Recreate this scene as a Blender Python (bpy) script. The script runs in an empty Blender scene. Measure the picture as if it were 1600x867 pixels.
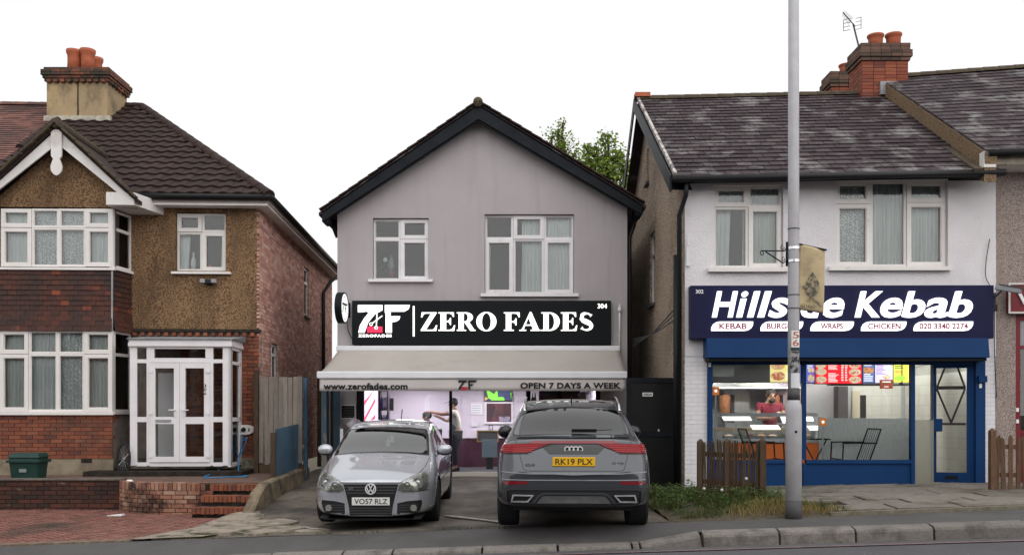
import bpy, bmesh, math, random
from mathutils import Vector, Matrix, Euler, noise as mnoise
from mathutils.geometry import delaunay_2d_cdt
from mathutils.bvhtree import BVHTree
random.seed(7)
R = math.radians
S = bpy.context.scene
COL = S.collection

# ---------------------------------------------------------------- camera
F = 1443.0            # focal length measured in pixels of the 1600 px wide photograph
HOR = 645.0           # horizon row
CAM = Vector((0, 0, 1.65))
cd = bpy.data.cameras.new('camera')
cam = bpy.data.objects.new('camera', cd)
COL.objects.link(cam)
cam.location = CAM
cam.rotation_euler = (R(90), 0, 0)
cd.sensor_width = 36
cd.lens = 36 * F / 1600
cd.shift_y = (HOR - 433.5) / 1600
cd.clip_end = 3000
S.camera = cam

# ---------------------------------------------------------------- sky, sun, exposure
SUN_EL, SUN_AZ = 32, 155      # overcast: the sun only as a broad soft glow behind the camera
W = bpy.data.worlds.new('World')
S.world = W
W.use_nodes = True
nt = W.node_tree
bg = nt.nodes['Background']
sky = nt.nodes.new('ShaderNodeTexSky')
sky.sky_type = 'NISHITA'
sky.sun_disc = False
sky.sun_elevation = R(SUN_EL)
sky.sun_rotation = R(SUN_AZ)
sky.dust_density = 4
hs = nt.nodes.new('ShaderNodeHueSaturation')
hs.inputs['Saturation'].default_value = .12
cloud = nt.nodes.new('ShaderNodeRGB')
cloud.outputs[0].default_value = (6.75, 6.77, 6.82, 1)      # the even cloud layer
mx = nt.nodes.new('ShaderNodeMix')
mx.data_type = 'RGBA'
mx.inputs[0].default_value = .985
nt.links.new(sky.outputs[0], hs.inputs['Color'])
nt.links.new(hs.outputs[0], mx.inputs[6])
cn = nt.nodes.new('ShaderNodeTexNoise')          # faint unevenness of the cloud layer
cn.inputs['Scale'].default_value = 2.2
cn.inputs['Detail'].default_value = 4
cr_ = nt.nodes.new('ShaderNodeMapRange')
cr_.inputs['To Min'].default_value = .9
cr_.inputs['To Max'].default_value = 1.1
cs = nt.nodes.new('ShaderNodeVectorMath')
cs.operation = 'SCALE'
nt.links.new(cn.outputs['Fac'], cr_.inputs['Value'])
nt.links.new(cloud.outputs[0], cs.inputs[0])
nt.links.new(cr_.outputs[0], cs.inputs['Scale'])
nt.links.new(cs.outputs[0], mx.inputs[7])
nt.links.new(mx.outputs[2], bg.inputs['Color'])
bg.inputs['Strength'].default_value = .1
sd = bpy.data.lights.new('sun', 'SUN')
sd.energy = 1.5
sd.angle = R(110)
sd.color = (1, .97, .93)
sun = bpy.data.objects.new('sun', sd)
COL.objects.link(sun)
sun.rotation_euler = (R(90 - SUN_EL), 0, R(25))
S.view_settings.view_transform = 'Standard'
S.view_settings.look = 'None'
S.view_settings.exposure = .6
S.view_settings.gamma = 1
try:
	S.cycles.use_denoising = True
	S.cycles.max_bounces = 8
	S.cycles.transparent_max_bounces = 24
	S.cycles.caustics_reflective = False
	S.cycles.caustics_refractive = False
	S.cycles.sample_clamp_indirect = 4
except Exception:
	pass

# ---------------------------------------------------------------- helpers
ORG = {}

def ray(px, py):
	return Vector(((px - 800) / F, 1, (HOR - py) / F))

def at(px, py, Y):
	"""measured point of the photograph at distance Y"""
	return CAM + ray(px, py) * Y

def frame(x, y, z=0, deg=0, pitch=0):
	return Matrix.Translation((x, y, z)) @ Matrix.Rotation(R(deg), 4, 'Z') @ Matrix.Rotation(R(pitch), 4, 'X')

def on(fr, px, py, v=0.0):
	"""photo pixel -> (u, z) on the plane at depth v of a facade frame"""
	o = fr.translation
	n = fr.to_3x3() @ Vector((0, 1, 0))
	d = ray(px, py)
	t = ((o + n * v) - CAM).dot(n) / d.dot(n)
	p = fr.inverted() @ (CAM + d * t)
	return p.x, p.z

class MB:
	def __init__(s, fr=None):
		s.v, s.f, s.fr = [], [], fr
	def add(s, vs, fs):
		b = len(s.v)
		s.v += [s.fr @ Vector(p) if s.fr else Vector(p) for p in vs]
		s.f += [tuple(b + i for i in q) for q in fs]
		return s
	def box(s, x0, x1, y0, y1, z0, z1):
		if x0 > x1: x0, x1 = x1, x0
		if y0 > y1: y0, y1 = y1, y0
		if z0 > z1: z0, z1 = z1, z0
		return s.add([(x0, y0, z0), (x1, y0, z0), (x1, y1, z0), (x0, y1, z0),
                      (x0, y0, z1), (x1, y0, z1), (x1, y1, z1), (x0, y1, z1)],
                     [(0, 3, 2, 1), (4, 5, 6, 7), (0, 1, 5, 4), (1, 2, 6, 5), (2, 3, 7, 6), (3, 0, 4, 7)])
	def ring(s, x0, x1, z0, z1, w, y0, y1):
		"""rectangular frame in the facade plane"""
		s.box(x0, x0 + w, y0, y1, z0, z1)
		s.box(x1 - w, x1, y0, y1, z0, z1)
		s.box(x0 + w, x1 - w, y0, y1, z0, z0 + w)
		s.box(x0 + w, x1 - w, y0, y1, z1 - w, z1)
		return s
	def quad(s, a, b, c, d):
		return s.add([a, b, c, d], [(0, 1, 2, 3)])
	def prism(s, pts, y0, y1):
		"""convex or simple outline in (x,z), extruded from y0 to y1"""
		n = len(pts)
		tri = cdt([pts])
		vs = [(p[0], y0, p[1]) for p in tri[0]] + [(p[0], y1, p[1]) for p in tri[0]]
		k = len(tri[0])
		fs = [tuple(t) for t in tri[1]] + [tuple(k + i for i in reversed(t)) for t in tri[1]]
		s.add(vs, fs)
		ring = [(p[0], y0, p[1]) for p in pts] + [(p[0], y1, p[1]) for p in pts]
		s.add(ring, [(i, (i + 1) % n, n + (i + 1) % n, n + i) for i in range(n)])
		return s
	def hull8(s, a, b):
		"""two matching 4-point loops joined into a solid"""
		return s.add(list(a) + list(b), [(3, 2, 1, 0), (4, 5, 6, 7)] + [(i, (i + 1) % 4, 4 + (i + 1) % 4, 4 + i) for i in range(4)])
	def bar(s, a, b, w, h=None, up=(0, 0, 1)):
		a, b = Vector(a), Vector(b)
		h = h or w
		d = (b - a).normalized()
		x = d.cross(Vector(up))
		if x.length < 1e-4: x = d.cross(Vector((1, 0, 0)))
		x.normalize()
		y = x.cross(d)
		o = [x * (-w / 2) + y * (-h / 2), x * (w / 2) + y * (-h / 2), x * (w / 2) + y * (h / 2), x * (-w / 2) + y * (h / 2)]
		return s.hull8([a + q for q in o], [b + q for q in o])
	def tube(s, pts, r, n=8, closed=False):
		pts = [Vector(p) for p in pts]
		rs = r if isinstance(r, (list, tuple)) else [r] * len(pts)
		vs, fs = [], []
		m = len(pts)
		ref = None
		for i, p in enumerate(pts):
			if closed:
				d = pts[(i + 1) % m] - pts[i - 1]
			else:
				d = pts[min(i + 1, m - 1)] - pts[max(i - 1, 0)]
			d.normalize()
			if ref is None:
				ref = d.orthogonal().normalized()
			x = ref - d * ref.dot(d)
			if x.length < 1e-5: x = d.orthogonal()
			x.normalize()
			ref = x
			y = d.cross(x)
			for k in range(n):
				a = 2 * math.pi * k / n
				vs.append(p + (x * math.cos(a) + y * math.sin(a)) * rs[i])
		for i in range(m if closed else m - 1):
			j = (i + 1) % m
			for k in range(n):
				fs.append((i * n + k, i * n + (k + 1) % n, j * n + (k + 1) % n, j * n + k))
		if not closed:
			fs.append(tuple(reversed(range(n))))
			fs.append(tuple((m - 1) * n + k for k in range(n)))
		return s.add(vs, fs)
	def lathe(s, prof, c=(0, 0, 0), n=20):
		"""profile [(r,z)] about a vertical axis"""
		vs, fs = [], []
		for r, z in prof:
			for k in range(n):
				a = 2 * math.pi * k / n
				vs.append((c[0] + r * math.cos(a), c[1] + r * math.sin(a), c[2] + z))
		for i in range(len(prof) - 1):
			for k in range(n):
				fs.append((i * n + k, i * n + (k + 1) % n, (i + 1) * n + (k + 1) % n, (i + 1) * n + k))
		fs.append(tuple(reversed(range(n))))
		fs.append(tuple((len(prof) - 1) * n + k for k in range(n)))
		return s.add(vs, fs)
	def disc(s, cx, cz, r, y0, y1, n=28, rz=None):
		rz = rz or r
		pts = [(cx + r * math.cos(2 * math.pi * k / n), cz + rz * math.sin(2 * math.pi * k / n)) for k in range(n)]
		vs = [(p[0], y0, p[1]) for p in pts] + [(p[0], y1, p[1]) for p in pts]
		return s.add(vs, [tuple(range(n)), tuple(reversed(range(n, 2 * n)))] + [(i, (i + 1) % n, n + (i + 1) % n, n + i) for i in range(n)])
	def annulus(s, cx, cz, r0, r1, y0, y1, n=32, rz=1.0):
		vs = []
		for rr in (r0, r1):
			for y in (y0, y1):
				vs += [(cx + rr * math.cos(2 * math.pi * k / n), y, cz + rz * rr * math.sin(2 * math.pi * k / n)) for k in range(n)]
		fs = []
		for k in range(n):
			j = (k + 1) % n
			fs += [(k, j, 2 * n + j, 2 * n + k), (n + k, 3 * n + k, 3 * n + j, n + j), (2 * n + k, 2 * n + j, 3 * n + j, 3 * n + k), (k, n + k, n + j, j)]
		return s.add(vs, fs)
	def ball(s, c, r, n=12, m=8, sc=(1, 1, 1)):
		vs, fs = [], []
		for i in range(m + 1):
			th = math.pi * i / m
			for k in range(n):
				a = 2 * math.pi * k / n
				vs.append((c[0] + r * sc[0] * math.sin(th) * math.cos(a), c[1] + r * sc[1] * math.sin(th) * math.sin(a), c[2] + r * sc[2] * math.cos(th)))
		for i in range(m):
			for k in range(n):
				fs.append((i * n + k, (i + 1) * n + k, (i + 1) * n + (k + 1) % n, i * n + (k + 1) % n))
		return s.add(vs, fs)
	def grid(s, fn, nu, nv):
		vs = [fn(i / nu, j / nv) for j in range(nv + 1) for i in range(nu + 1)]
		return s.add(vs, [(j * (nu + 1) + i, j * (nu + 1) + i + 1, (j + 1) * (nu + 1) + i + 1, (j + 1) * (nu + 1) + i) for j in range(nv) for i in range(nu)])

def inside(p, poly):
	c = False
	n = len(poly)
	for i in range(n):
		a, b = poly[i], poly[i - 1]
		if (a[1] > p[1]) != (b[1] > p[1]) and p[0] < (b[0] - a[0]) * (p[1] - a[1]) / (b[1] - a[1]) + a[0]:
			c = not c
	return c

def cdt(loops, extra=()):
	"""triangulate loops[0] minus the other loops, optionally with inner points"""
	vs, es = [], []
	for lp in loops:
		b = len(vs)
		vs += [Vector((p[0], p[1])) for p in lp]
		es += [(b + i, b + (i + 1) % len(lp)) for i in range(len(lp))]
	vs += [Vector((p[0], p[1])) for p in extra]
	ov, oe, of, *_ = delaunay_2d_cdt(vs, es, [], 0, 1e-6)
	fs = []
	for t in of:
		c = sum((ov[i] for i in t), Vector((0, 0))) / len(t)
		if inside(c, loops[0]) and not any(inside(c, h) for h in loops[1:]):
			a, b, d = ov[t[0]], ov[t[1]], ov[t[2]]
			if abs((b - a).cross(d - a)) < 1e-10: continue
			fs.append(tuple(t) if (b - a).cross(d - a) > 0 else tuple(reversed(t)))
	return [tuple(p) for p in ov], fs

def meshof(mb, name, mat, org=Vector((0, 0, 0)), smooth=False):
	me = bpy.data.meshes.new(name)
	me.from_pydata([p - org for p in mb.v], [], mb.f)
	if mat: me.materials.append(mat)
	if smooth:
		me.polygons.foreach_set('use_smooth', [True] * len(me.polygons))
	me.update()
	return me

def props(o, label=None, cat=None, group=None, kind=None):
	if label: o['label'] = label
	if cat: o['category'] = cat
	if group: o['group'] = group
	if kind: o['kind'] = kind
	return o

def thing(name, label, cat, org, group=None):
	o = bpy.data.objects.new(name, None)
	COL.objects.link(o)
	o.location = org
	o.empty_display_size = .2
	ORG[o.name] = Vector(org)
	return props(o, label, cat, group)

def part(name, mb, mat, parent, smooth=False, label=None, kind=None, bevel=0):
	org = ORG[parent.name]
	o = bpy.data.objects.new(name, meshof(mb, name, mat, org, smooth))
	COL.objects.link(o)
	o.parent = parent
	ORG[o.name] = org
	if label: o['label'] = label
	if kind: o['kind'] = kind
	if bevel:
		m = o.modifiers.new('bevel', 'BEVEL')
		m.width = bevel
		m.segments = 2
		m.limit_method = 'ANGLE'
		m.angle_limit = R(40)
	return o

def solo(name, mb, mat, label=None, cat=None, group=None, kind=None, smooth=False, org=None, bevel=0):
	"""a thing (or a piece of the setting) that is one mesh"""
	if org is None:
		n = len(mb.v)
		org = Vector((sum(p.x for p in mb.v) / n, sum(p.y for p in mb.v) / n, min(p.z for p in mb.v)))
	org = Vector(org)
	o = bpy.data.objects.new(name, meshof(mb, name, mat, org, smooth))
	COL.objects.link(o)
	o.location = org
	ORG[o.name] = org
	if bevel:
		m = o.modifiers.new('bevel', 'BEVEL')
		m.width = bevel
		m.segments = 2
		m.limit_method = 'ANGLE'
	return props(o, label, cat, group, kind)

def pieces(name, items, unit, mat, parent, limit=300, rest=None, label=None):
	"""alike pieces: world matrices `items` of the unit mesh builder `unit`; the largest in view are parts, the rest one part"""
	org = ORG[parent.name]
	me = meshof(unit, name, mat)
	def key(m):
		sx, sy, sz = m.to_scale()
		d = (m.translation - CAM)
		p = d.y and (800 + d.x / d.y * F, HOR - d.z / d.y * F)
		out = 0 if (-10 < p[0] < 1610 and -10 < p[1] < 877) else 1e6
		return out + d.length
	items = sorted(items, key=key)
	for m in items[:limit]:
		o = bpy.data.objects.new(name, me)
		COL.objects.link(o)
		o.parent = parent
		mm = m.copy()
		mm.translation = m.translation - org
		o.matrix_local = mm
		ORG[o.name] = m.translation.copy()
	if items[limit:]:
		mb = MB()
		for m in items[limit:]:
			mb.add([m @ p for p in unit.v], unit.f)
		part(rest or name + 's_beyond', mb, mat, parent, kind='stuff')

def trs(loc, rot3=None, sc=(1, 1, 1)):
	m = (rot3.to_4x4() if rot3 else Matrix.Identity(4)) @ Matrix.Diagonal((*sc, 1))
	m.translation = loc
	return m

def unitbox(ch=0.0):
	m = MB()
	m.box(-.5, .5, -.5, .5, -.5, .5)
	return m

def bricks(fr, rects, L=.215, H=.065, J=.011, v=0.0, proud=.012, depth=.05, rnd=None):
	"""running-bond bricks on the facade plane v of frame fr, filling rectangles (u0,u1,z0,z1)"""
	rnd = rnd or random
	out = []
	r3 = fr.to_3x3()
	zs0 = min(r[2] for r in rects)
	for (u0, u1, z0, z1) in rects:
		n0 = int(math.floor((z0 - zs0) / (H + J) + .001))
		row = n0
		while True:
			z = zs0 + row * (H + J)
			za, zb = max(z, z0), min(z + H, z1)
			if z >= z1: break
			if zb - za > .012:
				off = (row % 2) * (L + J) / 2
				k = math.floor((u0 - off) / (L + J)) - 1
				while True:
					a = off + k * (L + J)
					if a > u1: break
					ua, ub = max(a, u0), min(a + L, u1)
					if ub - ua > .02:
						j = rnd.uniform(-.003, .003)
						p = fr @ Vector(((ua + ub) / 2, v - proud - j + depth / 2, (za + zb) / 2))
						out.append(trs(p, r3 @ Matrix.Rotation(rnd.uniform(-.008, .008), 3, 'Y'), (ub - ua, depth, zb - za)))
					k += 1
			row += 1
	return out

def minus(rects, hole):
	"""subtract a rectangle from rectangles"""
	out = []
	a0, a1, c0, c1 = hole
	for (u0, u1, z0, z1) in rects:
		if a1 <= u0 or a0 >= u1 or c1 <= z0 or c0 >= z1:
			out.append((u0, u1, z0, z1)); continue
		if c0 > z0: out.append((u0, u1, z0, c0))
		if c1 < z1: out.append((u0, u1, c1, z1))
		m0, m1 = max(z0, c0), min(z1, c1)
		if a0 > u0: out.append((u0, a0, m0, m1))
		if a1 < u1: out.append((a1, u1, m0, m1))
	return out

def wallpanel(mb, outline, holes, v=0.0, reveal=.14):
	hl = [[(a, c), (b, c), (b, d), (a, d)] for a, b, c, d in holes]
	vs, fs = cdt([outline] + hl)
	mb.add([(p[0], v, p[1]) for p in vs], fs)
	for h in hl:
		for i in range(4):
			p, q = h[i], h[(i + 1) % 4]
			mb.quad((p[0], v, p[1]), (q[0], v, q[1]), (q[0], v + reveal, q[1]), (p[0], v + reveal, p[1]))
	return mb

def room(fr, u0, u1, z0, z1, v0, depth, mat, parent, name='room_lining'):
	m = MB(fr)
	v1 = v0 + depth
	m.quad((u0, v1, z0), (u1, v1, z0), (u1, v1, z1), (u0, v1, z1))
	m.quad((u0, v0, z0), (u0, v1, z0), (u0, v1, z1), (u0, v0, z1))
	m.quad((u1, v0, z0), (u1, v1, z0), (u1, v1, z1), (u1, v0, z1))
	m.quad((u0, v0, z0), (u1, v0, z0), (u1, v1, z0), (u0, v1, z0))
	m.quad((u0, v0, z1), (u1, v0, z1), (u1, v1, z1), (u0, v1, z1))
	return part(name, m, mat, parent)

# ---------------------------------------------------------------- lettering
def text_tris(s, bold=0.0, shear=0.0, spacing=1.0):
	"""outline text -> flat triangles in (x,z), normalised to its own bounding box later"""
	c = bpy.data.curves.new('lettering', 'FONT')
	c.body = s
	c.offset = bold
	c.shear = shear
	c.space_character = spacing
	c.resolution_u = 4
	o = bpy.data.objects.new('lettering', c)
	COL.objects.link(o)
	dg = bpy.context.evaluated_depsgraph_get()
	me = bpy.data.meshes.new_from_object(o.evaluated_get(dg))
	vs = [(p.co.x, p.co.y) for p in me.vertices]
	fs = [tuple(p.vertices) for p in me.polygons]
	bpy.data.objects.remove(o)
	bpy.data.curves.remove(c)
	bpy.data.meshes.remove(me)
	return vs, fs

def put_flat(mb, vs, fs, x0, x1, z0, z1, y, depth=0.0, bbox=None):
	"""scale flat triangles into the box (x0..x1, z0..z1) at plane y, optionally with depth"""
	a0, a1, c0, c1 = bbox or (min(p[0] for p in vs), max(p[0] for p in vs), min(p[1] for p in vs), max(p[1] for p in vs))
	q = [(x0 + (p[0] - a0) / (a1 - a0) * (x1 - x0), z0 + (p[1] - c0) / (c1 - c0) * (z1 - z0)) for p in vs]
	ed = {}
	out = []
	for f in fs:
		pa = [q[i] for i in f]
		ar = sum(pa[i - 1][0] * pa[i][1] - pa[i][0] * pa[i - 1][1] for i in range(len(pa)))
		out.append(f if ar > 0 else tuple(reversed(f)))
	mb.add([(p[0], y, p[1]) for p in q], out)
	if depth:
		for f in out:
			for i in range(len(f)):
				a, b = f[i - 1], f[i]
				k = (min(a, b), max(a, b))
				ed[k] = ed.get(k, []) + [(a, b)]
		for k, l in ed.items():
			if len(l) == 1:
				a, b = l[0]
				mb.quad((q[a][0], y, q[a][1]), (q[a][0], y + depth, q[a][1]), (q[b][0], y + depth, q[b][1]), (q[b][0], y, q[b][1]))
	return mb

def text_on(mb, s, x0, x1, z0, z1, y, depth=0.0, bold=0.0, shear=0.0, spacing=1.0):
	vs, fs = text_tris(s, bold, shear, spacing)
	return put_flat(mb, vs, fs, x0, x1, z0, z1, y, depth)

def shape_tris(loops):
	"""outline loops, inner loops are holes"""
	outer = [loops[0]]
	return cdt(loops)
# ---------------------------------------------------------------- materials
def M(name, col, rough=.7, metal=0.0, col2=None, ns=5.0, lo=.35, hi=.65, stretch=(1, 1, 1), bump=0.0, bs=60.0, vor=False,
      pal=None, isl=0.0, dirt=None, ds=.8, dlo=.5, dhi=.75, dst=(1, 1, 1), spec=.3, coat=0.0, emit=None, es=0.0, flake=0.0):
	m = bpy.data.materials.new(name)
	m.use_nodes = True
	t = m.node_tree
	N, L = t.nodes, t.links
	b = N['Principled BSDF']
	b.inputs['Roughness'].default_value = rough
	b.inputs['Metallic'].default_value = metal
	b.inputs['Specular IOR Level'].default_value = spec
	if coat:
		b.inputs['Coat Weight'].default_value = coat
		b.inputs['Coat Roughness'].default_value = .04
	geo = N.new('ShaderNodeNewGeometry')
	def nz(scale, st, detail=6, rough_=.6):
		mp = N.new('ShaderNodeMapping')
		mp.inputs['Scale'].default_value = st
		L.new(geo.outputs['Position'], mp.inputs['Vector'])
		n = N.new('ShaderNodeTexNoise')
		n.inputs['Scale'].default_value = scale
		n.inputs['Detail'].default_value = detail
		n.inputs['Roughness'].default_value = rough_
		L.new(mp.outputs[0], n.inputs['Vector'])
		return n
	def ramp(src, a, c):
		r = N.new('ShaderNodeMapRange')
		r.inputs['From Min'].default_value = a
		r.inputs['From Max'].default_value = c
		L.new(src, r.inputs['Value'])
		return r.outputs[0]
	def mixc(fac, a, c, mode='MIX'):
		x = N.new('ShaderNodeMix')
		x.data_type = 'RGBA'
		x.blend_type = mode
		if hasattr(fac, 'is_output'): L.new(fac, x.inputs[0])
		else: x.inputs[0].default_value = fac
		for k, q in ((6, a), (7, c)):
			if hasattr(q, 'is_output'): L.new(q, x.inputs[k])
			else: x.inputs[k].default_value = (*q, 1)
		return x.outputs[2]
	def rnd():
		oi = N.new('ShaderNodeObjectInfo')
		a = N.new('ShaderNodeMath'); a.operation = 'ADD'
		L.new(oi.outputs['Random'], a.inputs[0]); L.new(geo.outputs['Random Per Island'], a.inputs[1])
		f = N.new('ShaderNodeMath'); f.operation = 'FRACT'
		L.new(a.outputs[0], f.inputs[0])
		return f.outputs[0]
	c = tuple(col)
	if pal:
		cr = N.new('ShaderNodeValToRGB')
		cr.color_ramp.interpolation = 'LINEAR'
		els = cr.color_ramp.elements
		els[0].position = 0; els[0].color = (*pal[0], 1)
		els[1].position = 1; els[1].color = (*pal[-1], 1)
		for i, q in enumerate(pal[1:-1]):
			e = els.new((i + 1) / (len(pal) - 1)); e.color = (*q, 1)
		L.new(rnd(), cr.inputs[0])
		c = cr.outputs[0]
	if col2:
		n = nz(ns, stretch)
		c = mixc(ramp(n.outputs['Fac'], lo, hi), c, col2)
	if isl:
		a = N.new('ShaderNodeMapRange')
		a.inputs['To Min'].default_value = 1 - isl
		a.inputs['To Max'].default_value = 1 + isl
		L.new(rnd(), a.inputs['Value'])
		x = N.new('ShaderNodeVectorMath'); x.operation = 'SCALE'
		if hasattr(c, 'is_output'): L.new(c, x.inputs[0])
		else: x.inputs[0].default_value = c
		L.new(a.outputs[0], x.inputs['Scale'])
		c = x.outputs[0]
	if dirt:
		n = nz(ds, dst, 8, .65)
		c = mixc(ramp(n.outputs['Fac'], dlo, dhi), c, dirt)
	if hasattr(c, 'is_output'): L.new(c, b.inputs['Base Color'])
	else: b.inputs['Base Color'].default_value = (*c, 1)
	if bump:
		if vor:
			n = N.new('ShaderNodeTexVoronoi')
			n.inputs['Scale'].default_value = bs
			L.new(geo.outputs['Position'], n.inputs['Vector'])
			h = n.outputs['Distance']
		else:
			h = nz(bs, (1, 1, 1), 4).outputs['Fac']
		bp = N.new('ShaderNodeBump')
		bp.inputs['Strength'].default_value = bump
		bp.inputs['Distance'].default_value = .02
		L.new(h, bp.inputs['Height'])
		L.new(bp.outputs[0], b.inputs['Normal'])
	if emit:
		b.inputs['Emission Color'].default_value = (*emit, 1)
		b.inputs['Emission Strength'].default_value = es
	return m

def glass(name, tint=(.8, .85, .85), ior=1.6, gain=1.0, rough=0.0, extra=0.0):
	m = bpy.data.materials.new(name)
	m.use_nodes = True
	t = m.node_tree
	N, L = t.nodes, t.links
	N.remove(N['Principled BSDF'])
	tr = N.new('ShaderNodeBsdfTransparent'); tr.inputs[0].default_value = (*tint, 1)
	gl = N.new('ShaderNodeBsdfGlossy'); gl.inputs['Roughness'].default_value = rough
	fr = N.new('ShaderNodeFresnel'); fr.inputs[0].default_value = ior
	mu = N.new('ShaderNodeMath'); mu.operation = 'MULTIPLY_ADD'
	mu.inputs[1].default_value = gain; mu.inputs[2].default_value = extra
	mu.use_clamp = True
	geo = N.new('ShaderNodeNewGeometry')
	nzt = N.new('ShaderNodeTexNoise'); nzt.inputs['Scale'].default_value = 1.7
	L.new(geo.outputs['Position'], nzt.inputs['Vector'])
	bp = N.new('ShaderNodeBump'); bp.inputs['Strength'].default_value = .04; bp.inputs['Distance'].default_value = .05
	L.new(nzt.outputs['Fac'], bp.inputs['Height'])
	L.new(bp.outputs[0], gl.inputs['Normal'])
	mx_ = N.new('ShaderNodeMixShader')
	L.new(fr.outputs[0], mu.inputs[0]); L.new(mu.outputs[0], mx_.inputs[0])
	L.new(tr.outputs[0], mx_.inputs[1]); L.new(gl.outputs[0], mx_.inputs[2])
	L.new(mx_.outputs[0], N['Material Output'].inputs['Surface'])
	return m

def sheer(name, col, alpha):
	"""thin net: part of the light passes"""
	m = bpy.data.materials.new(name)
	m.use_nodes = True
	t = m.node_tree
	b = t.nodes['Principled BSDF']
	b.inputs['Base Color'].default_value = (*col, 1)
	b.inputs['Roughness'].default_value = .9
	b.inputs['Alpha'].default_value = alpha
	return m

m_asphalt = M('pavement_asphalt', (.085, .08, .082), .85, col2=(.13, .124, .125), ns=110, lo=.4, hi=.7, bump=.5, bs=220, dirt=(.065, .062, .06), ds=.8, dlo=.42, dhi=.7)
m_road = M('road_asphalt', (.08, .077, .083), .8, col2=(.11, .107, .114), ns=90, bump=.4, bs=260, dirt=(.07, .068, .072), ds=.6)
m_pinkline = M('faded_line', (.24, .15, .15), .85, col2=(.12, .10, .105), ns=14, lo=.4, hi=.62)
m_kerb = M('kerb_granite', (.16, .145, .132), .8, col2=(.22, .2, .182), ns=30, isl=.12, bump=.4, bs=90, dirt=(.085, .075, .065), ds=3.2, dlo=.5, dhi=.68)
m_concrete = M('old_concrete', (.115, .098, .08), .75, col2=(.18, .157, .128), ns=2.5, bump=.35, bs=70, dirt=(.04, .034, .028), ds=.75, dlo=.42, dhi=.62)
m_conc_light = M('broken_concrete', (.34, .295, .24), .85, col2=(.23, .195, .155), ns=5, bump=.5, bs=60, dirt=(.09, .085, .055), ds=3.4, dlo=.5, dhi=.62)
m_slab = M('paving_slab', (.165, .143, .125), .8, col2=(.215, .192, .168), ns=7, isl=.13, bump=.25, bs=120, dirt=(.08, .072, .052), ds=1.7, dlo=.48, dhi=.66)
m_soil = M('soil', (.06, .048, .032), .95, col2=(.11, .09, .06), ns=14, bump=.8, bs=50)
m_joint = M('dark_joint', (.025, .022, .019), .95, col2=(.045, .042, .028), ns=20, spec=.1)
m_paver = M('drive_paver', (.2, .1, .08), .75, pal=[(.2, .085, .07), (.29, .135, .11), (.16, .072, .06), (.26, .115, .09), (.2, .105, .09)], bump=.3, bs=120, dirt=(.07, .055, .042), ds=.6, dlo=.52, dhi=.68)
m_brick = M('red_brick', (.3, .1, .05), .82, pal=[(.22, .068, .038), (.27, .088, .046), (.17, .054, .034), (.24, .078, .041), (.12, .045, .035), (.26, .098, .054)], bump=.4, bs=110, dirt=(.08, .045, .035), ds=1.6, dlo=.55, dhi=.75)
m_sidebrick = M('weathered_brick', (.3, .13, .1), .85, pal=[(.5, .25, .2), (.64, .36, .3), (.42, .2, .165), (.7, .47, .4), (.55, .27, .22), (.34, .18, .15)], bump=.4, bs=110, dirt=(.4, .3, .26), ds=1.1, dlo=.58, dhi=.8)
m_darkbrick = M('damp_brick', (.15, .06, .045), .8, pal=[(.045, .022, .017), (.07, .027, .019), (.032, .02, .017), (.1, .036, .023), (.028, .019, .017), (.06, .028, .02)], bump=.4, bs=110, dirt=(.26, .2, .14), ds=3.2, dlo=.62, dhi=.74, dst=(1, 1, 2.5))
m_palebrick = M('pale_brick', (.34, .2, .15), .85, pal=[(.38, .22, .155), (.27, .105, .065), (.43, .29, .215), (.2, .075, .05), (.33, .16, .105), (.1, .05, .04)], bump=.4, bs=110, dirt=(.05, .03, .025), ds=2.2, dlo=.48, dhi=.62)
m_mortar = M('mortar', (.17, .145, .125), .95, col2=(.24, .205, .18), ns=9, bump=.4, bs=90)
m_mortar_dark = M('dark_mortar', (.022, .019, .017), .95, col2=(.045, .038, .032), ns=9, bump=.4, bs=90, spec=.1)
m_roughcast = M('tan_roughcast', (.37, .232, .125), .95, col2=(.13, .07, .038), ns=36, lo=.46, hi=.56, bump=1.0, bs=75, vor=True, dirt=(.095, .055, .032), ds=1.3, dlo=.46, dhi=.72, dst=(1, 1, .4))
m_pebble = M('pebbledash', (.58, .465, .36), .95, col2=(.17, .125, .09), ns=30, lo=.42, hi=.6, bump=1.0, bs=60, vor=True, dirt=(.17, .135, .105), ds=.8, dlo=.5, dhi=.8)
m_pebble_pink = M('pink_pebbledash', (.62, .51, .46), .95, col2=(.23, .18, .165), ns=75, lo=.45, hi=.58, bump=1.0, bs=110, vor=True)
m_greyrender = M('grey_painted_render', (.42, .385, .4), .88, col2=(.395, .36, .372), ns=1.3, bump=.2, bs=35, dirt=(.35, .318, .325), ds=2.2, dlo=.52, dhi=.85, dst=(2.2, 2.2, .16))
m_whiterender = M('white_painted_roughcast', (.74, .71, .73), .9, col2=(.68, .65, .67), ns=2, bump=.75, bs=38, dirt=(.52, .49, .48), ds=1.0, dlo=.6, dhi=.9, dst=(1, 1, .35))
m_whitebrick = M('white_painted_brick', (.72, .7, .73), .8, isl=.03, bump=.2, bs=60, dirt=(.5, .46, .42), ds=1.8, dlo=.62, dhi=.85)
m_upvc = M('white_upvc', (.76, .73, .71), .35, col2=(.7, .665, .64), ns=3, dirt=(.5, .45, .4), ds=3.5, dlo=.62, dhi=.85)
m_upvc_cool = M('cool_white_upvc', (.76, .735, .755), .35, col2=(.69, .665, .685), ns=3, dirt=(.45, .42, .4), ds=2.2, dlo=.62, dhi=.85, dst=(1, 1, .4))
m_whitepaint = M('white_timber_paint', (.74, .72, .71), .55, col2=(.66, .63, .6), ns=3, dirt=(.42, .38, .33), ds=2.6, dlo=.58, dhi=.8)
m_blackpaint = M('black_paint', (.009, .011, .015), .5, col2=(.014, .017, .021), ns=4, bump=.1, bs=40, spec=.1)
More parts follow.
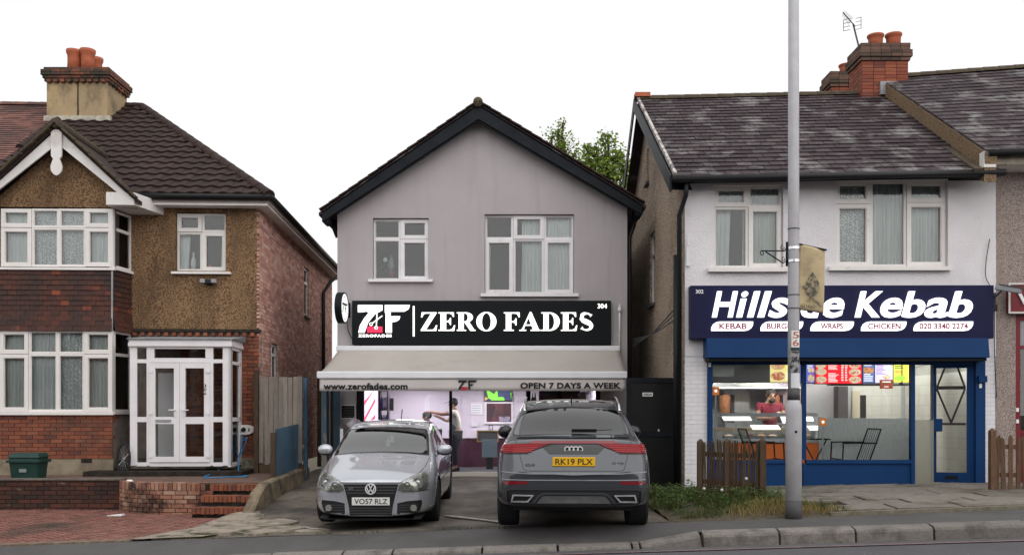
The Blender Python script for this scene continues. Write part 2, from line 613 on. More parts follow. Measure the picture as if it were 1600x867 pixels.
m_blackplastic = M('black_plastic', (.011, .011, .013), .45, spec=.25)
m_rubber = M('tyre_rubber', (.014, .014, .015), .75, bump=.2, bs=80)
m_tile = M('brown_concrete_tile', (.05, .032, .03), .75, spec=.2, pal=[(.027, .016, .014), (.036, .02, .018), (.03, .018, .016), (.042, .024, .02)], bump=.35, bs=90, dirt=(.3, .27, .24), ds=13, dlo=.7, dhi=.74)
m_clay = M('clay_tile_red', (.2, .09, .075), .8, pal=[(.17, .075, .06), (.24, .11, .09), (.13, .06, .055), (.27, .13, .105)], bump=.3, bs=90, dirt=(.07, .05, .045), ds=.9, dlo=.45, dhi=.65)
m_hangtile = M('hung_clay_tile', (.09, .035, .025), .7, pal=[(.055, .022, .017), (.075, .026, .018), (.046, .021, .018), (.1, .031, .019), (.055, .023, .018), (.07, .026, .019), (.085, .028, .019), (.055, .024, .019), (.22, .055, .025)], bump=.3, bs=80, dirt=(.032, .022, .02), ds=1.6, dlo=.45, dhi=.66)
m_slate = M('weathered_slate', (.09, .075, .08), .6, pal=[(.036, .025, .029), (.058, .042, .046), (.03, .022, .025), (.048, .034, .039), (.042, .03, .034), (.085, .07, .073)], bump=.25, bs=60, dirt=(.18, .168, .168), ds=1.7, dlo=.53, dhi=.64, dst=(1, 1, 1), spec=.1)
m_moss = M('mossy_ridge', (.06, .042, .036), .9, col2=(.09, .075, .04), ns=8, bump=.6, bs=60)
m_stackrender = M('stained_stack_render', (.42, .31, .17), .9, col2=(.32, .24, .15), ns=2, bump=.3, bs=50, dirt=(.1, .075, .05), ds=1.5, dlo=.52, dhi=.72, dst=(1, 1, .6))
m_stackbrick = M('stack_brick', (.2, .08, .05), .85, pal=[(.2, .07, .04), (.08, .045, .035), (.26, .09, .05), (.1, .05, .036)], bump=.4, bs=90, dirt=(.04, .035, .026), ds=2.2, dlo=.42, dhi=.58)
m_redstack = M('orange_stack_brick', (.34, .09, .05), .85, pal=[(.26, .07, .04), (.2, .058, .036), (.3, .095, .052), (.14, .05, .038)], bump=.4, bs=90)
m_terracotta = M('terracotta', (.42, .12, .055), .75, col2=(.32, .085, .045), ns=6, bump=.2, bs=50)
m_lead = M('lead_flashing', (.32, .33, .35), .5, col2=(.22, .225, .24), ns=5, bump=.2, bs=20)
m_wood_dark = M('dark_stained_wood', (.055, .033, .02), .75, col2=(.1, .062, .035), ns=12, stretch=(6, 6, .6), isl=.25, bump=.3, bs=60)
m_wood_red = M('red_brown_wood', (.085, .042, .024), .75, col2=(.15, .088, .052), ns=12, stretch=(6, 6, .6), isl=.25, bump=.3, bs=60)
m_wood_grey = M('silvered_boards', (.16, .135, .115), .85, col2=(.235, .205, .18), ns=9, stretch=(7, 7, .5), isl=.2, bump=.35, bs=50, dirt=(.05, .042, .036), ds=9, dlo=.66, dhi=.72)
m_bluepaint = M('blue_faded_paint', (.04, .085, .14), .6, col2=(.055, .11, .165), ns=3, dirt=(.03, .045, .06), ds=1.6, dlo=.5, dhi=.75)
m_kblue = M('royal_blue_aluminium', (.006, .034, .115), .5, col2=(.007, .039, .127), ns=2, spec=.12)
m_navy = M('navy_sign_panel', (.011, .012, .046), .5, col2=(.013, .014, .05), ns=2, spec=.12)
m_blackpanel = M('black_sign_panel', (.004, .006, .008), .5, spec=.15)
m_galv = M('grey_painted_steel', (.36, .355, .375), .5, metal=.1, col2=(.42, .415, .43), ns=5, dirt=(.24, .235, .24), ds=2.5, dlo=.55, dhi=.75, dst=(1, 1, .3))
m_polebase = M('pole_base_paint', (.47, .46, .48), .5, col2=(.4, .39, .41), ns=5, dirt=(.14, .12, .11), ds=7, dlo=.66, dhi=.71)
m_darkgrey = M('charcoal_paint', (.055, .055, .06), .6, col2=(.08, .078, .08), ns=8)
m_chrome = M('chrome', (.75, .76, .78), .12, metal=1)
m_steel = M('brushed_steel', (.52, .52, .52), .33, metal=.9, col2=(.42, .42, .42), ns=10, stretch=(1, 1, .1))
m_awning = M('cream_awning_cloth', (.39, .36, .335), .9, col2=(.36, .33, .305), ns=1.3, bump=.08, bs=8, dirt=(.3, .27, .245), ds=1.2, dlo=.55, dhi=.85)
m_valance = M('grey_valance_cloth', (.56, .52, .5), .9, col2=(.52, .48, .465), ns=2)
m_whitemetal = M('white_powder_coat', (.72, .72, .75), .35, col2=(.66, .66, .69), ns=2)
m_inkblack = M('black_print', (.012, .012, .012), .6)
m_inkred = M('red_print', (.42, .012, .03), .5)
m_whiteprint = M('white_print', (.8, .8, .8), .5)
m_lit = M('lit_letter', (.9, .9, .88), .4, emit=(1, .97, .92), es=1.0)
m_lit_cool = M('lit_letter_white', (.9, .9, .92), .4, emit=(.98, .98, 1), es=.85)
m_lit_soft = M('lit_acrylic', (.85, .85, .85), .4, emit=(1, .96, .95), es=.75)
m_litred = M('lit_red', (.5, .02, .05), .4, emit=(.75, .03, .1), es=.55)
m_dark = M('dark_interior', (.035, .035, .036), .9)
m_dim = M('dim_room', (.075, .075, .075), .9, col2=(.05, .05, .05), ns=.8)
g_win = glass('window_glass', (.92, .95, .95), 1.55, 1.0)
g_shop = glass('shop_glass', (.93, .95, .95), 1.5, .9)
g_dark = glass('tinted_glass', (.1, .11, .12), 1.6, 1.4)
g_car = glass('car_glass', (.55, .64, .61), 1.6, 1.5, extra=.1)
m_net = sheer('net_curtain', (.9, .91, .91), .88)
def lace(name):
	mt_ = sheer(name, (.92, .93, .93), 1)
	N, L = mt_.node_tree.nodes, mt_.node_tree.links
	g_ = N.new('ShaderNodeNewGeometry'); v_ = N.new('ShaderNodeTexVoronoi'); v_.inputs['Scale'].default_value = 30; v_.feature = 'DISTANCE_TO_EDGE'
	L.new(g_.outputs['Position'], v_.inputs['Vector'])
	r_ = N.new('ShaderNodeMapRange'); r_.inputs['From Min'].default_value = .04; r_.inputs['From Max'].default_value = .22
	r_.inputs['To Min'].default_value = 1.0; r_.inputs['To Max'].default_value = .35
	L.new(v_.outputs['Distance'], r_.inputs['Value']); L.new(r_.outputs[0], N['Principled BSDF'].inputs['Alpha'])
	return mt_
m_lace = lace('lace_curtain')
m_curtain = M('curtain_cloth', (.74, .75, .73), .95, col2=(.56, .57, .55), ns=3, stretch=(9, 9, .4))
m_curtain_w = M('white_curtain', (.85, .86, .85), .95, col2=(.68, .69, .68), ns=3, stretch=(9, 9, .4))
m_skin = M('skin', (.42, .25, .18), .55)
m_hair = M('dark_hair', (.014, .011, .01), .6)

# ---------------------------------------------------------------- window builder
def upvc_window(fr, rect, cells, parent, v=.09, mat=None, sill=None, pane=None, fw=.035, cw=.07, curtain=None, back=.9, name='window', label=None, silld=.09, room_mat=None, rm=.3):
	"""rect and cells are pixel rectangles; a cell is (x0,y0,x1,y1,opens)"""
	mat = mat or m_upvc
	m = MB(fr)
	x0, z1 = on(fr, rect[0], rect[1], v)
	x1, z0 = on(fr, rect[2], rect[3], v)
	m.ring(x0, x1, z0, z1, fw, v, v + .06)
	panes = []
	for c in cells:
		a, d = on(fr, c[0], c[1], v)
		b, e = on(fr, c[2], c[3], v)
		w = cw if c[4] else fw
		y = v - (.022 if c[4] else .001)
		g = .004 if c[4] else 0
		m.ring(a + g, b - g, e + g, d - g, w, y, v + .055)
		m.ring(a + g + w, b - g - w, e + g + w, d - g - w, .012, y + .018, v + .052)
		panes.append((a + w, b - w, e + w, d - w))
	o = part(name, m, mat, parent, label=label)
	for p in panes:
		part('pane', MB(fr).box(p[0] - .004, p[1] + .004, v + .03, v + .036, p[2] - .004, p[3] + .004), pane or g_win, o)
	if sill:
		a, d = on(fr, sill[0], sill[1], -silld)
		b, e = on(fr, sill[2], sill[3], -silld)
		part('sill', MB(fr).box(a, b, -silld, v + .03, min(e, d), max(e, d)), mat, o)
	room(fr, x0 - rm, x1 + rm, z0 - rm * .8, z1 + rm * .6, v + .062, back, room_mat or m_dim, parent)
	for cu in curtain or []:
		a, d = on(fr, cu[0], cu[1], v + .12)
		b, e = on(fr, cu[2], cu[3], v + .12)
		amp, fq = .018, (b - a) / .075
		ph = random.random() * 6
		def fn(i, j, a=a, b=b, d=d, e=e, fq=fq, ph=ph):
			u = a + (b - a) * i
			q = amp * math.sin(ph + i * fq * 2 * math.pi + .5 * math.sin(j * 3 + i * 9)) * (.5 + .7 * j)
			return (u + .012 * math.sin(j * 4 + i * 20), v + .13 + q, d + (e - d) * j)
		part('curtain', MB(fr).grid(fn, max(16, int(fq * 8)), 10), cu[4], o, smooth=True)
	return (x0, x1, z0, z1)

def hole_of(fr, rect, v=.09):
	x0, z1 = on(fr, rect[0], rect[1], v)
	x1, z0 = on(fr, rect[2], rect[3], v)
	return (x0 - .006, x1 + .006, z0 - .006, z1 + .012)

# ---------------------------------------------------------------- roof patches
def bil(q, s, t):
	"""q = eave left, eave right, ridge right, ridge left"""
	a = q[0].lerp(q[1], s)
	b = q[3].lerp(q[2], s)
	return a.lerp(b, t)

def tile_patch(q, rows, wid, lift, over=1.12, rnd=random, gap=.004, jit=.01, wear=0.0, stag=.5):
	"""matrices for a unit tile (x -.5...5, y 0..1 up the slope, z 0..1 thickness) over a quad patch; rows are cut at the slanted ends"""
	out = []
	for r in range(rows):
		t0, t1 = r / rows, (r + 1) / rows
		a, b = bil(q, 0, t0), bil(q, 1, t0)
		a1, b1 = bil(q, 0, t1), bil(q, 1, t1)
		n = max(1, round((b - a).length / wid))
		ex = (b - a).normalized()
		L0 = (b - a).length
		# slope direction perpendicular to the row
		mid0, mid1 = a.lerp(b, .5), a1.lerp(b1, .5)
		up = (mid1 - mid0)
		up = up - ex * up.dot(ex)
		h = up.length
		ey = up.normalized()
		ez = ex.cross(ey)
		sa, sb = (a1 - a).dot(ex), (b1 - a).dot(ex)
		lo_ = min(0, sa) if sa < 0 else max(0, sa * .5)
		hi_ = max(L0, sb) if sb > L0 else L0 + min(0, (sb - L0) * .5)
		off = (r % 2) * wid * stag
		k = math.floor((lo_ - off) / wid)
		while True:
			x0 = off + k * wid
			if x0 > hi_: break
			xa, xb = max(x0, lo_), min(x0 + wid - gap, hi_)
			if xb - xa > wid * .15:
				tilt = math.asin(min(.9, lift / h)) + rnd.uniform(-jit, jit) * .6
				rot = Matrix((ex, ey, ez)).transposed() @ Matrix.Rotation(-tilt, 3, 'X') @ Matrix.Rotation(rnd.uniform(-jit, jit), 3, 'Z')
				p = a + ex * ((xa + xb) / 2) + ez * (lift + rnd.uniform(0, .003)) - ey * rnd.uniform(0, wear)
				out.append(trs(p, rot, (xb - xa, h * over, 1)))
			k += 1
	return out

def slab_of(mb, q, th):
	n = (q[1] - q[0]).cross(q[3] - q[0]).normalized()
	return mb.hull8([p for p in q], [p - n * th for p in q])
# ================================================================ ground and hard landscaping
def ZP(x):
	return .125 + .036 * max(-14, min(14, x))
def KY(x):
	return 11.25 - .04 * max(-14, min(14, x))
def wob(x, y, s=1.0, a=.01):
	return a * mnoise.noise(Vector((x * s, y * s, 3.1)))
def zfore(x, y):
	t = max(0, min(1, (y - 14) / 5.2))
	return ZP(x) * (1 - t) + .33 * t

def struct(name, mb, mat, smooth=False):
	return solo(name, mb, mat, kind='structure', smooth=smooth)

XS = [-600, -60, -14] + [-14 + i for i in range(1, 28)] + [14, 60, 600]
def strip(ys, zf):
	m = MB()
	vs = [(x, y if not callable(y) else y(x), zf(x, j)) for j, y in enumerate(ys) for x in XS]
	n = len(XS)
	m.add(vs, [(j * n + i, j * n + i + 1, (j + 1) * n + i + 1, (j + 1) * n + i) for j in range(len(ys) - 1) for i in range(n - 1)])
	return m
struct('ground', strip([-600, -8, 30, 600], lambda x, j: ZP(x) - .32), m_soil)
struct('road', strip([-7.5, -2, 4, 8, lambda x: KY(x) - .1], lambda x, j: ZP(x) - .16 + (.05 if j in (1, 2) else 0)), m_road)
m = MB()
for i in range(60):
	x0, x1 = -14 + i * .5, -13.5 + i * .5
	m.quad((x0, KY(x0) - .42, ZP(x0) - .148), (x1, KY(x1) - .42, ZP(x1) - .148), (x1, KY(x1) - .34, ZP(x1) - .1495), (x0, KY(x0) - .34, ZP(x0) - .1495))
o = struct('road_line', m, m_pinkline)
# pavement with the crossover (dropped kerb) in front of the parking
def kz(x):
	t = max(0, min(1, (x - 1.55) / .75))
	return ZP(x) - .125 + .115 * t
m = MB()
xs = [-14, -12, -10, -8, -6, -4, -2, -1, 0, .8, 1.3, 1.55, 1.9, 2.3, 2.6, 3, 4, 5, 6, 7, 8, 10, 12, 14]
def pv(i, j):
	x = xs[i]
	y0, y1 = KY(x) + .13, 12.3
	t = j / 6
	return (x, y0 + (y1 - y0) * t, kz(x) + (ZP(x) - kz(x)) * min(1, t * 1.2) + wob(x, t * 3, 1.3, .006))
n = len(xs)
m.add([pv(i, j) for j in range(7) for i in range(n)], [(j * n + i, j * n + i + 1, (j + 1) * n + i + 1, (j + 1) * n + i) for j in range(6) for i in range(n - 1)])
pavement = struct('pavement', m, m_asphalt, smooth=True)
# kerb stones
m = MB()
for i in range(n - 1):
	a, b = xs[i], xs[i + 1]
	m.hull8([(a, KY(a) - .02, kz(a) - .2), (b, KY(b) - .02, kz(b) - .2), (b, KY(b) + .16, kz(b) - .2), (a, KY(a) + .16, kz(a) - .2)],
			[(a, KY(a) - .02, kz(a) - .035), (b, KY(b) - .02, kz(b) - .035), (b, KY(b) + .16, kz(b) - .035), (a, KY(a) + .16, kz(a) - .035)])
kerb = struct('kerb', m, m_joint)
u = MB()
prof = [(-.5, -.5), (.5, -.5), (.5, .48), (.46, .5), (-.34, .41), (-.44, .35), (-.5, .22), (-.5, .0)]
k = len(prof)
for ex in (-.5, .5):
	pass
vs = [(ex, p[0], p[1]) for ex in (-.5, -.485, .485, .5) for p in [(q[0] * (.97 if abs(ex) == .5 else 1), q[1] * (.96 if abs(ex) == .5 else 1)) for q in prof]]
fs = [tuple(range(k)), tuple(reversed(range(3 * k, 4 * k)))]
for s_ in range(3):
	fs += [(s_ * k + i, (s_ + 1) * k + i, (s_ + 1) * k + (i + 1) % k, s_ * k + (i + 1) % k) for i in range(k)]
u.add(vs, fs)
items = []
x = -12.0
rk = random.Random(3)
while x < 12:
	L = rk.choice([.92, .9, .62, .92, 1.1])
	if x < 1.55 < x + L: L = 1.56 - x
	if abs(x - 1.56) < .02: L = .74
	xm = x + L / 2
	sl = (kz(x + L) - kz(x)) / L
	rot = Matrix.Rotation(-math.atan(sl), 3, 'Y') @ Matrix.Rotation(-.04 + rk.uniform(-.012, .012), 3, 'Z') @ Matrix.Rotation(rk.uniform(-.05, .03), 3, 'X')
	items.append(trs(Vector((xm, KY(xm) + .06, (kz(x) + kz(x + L)) / 2 - .09 + rk.uniform(-.004, .004))), rot, (L - .028, .19, .22)))
	x += L
pieces('kerb_stone', items, u, m_kerb, kerb)

# barber's forecourt
m = MB()
def ff(i, j):
	x0 = -4.55
	x = x0 + (2.45 - x0) * i
	y = 12.28 + (23 - 12.28) * j
	return (x, y, zfore(x, y) + wob(x, y, .9, .018) + .004)
m.grid(ff, 28, 36)
fore = struct('forecourt', m, m_concrete, smooth=True)
rp = random.Random(11)
def blob(cx, cy, rx, ry, z, n=11, th=.03, rnd=rp):
	pts = []
	for k_ in range(n):
		a = 2 * math.pi * k_ / n
		q = rnd.uniform(.75, 1.15)
		pts.append(Vector((cx + rx * q * math.cos(a), cy + ry * q * math.sin(a), 0)))
	mb = MB()
	top = [(p.x, p.y, z(p.x, p.y) + th) for p in pts]
	bot = [(p.x, p.y, z(p.x, p.y) - .05) for p in pts]
	mb.add(top + bot, [tuple(range(n))] + [(i, n + i, n + (i + 1) % n, (i + 1) % n) for i in range(n)])
	return mb
for cx, cy, rx, ry, th in [(-4.05, 12.95, .55, .45, .05), (-3.25, 12.95, .42, .3, .03), (-3.65, 13.75, .5, .5, .035), (-4.2, 14.3, .35, .6, .03), (-3.4, 12.55, .35, .18, .035), (-2.75, 12.72, .28, .16, .02), (-4.5, 12.6, .5, .25, .02)]:
	part('concrete_patch', blob(cx, cy, rx, ry, zfore, th=th), m_conc_light, fore)
m = MB()
for a, b in (((-1.0, 13.9), (-.1, 12.75)), ((-3.0, 13.1), (-2.65, 12.7))):
	a, b = Vector((*a, 0)), Vector((*b, 0))
	d = (b - a).normalized()
	s_ = Vector((-d.y, d.x, 0)) * .045
	for i in range(6):
		p, q = a.lerp(b, i / 6), a.lerp(b, (i + 1) / 6)
		m.add([(w.x, w.y, zfore(w.x, w.y) + .028) for w in (p - s_, q - s_, q + s_, p + s_)], [(0, 1, 2, 3)])
part('painted_line', m, M('worn_white_line', (.42, .4, .36), .8, col2=(.2, .185, .16), ns=9, lo=.45, hi=.6), fore)

# kebab shop paving of slabs
def zslab(x, y):
	t = (y - 12.45) / 3.3
	return (ZP(x) + .045) * (1 - t) + (.405 + .012 * (x - 4)) * t
def slab_left(y):
	return 2.95 if y > 14.6 else (3.35 + (14.6 - y) * .55)
m = MB()
m.grid(lambda i, j: (2.4 + 12 * i, 12.4 + 3.6 * j, zslab(2.4 + 12 * i, 12.4 + 3.6 * j) - .03), 14, 8)
shopyard = struct('shop_forecourt', m, m_joint)
items = []
rs = random.Random(5)
y = 12.42
r = 0
while y < 15.7:
	dep = .56
	x = 2.4 - (r % 2) * .45 + .1
	while x < 13:
		wd = .9
		xm, ym = x + wd / 2, y + dep / 2
		if xm > slab_left(ym) + .3:
			rot = Matrix.Rotation(-.03 + rs.uniform(-.006, .006), 3, 'Y') @ Matrix.Rotation(.022 + rs.uniform(-.008, .008), 3, 'X') @ Matrix.Rotation(-.02, 3, 'Z')
			items.append(trs(Vector((xm, ym + (xm - 6) * -.02, zslab(xm, ym) - .02 + rs.uniform(-.009, .009))), rot, (wd - .03, dep - .055, .05)))
		x += wd
	y += dep
	r += 1
pieces('paving_slab', items, unitbox(), m_slab, shopyard)
# mossy edging along the pavement
m = MB()
m.box(4.25, 13, 12.29, 12.41, .0, .2)
for p in m.v: p.z += ZP(p.x) - .15 + wob(p.x, p.y, 3, .01)
part('edging', m, M('mossy_edging', (.13, .115, .075), .95, col2=(.2, .18, .15), ns=12, bump=.6, bs=50), shopyard)

# weedy verge
m = MB()
def vg(i, j):
	x = 2.1 + 2.6 * i
	y = 12.2 + 4.7 * j
	hump = .09 * math.sin(math.pi * min(1, max(0, i * 1.05))) * (1 - abs(j - .25)) * min(1, j / .12) if j < .9 else 0
	return (x, y, ZP(x) + .01 + .05 * j + hump + wob(x, y, 2.5, .05) * min(1, j / .08) - .015 + .035 * min(1, j / .08))
m.grid(vg, 26, 40)
for p in m.v:
	if p.x > slab_left(p.y) and p.y > 12.5: p.z -= .12 * min(1, (p.x - slab_left(p.y)) / .2)
verge = struct('verge', m, m_soil, smooth=True)

# left driveway in herringbone pavers
def zdrive(x, y):
	t = max(0, min(1, (y - 12.3) / 3.9))
	return ZP(x) * (1 - t) + (-.06) * t
DR = [(-13, 12.32), (-5.2, 12.32), (-4.62, 13.2), (-4.5, 15.2), (-4.6, 16.6), (-13, 16.6)]
m = MB()
vs, fs = cdt([DR], [(x * .5, y * .5) for x in range(-26, -8) for y in range(25, 33)])
m.add([(p[0], p[1], zdrive(*p) - .012) for p in vs], fs)
drive = struct('driveway', m, m_joint)
items = []
rd = random.Random(9)
A, B = .2, .1
c45 = math.cos(R(45))
for i in range(-90, 90):
	for j in range(-90, 90):
		for kind in (0, 1):
			# herringbone lattice: pairs step along (1,1) and (2,-2) brick widths
			ox = (i * 1 + j * 2) * B
			oy = (i * 1 - j * 2) * B
			if kind == 0: cx, cy, rot = ox + A / 2, oy + B / 2, 0
			else: cx, cy, rot = ox + A + B / 2 - B * 2, oy + A / 2 + B - B * 1 + 0, 90
			if kind == 1: cx, cy = ox - B / 2, oy + B * 1.0
			X = (cx - cy) * c45 - 8.3
			Y = (cx + cy) * c45 + 14.3
			if not inside((X, Y), DR): continue
			if X < -9.6: continue
			ro = Matrix.Rotation(-.03, 3, 'Y') @ Matrix.Rotation(R(rot + 45), 3, 'Z') @ Matrix.Rotation(rd.uniform(-.012, .012), 3, 'X')
			items.append(trs(Vector((X, Y, zdrive(X, Y) - .012 + rd.uniform(-.004, .004))), ro, (A - .026, B - .026, .04)))
pieces('paver', items, unitbox(), m_paver, drive, rest='pavers_beyond')
# edging strip of pavers along the pavement and the wedge of cracked concrete beside
items = []
x = -9.6
while x < -5.1:
	items.append(trs(Vector((x, 12.36, zdrive(x, 12.36) + .0)), Matrix.Rotation(-.036, 3, 'Y'), (.095, .2, .045)))
	x += .104
m = MB()
pieces('border_paver', items, unitbox(), M('border_paver', (.17, .12, .09), .8, isl=.2, bump=.3, bs=100, dirt=(.25, .2, .14), ds=3), drive)
m = MB()
pts = [(-5.15, 12.33), (-4.15, 12.33), (-3.8, 12.7), (-3.95, 13.6), (-4.05, 14.9), (-4.45, 14.9), (-4.62, 13.4)]
vs, fs = cdt([pts], [(-4.6 + .2 * i, 12.5 + .25 * j) for i in range(4) for j in range(9)])
vs = [p for p in vs]
m.add([(p[0], p[1], zfore(p[0], p[1]) + .03 + wob(p[0], p[1], 3, .012)) for p in vs], fs)
part('cracked_apron', m, m_conc_light, fore, smooth=True)

# terrace in front of the left house
TZ = .46
m = MB()
pl = [(-13, 16.36), (-6.95, 16.36), (-6.7, 16.08), (-6.3, 15.85), (-5.8, 15.75), (-5.3, 15.74), (-4.3, 15.86), (-4.3, 19.6), (-13, 19.6)]
m.add([(p[0], p[1], TZ) for p in pl] + [(p[0], p[1], -.3) for p in pl], [tuple(range(len(pl)))] + [(i, len(pl) + i, len(pl) + (i + 1) % len(pl), (i + 1) % len(pl)) for i in range(len(pl))])
terrace = struct('terrace', m, M('terrace_paving', (.11, .065, .05), .8, col2=(.16, .1, .08), ns=10, bump=.5, bs=40, dirt=(.055, .045, .035), ds=1.2))

# straight retaining wall (left) : real bricks
fw_ = frame(-13, 16.3, -.09)
t = thing('retaining_wall', 'long low damp dark brick retaining wall below the bay window', 'brick wall', (-9, 16.3, -.09))
part('core', MB().box(-13, -6.92, 16.3, 16.5, -.2, TZ + .004), m_mortar_dark, t)
its = bricks(fw_, [(2.4, 6.08, 0, .545)], v=0, proud=.014)
pieces('brick', its, unitbox(), m_darkbrick, t, rest='more_bricks')
m = MB().box(-13, -6.9, 16.27, 16.55, TZ + .006, TZ + .03)
part('coping', m, M('coping', (.1, .085, .07), .9, col2=(.16, .14, .12), ns=9, bump=.4, bs=40), t)

# curved brick wall of the planter by the steps
t = thing('curved_wall', 'curved low wall of pale and red bricks beside the brick steps', 'brick wall', (-6, 15.7, -.08))
cur = [Vector(p) for p in ((-6.93, 16.34, 0), (-6.82, 16.12, 0), (-6.6, 15.9, 0), (-6.3, 15.74, 0), (-5.95, 15.66, 0), (-5.6, 15.63, 0), (-5.15, 15.62, 0))]
seg, acc = [], 0
for a, b in zip(cur, cur[1:]):
	nn = max(1, round((b - a).length / .03))
	for i in range(nn): seg.append(a.lerp(b, i / nn))
seg.append(cur[-1])
length = [0]
for a, b in zip(seg, seg[1:]): length.append(length[-1] + (b - a).length)
def along(d):
	d = max(0, min(length[-1] - 1e-4, d))
	for i in range(len(length) - 1):
		if length[i + 1] >= d:
			f_ = (d - length[i]) / (length[i + 1] - length[i])
			tan = (seg[min(i + 2, len(seg) - 1)] - seg[max(i - 1, 0)]).normalized()
			return seg[i].lerp(seg[i + 1], f_), tan
m = MB()
for a, b in zip(seg, seg[1:]):
	m.quad((a.x, a.y + .012, -.2), (b.x, b.y + .012, -.2), (b.x, b.y + .012, TZ - .02), (a.x, a.y + .012, TZ - .02))
m.add([(p.x, p.y + .012, TZ - .02) for p in seg] + [(p.x, p.y + .25, TZ - .02) for p in seg], [(i, i + 1, len(seg) + i + 1, len(seg) + i) for i in range(len(seg) - 1)])
part('core', m, m_mortar_dark, t)
its, caps = [], []
rc = random.Random(21)
for row in range(6):
	z = -.1 + row * .074
	d = -.06 * (row % 2)
	while d < length[-1]:
		L = .11 if d < 1.2 else .2
		p, tan = along(d + L / 2)
		nrm = Vector((tan.y, -tan.x, 0))
		rot = Matrix((tan, -nrm, Vector((0, 0, 1)))).transposed()
		if 0 < d + L / 2 < length[-1]:
			its.append(trs(p + nrm * .012 + Vector((0, 0, z + .033)) - nrm * .02, rot, (L, .05 + rc.uniform(0, .008), .062)))
		d += L + .014
d = .03
while d < length[-1] - .03:
	p, tan = along(d + .035)
	nrm = Vector((tan.y, -tan.x, 0))
	rot = Matrix((tan, -nrm, Vector((0, 0, 1)))).transposed() @ Matrix.Rotation(rc.uniform(-.03, .03), 3, 'Y')
	caps.append(trs(p + nrm * .012 + Vector((0, 0, .405 + rc.uniform(-.006, .006))) - nrm * .09, rot, (.066, .2, .125)))
	d += .08
pieces('brick', its, unitbox(), m_palebrick, t)
pieces('coping_brick', caps, unitbox(), m_palebrick, t)

# brick steps
t = thing('brick_steps', 'three red brick steps leading up to the terrace', 'steps', (-4.8, 15.2, -.06))
its, cores = [], MB()
for k_, (y0, zt, x0, x1) in enumerate(((14.98, .115, -5.2, -4.22), (15.32, .275, -5.17, -4.22), (15.66, .435, -5.12, -4.2))):
	cores.box(x0 + .01, x1, y0 + .01, 16.0, -.15, zt - .012)
	x = x0
	while x < x1 - .03:
		its.append(trs(Vector((x + .033, y0 + .1, zt - .05 + rc.uniform(-.004, .004))), Matrix.Rotation(rc.uniform(-.03, .03), 3, 'Y'), (.064, .2 + rc.uniform(-.01, .01), .105)))
		x += .075
	x = x0
	while x < x1 - .05:
		L = min(.21, x1 - x)
		its.append(trs(Vector((x + L / 2, y0 + .06, zt - .128)), None, (L - .01, .1, .05)))
		x += .22
part('core', cores, m_mortar_dark, t)
pieces('brick', its, unitbox(), m_brick, t)

# low rendered wall along the forecourt, its front end swept down
m = MB()
ptsw = [(14.62, -.02), (14.9, .12), (15.3, .36), (15.7, .47), (16.6, .5), (18.9, .56)]
top = [(y_, z_) for y_, z_ in ptsw]
vs, fs = [], []
for (y_, z_) in top:
	hw = .09 + wob(y_, 0, 4, .02)
	vs += [(-4.24 - hw, y_, -.2), (-4.24 - hw, y_, z_ - .03), (-4.24 - hw * .6, y_, z_), (-4.24 + hw * .6, y_, z_), (-4.24 + hw, y_, z_ - .03), (-4.24 + hw, y_, -.2)]
for i in range(len(top) - 1):
	for k_ in range(5):
		fs.append((i * 6 + k_, i * 6 + k_ + 1, (i + 1) * 6 + k_ + 1, (i + 1) * 6 + k_))
fs.append((0, 1, 2, 3, 4, 5))
m.add(vs, fs)
solo('side_wall', m, M('swept_wall_render', (.26, .2, .13), .9, col2=(.13, .105, .075), ns=4, bump=.5, bs=40, dirt=(.05, .042, .034), ds=2.2, dlo=.48, dhi=.66), 'low rendered wall sweeping down beside the brick steps', 'wall', smooth=False)
# ================================================================ left house
LH = frame(-5.09, 18.6, .45, 2.4)      # origin at the right front corner of the main wall, u runs right, v into the house
lh = thing('semi_detached_house', 'house with brown pebble render, tile hung bay, brick base and white glazed porch', 'house', LH.translation)
LU = lambda px, py, v=0.0: on(LH, px, py, v)
E = 5.42          # eaves height over base
# front wall (render above, brick below)
w_up = (277, 334, 354, 424)
hU = hole_of(LH, w_up)
zb = LU(400, 517)[1]                      # brick / render line
m = MB(LH)
wallpanel(m, [(-9, zb), (0, zb), (0, E), (-9, E)], [hU], 0)
part('rendered_wall', m, m_roughcast, lh)
m = MB(LH)
m.box(-9, 0, .02, .2, 0, zb)
m.box(-9, -0.0, .2, 9.6, 0, .02)
part('lower_wall', m, m_mortar, lh)
# dentil course under the render
m = MB(LH)
m.box(-3.6, .03, -.06, .05, zb - .03, zb + .03)
dent = part('string_course', m, m_mortar_dark, lh)
its = []
for i in range(26):
	uu = -2.45 + i * .155
	if uu > 0: break
	p = LH @ Vector((uu, -.03, zb - .075))
	its.append(trs(p, LH.to_3x3(), (.075, .08, .07)))
pieces('dentil_brick', its, unitbox(), m_brick, lh)
# plinth
part('plinth', MB(LH).box(-9, 0.012, -.03, .1, -.02, .3), m_conc_light, lh)
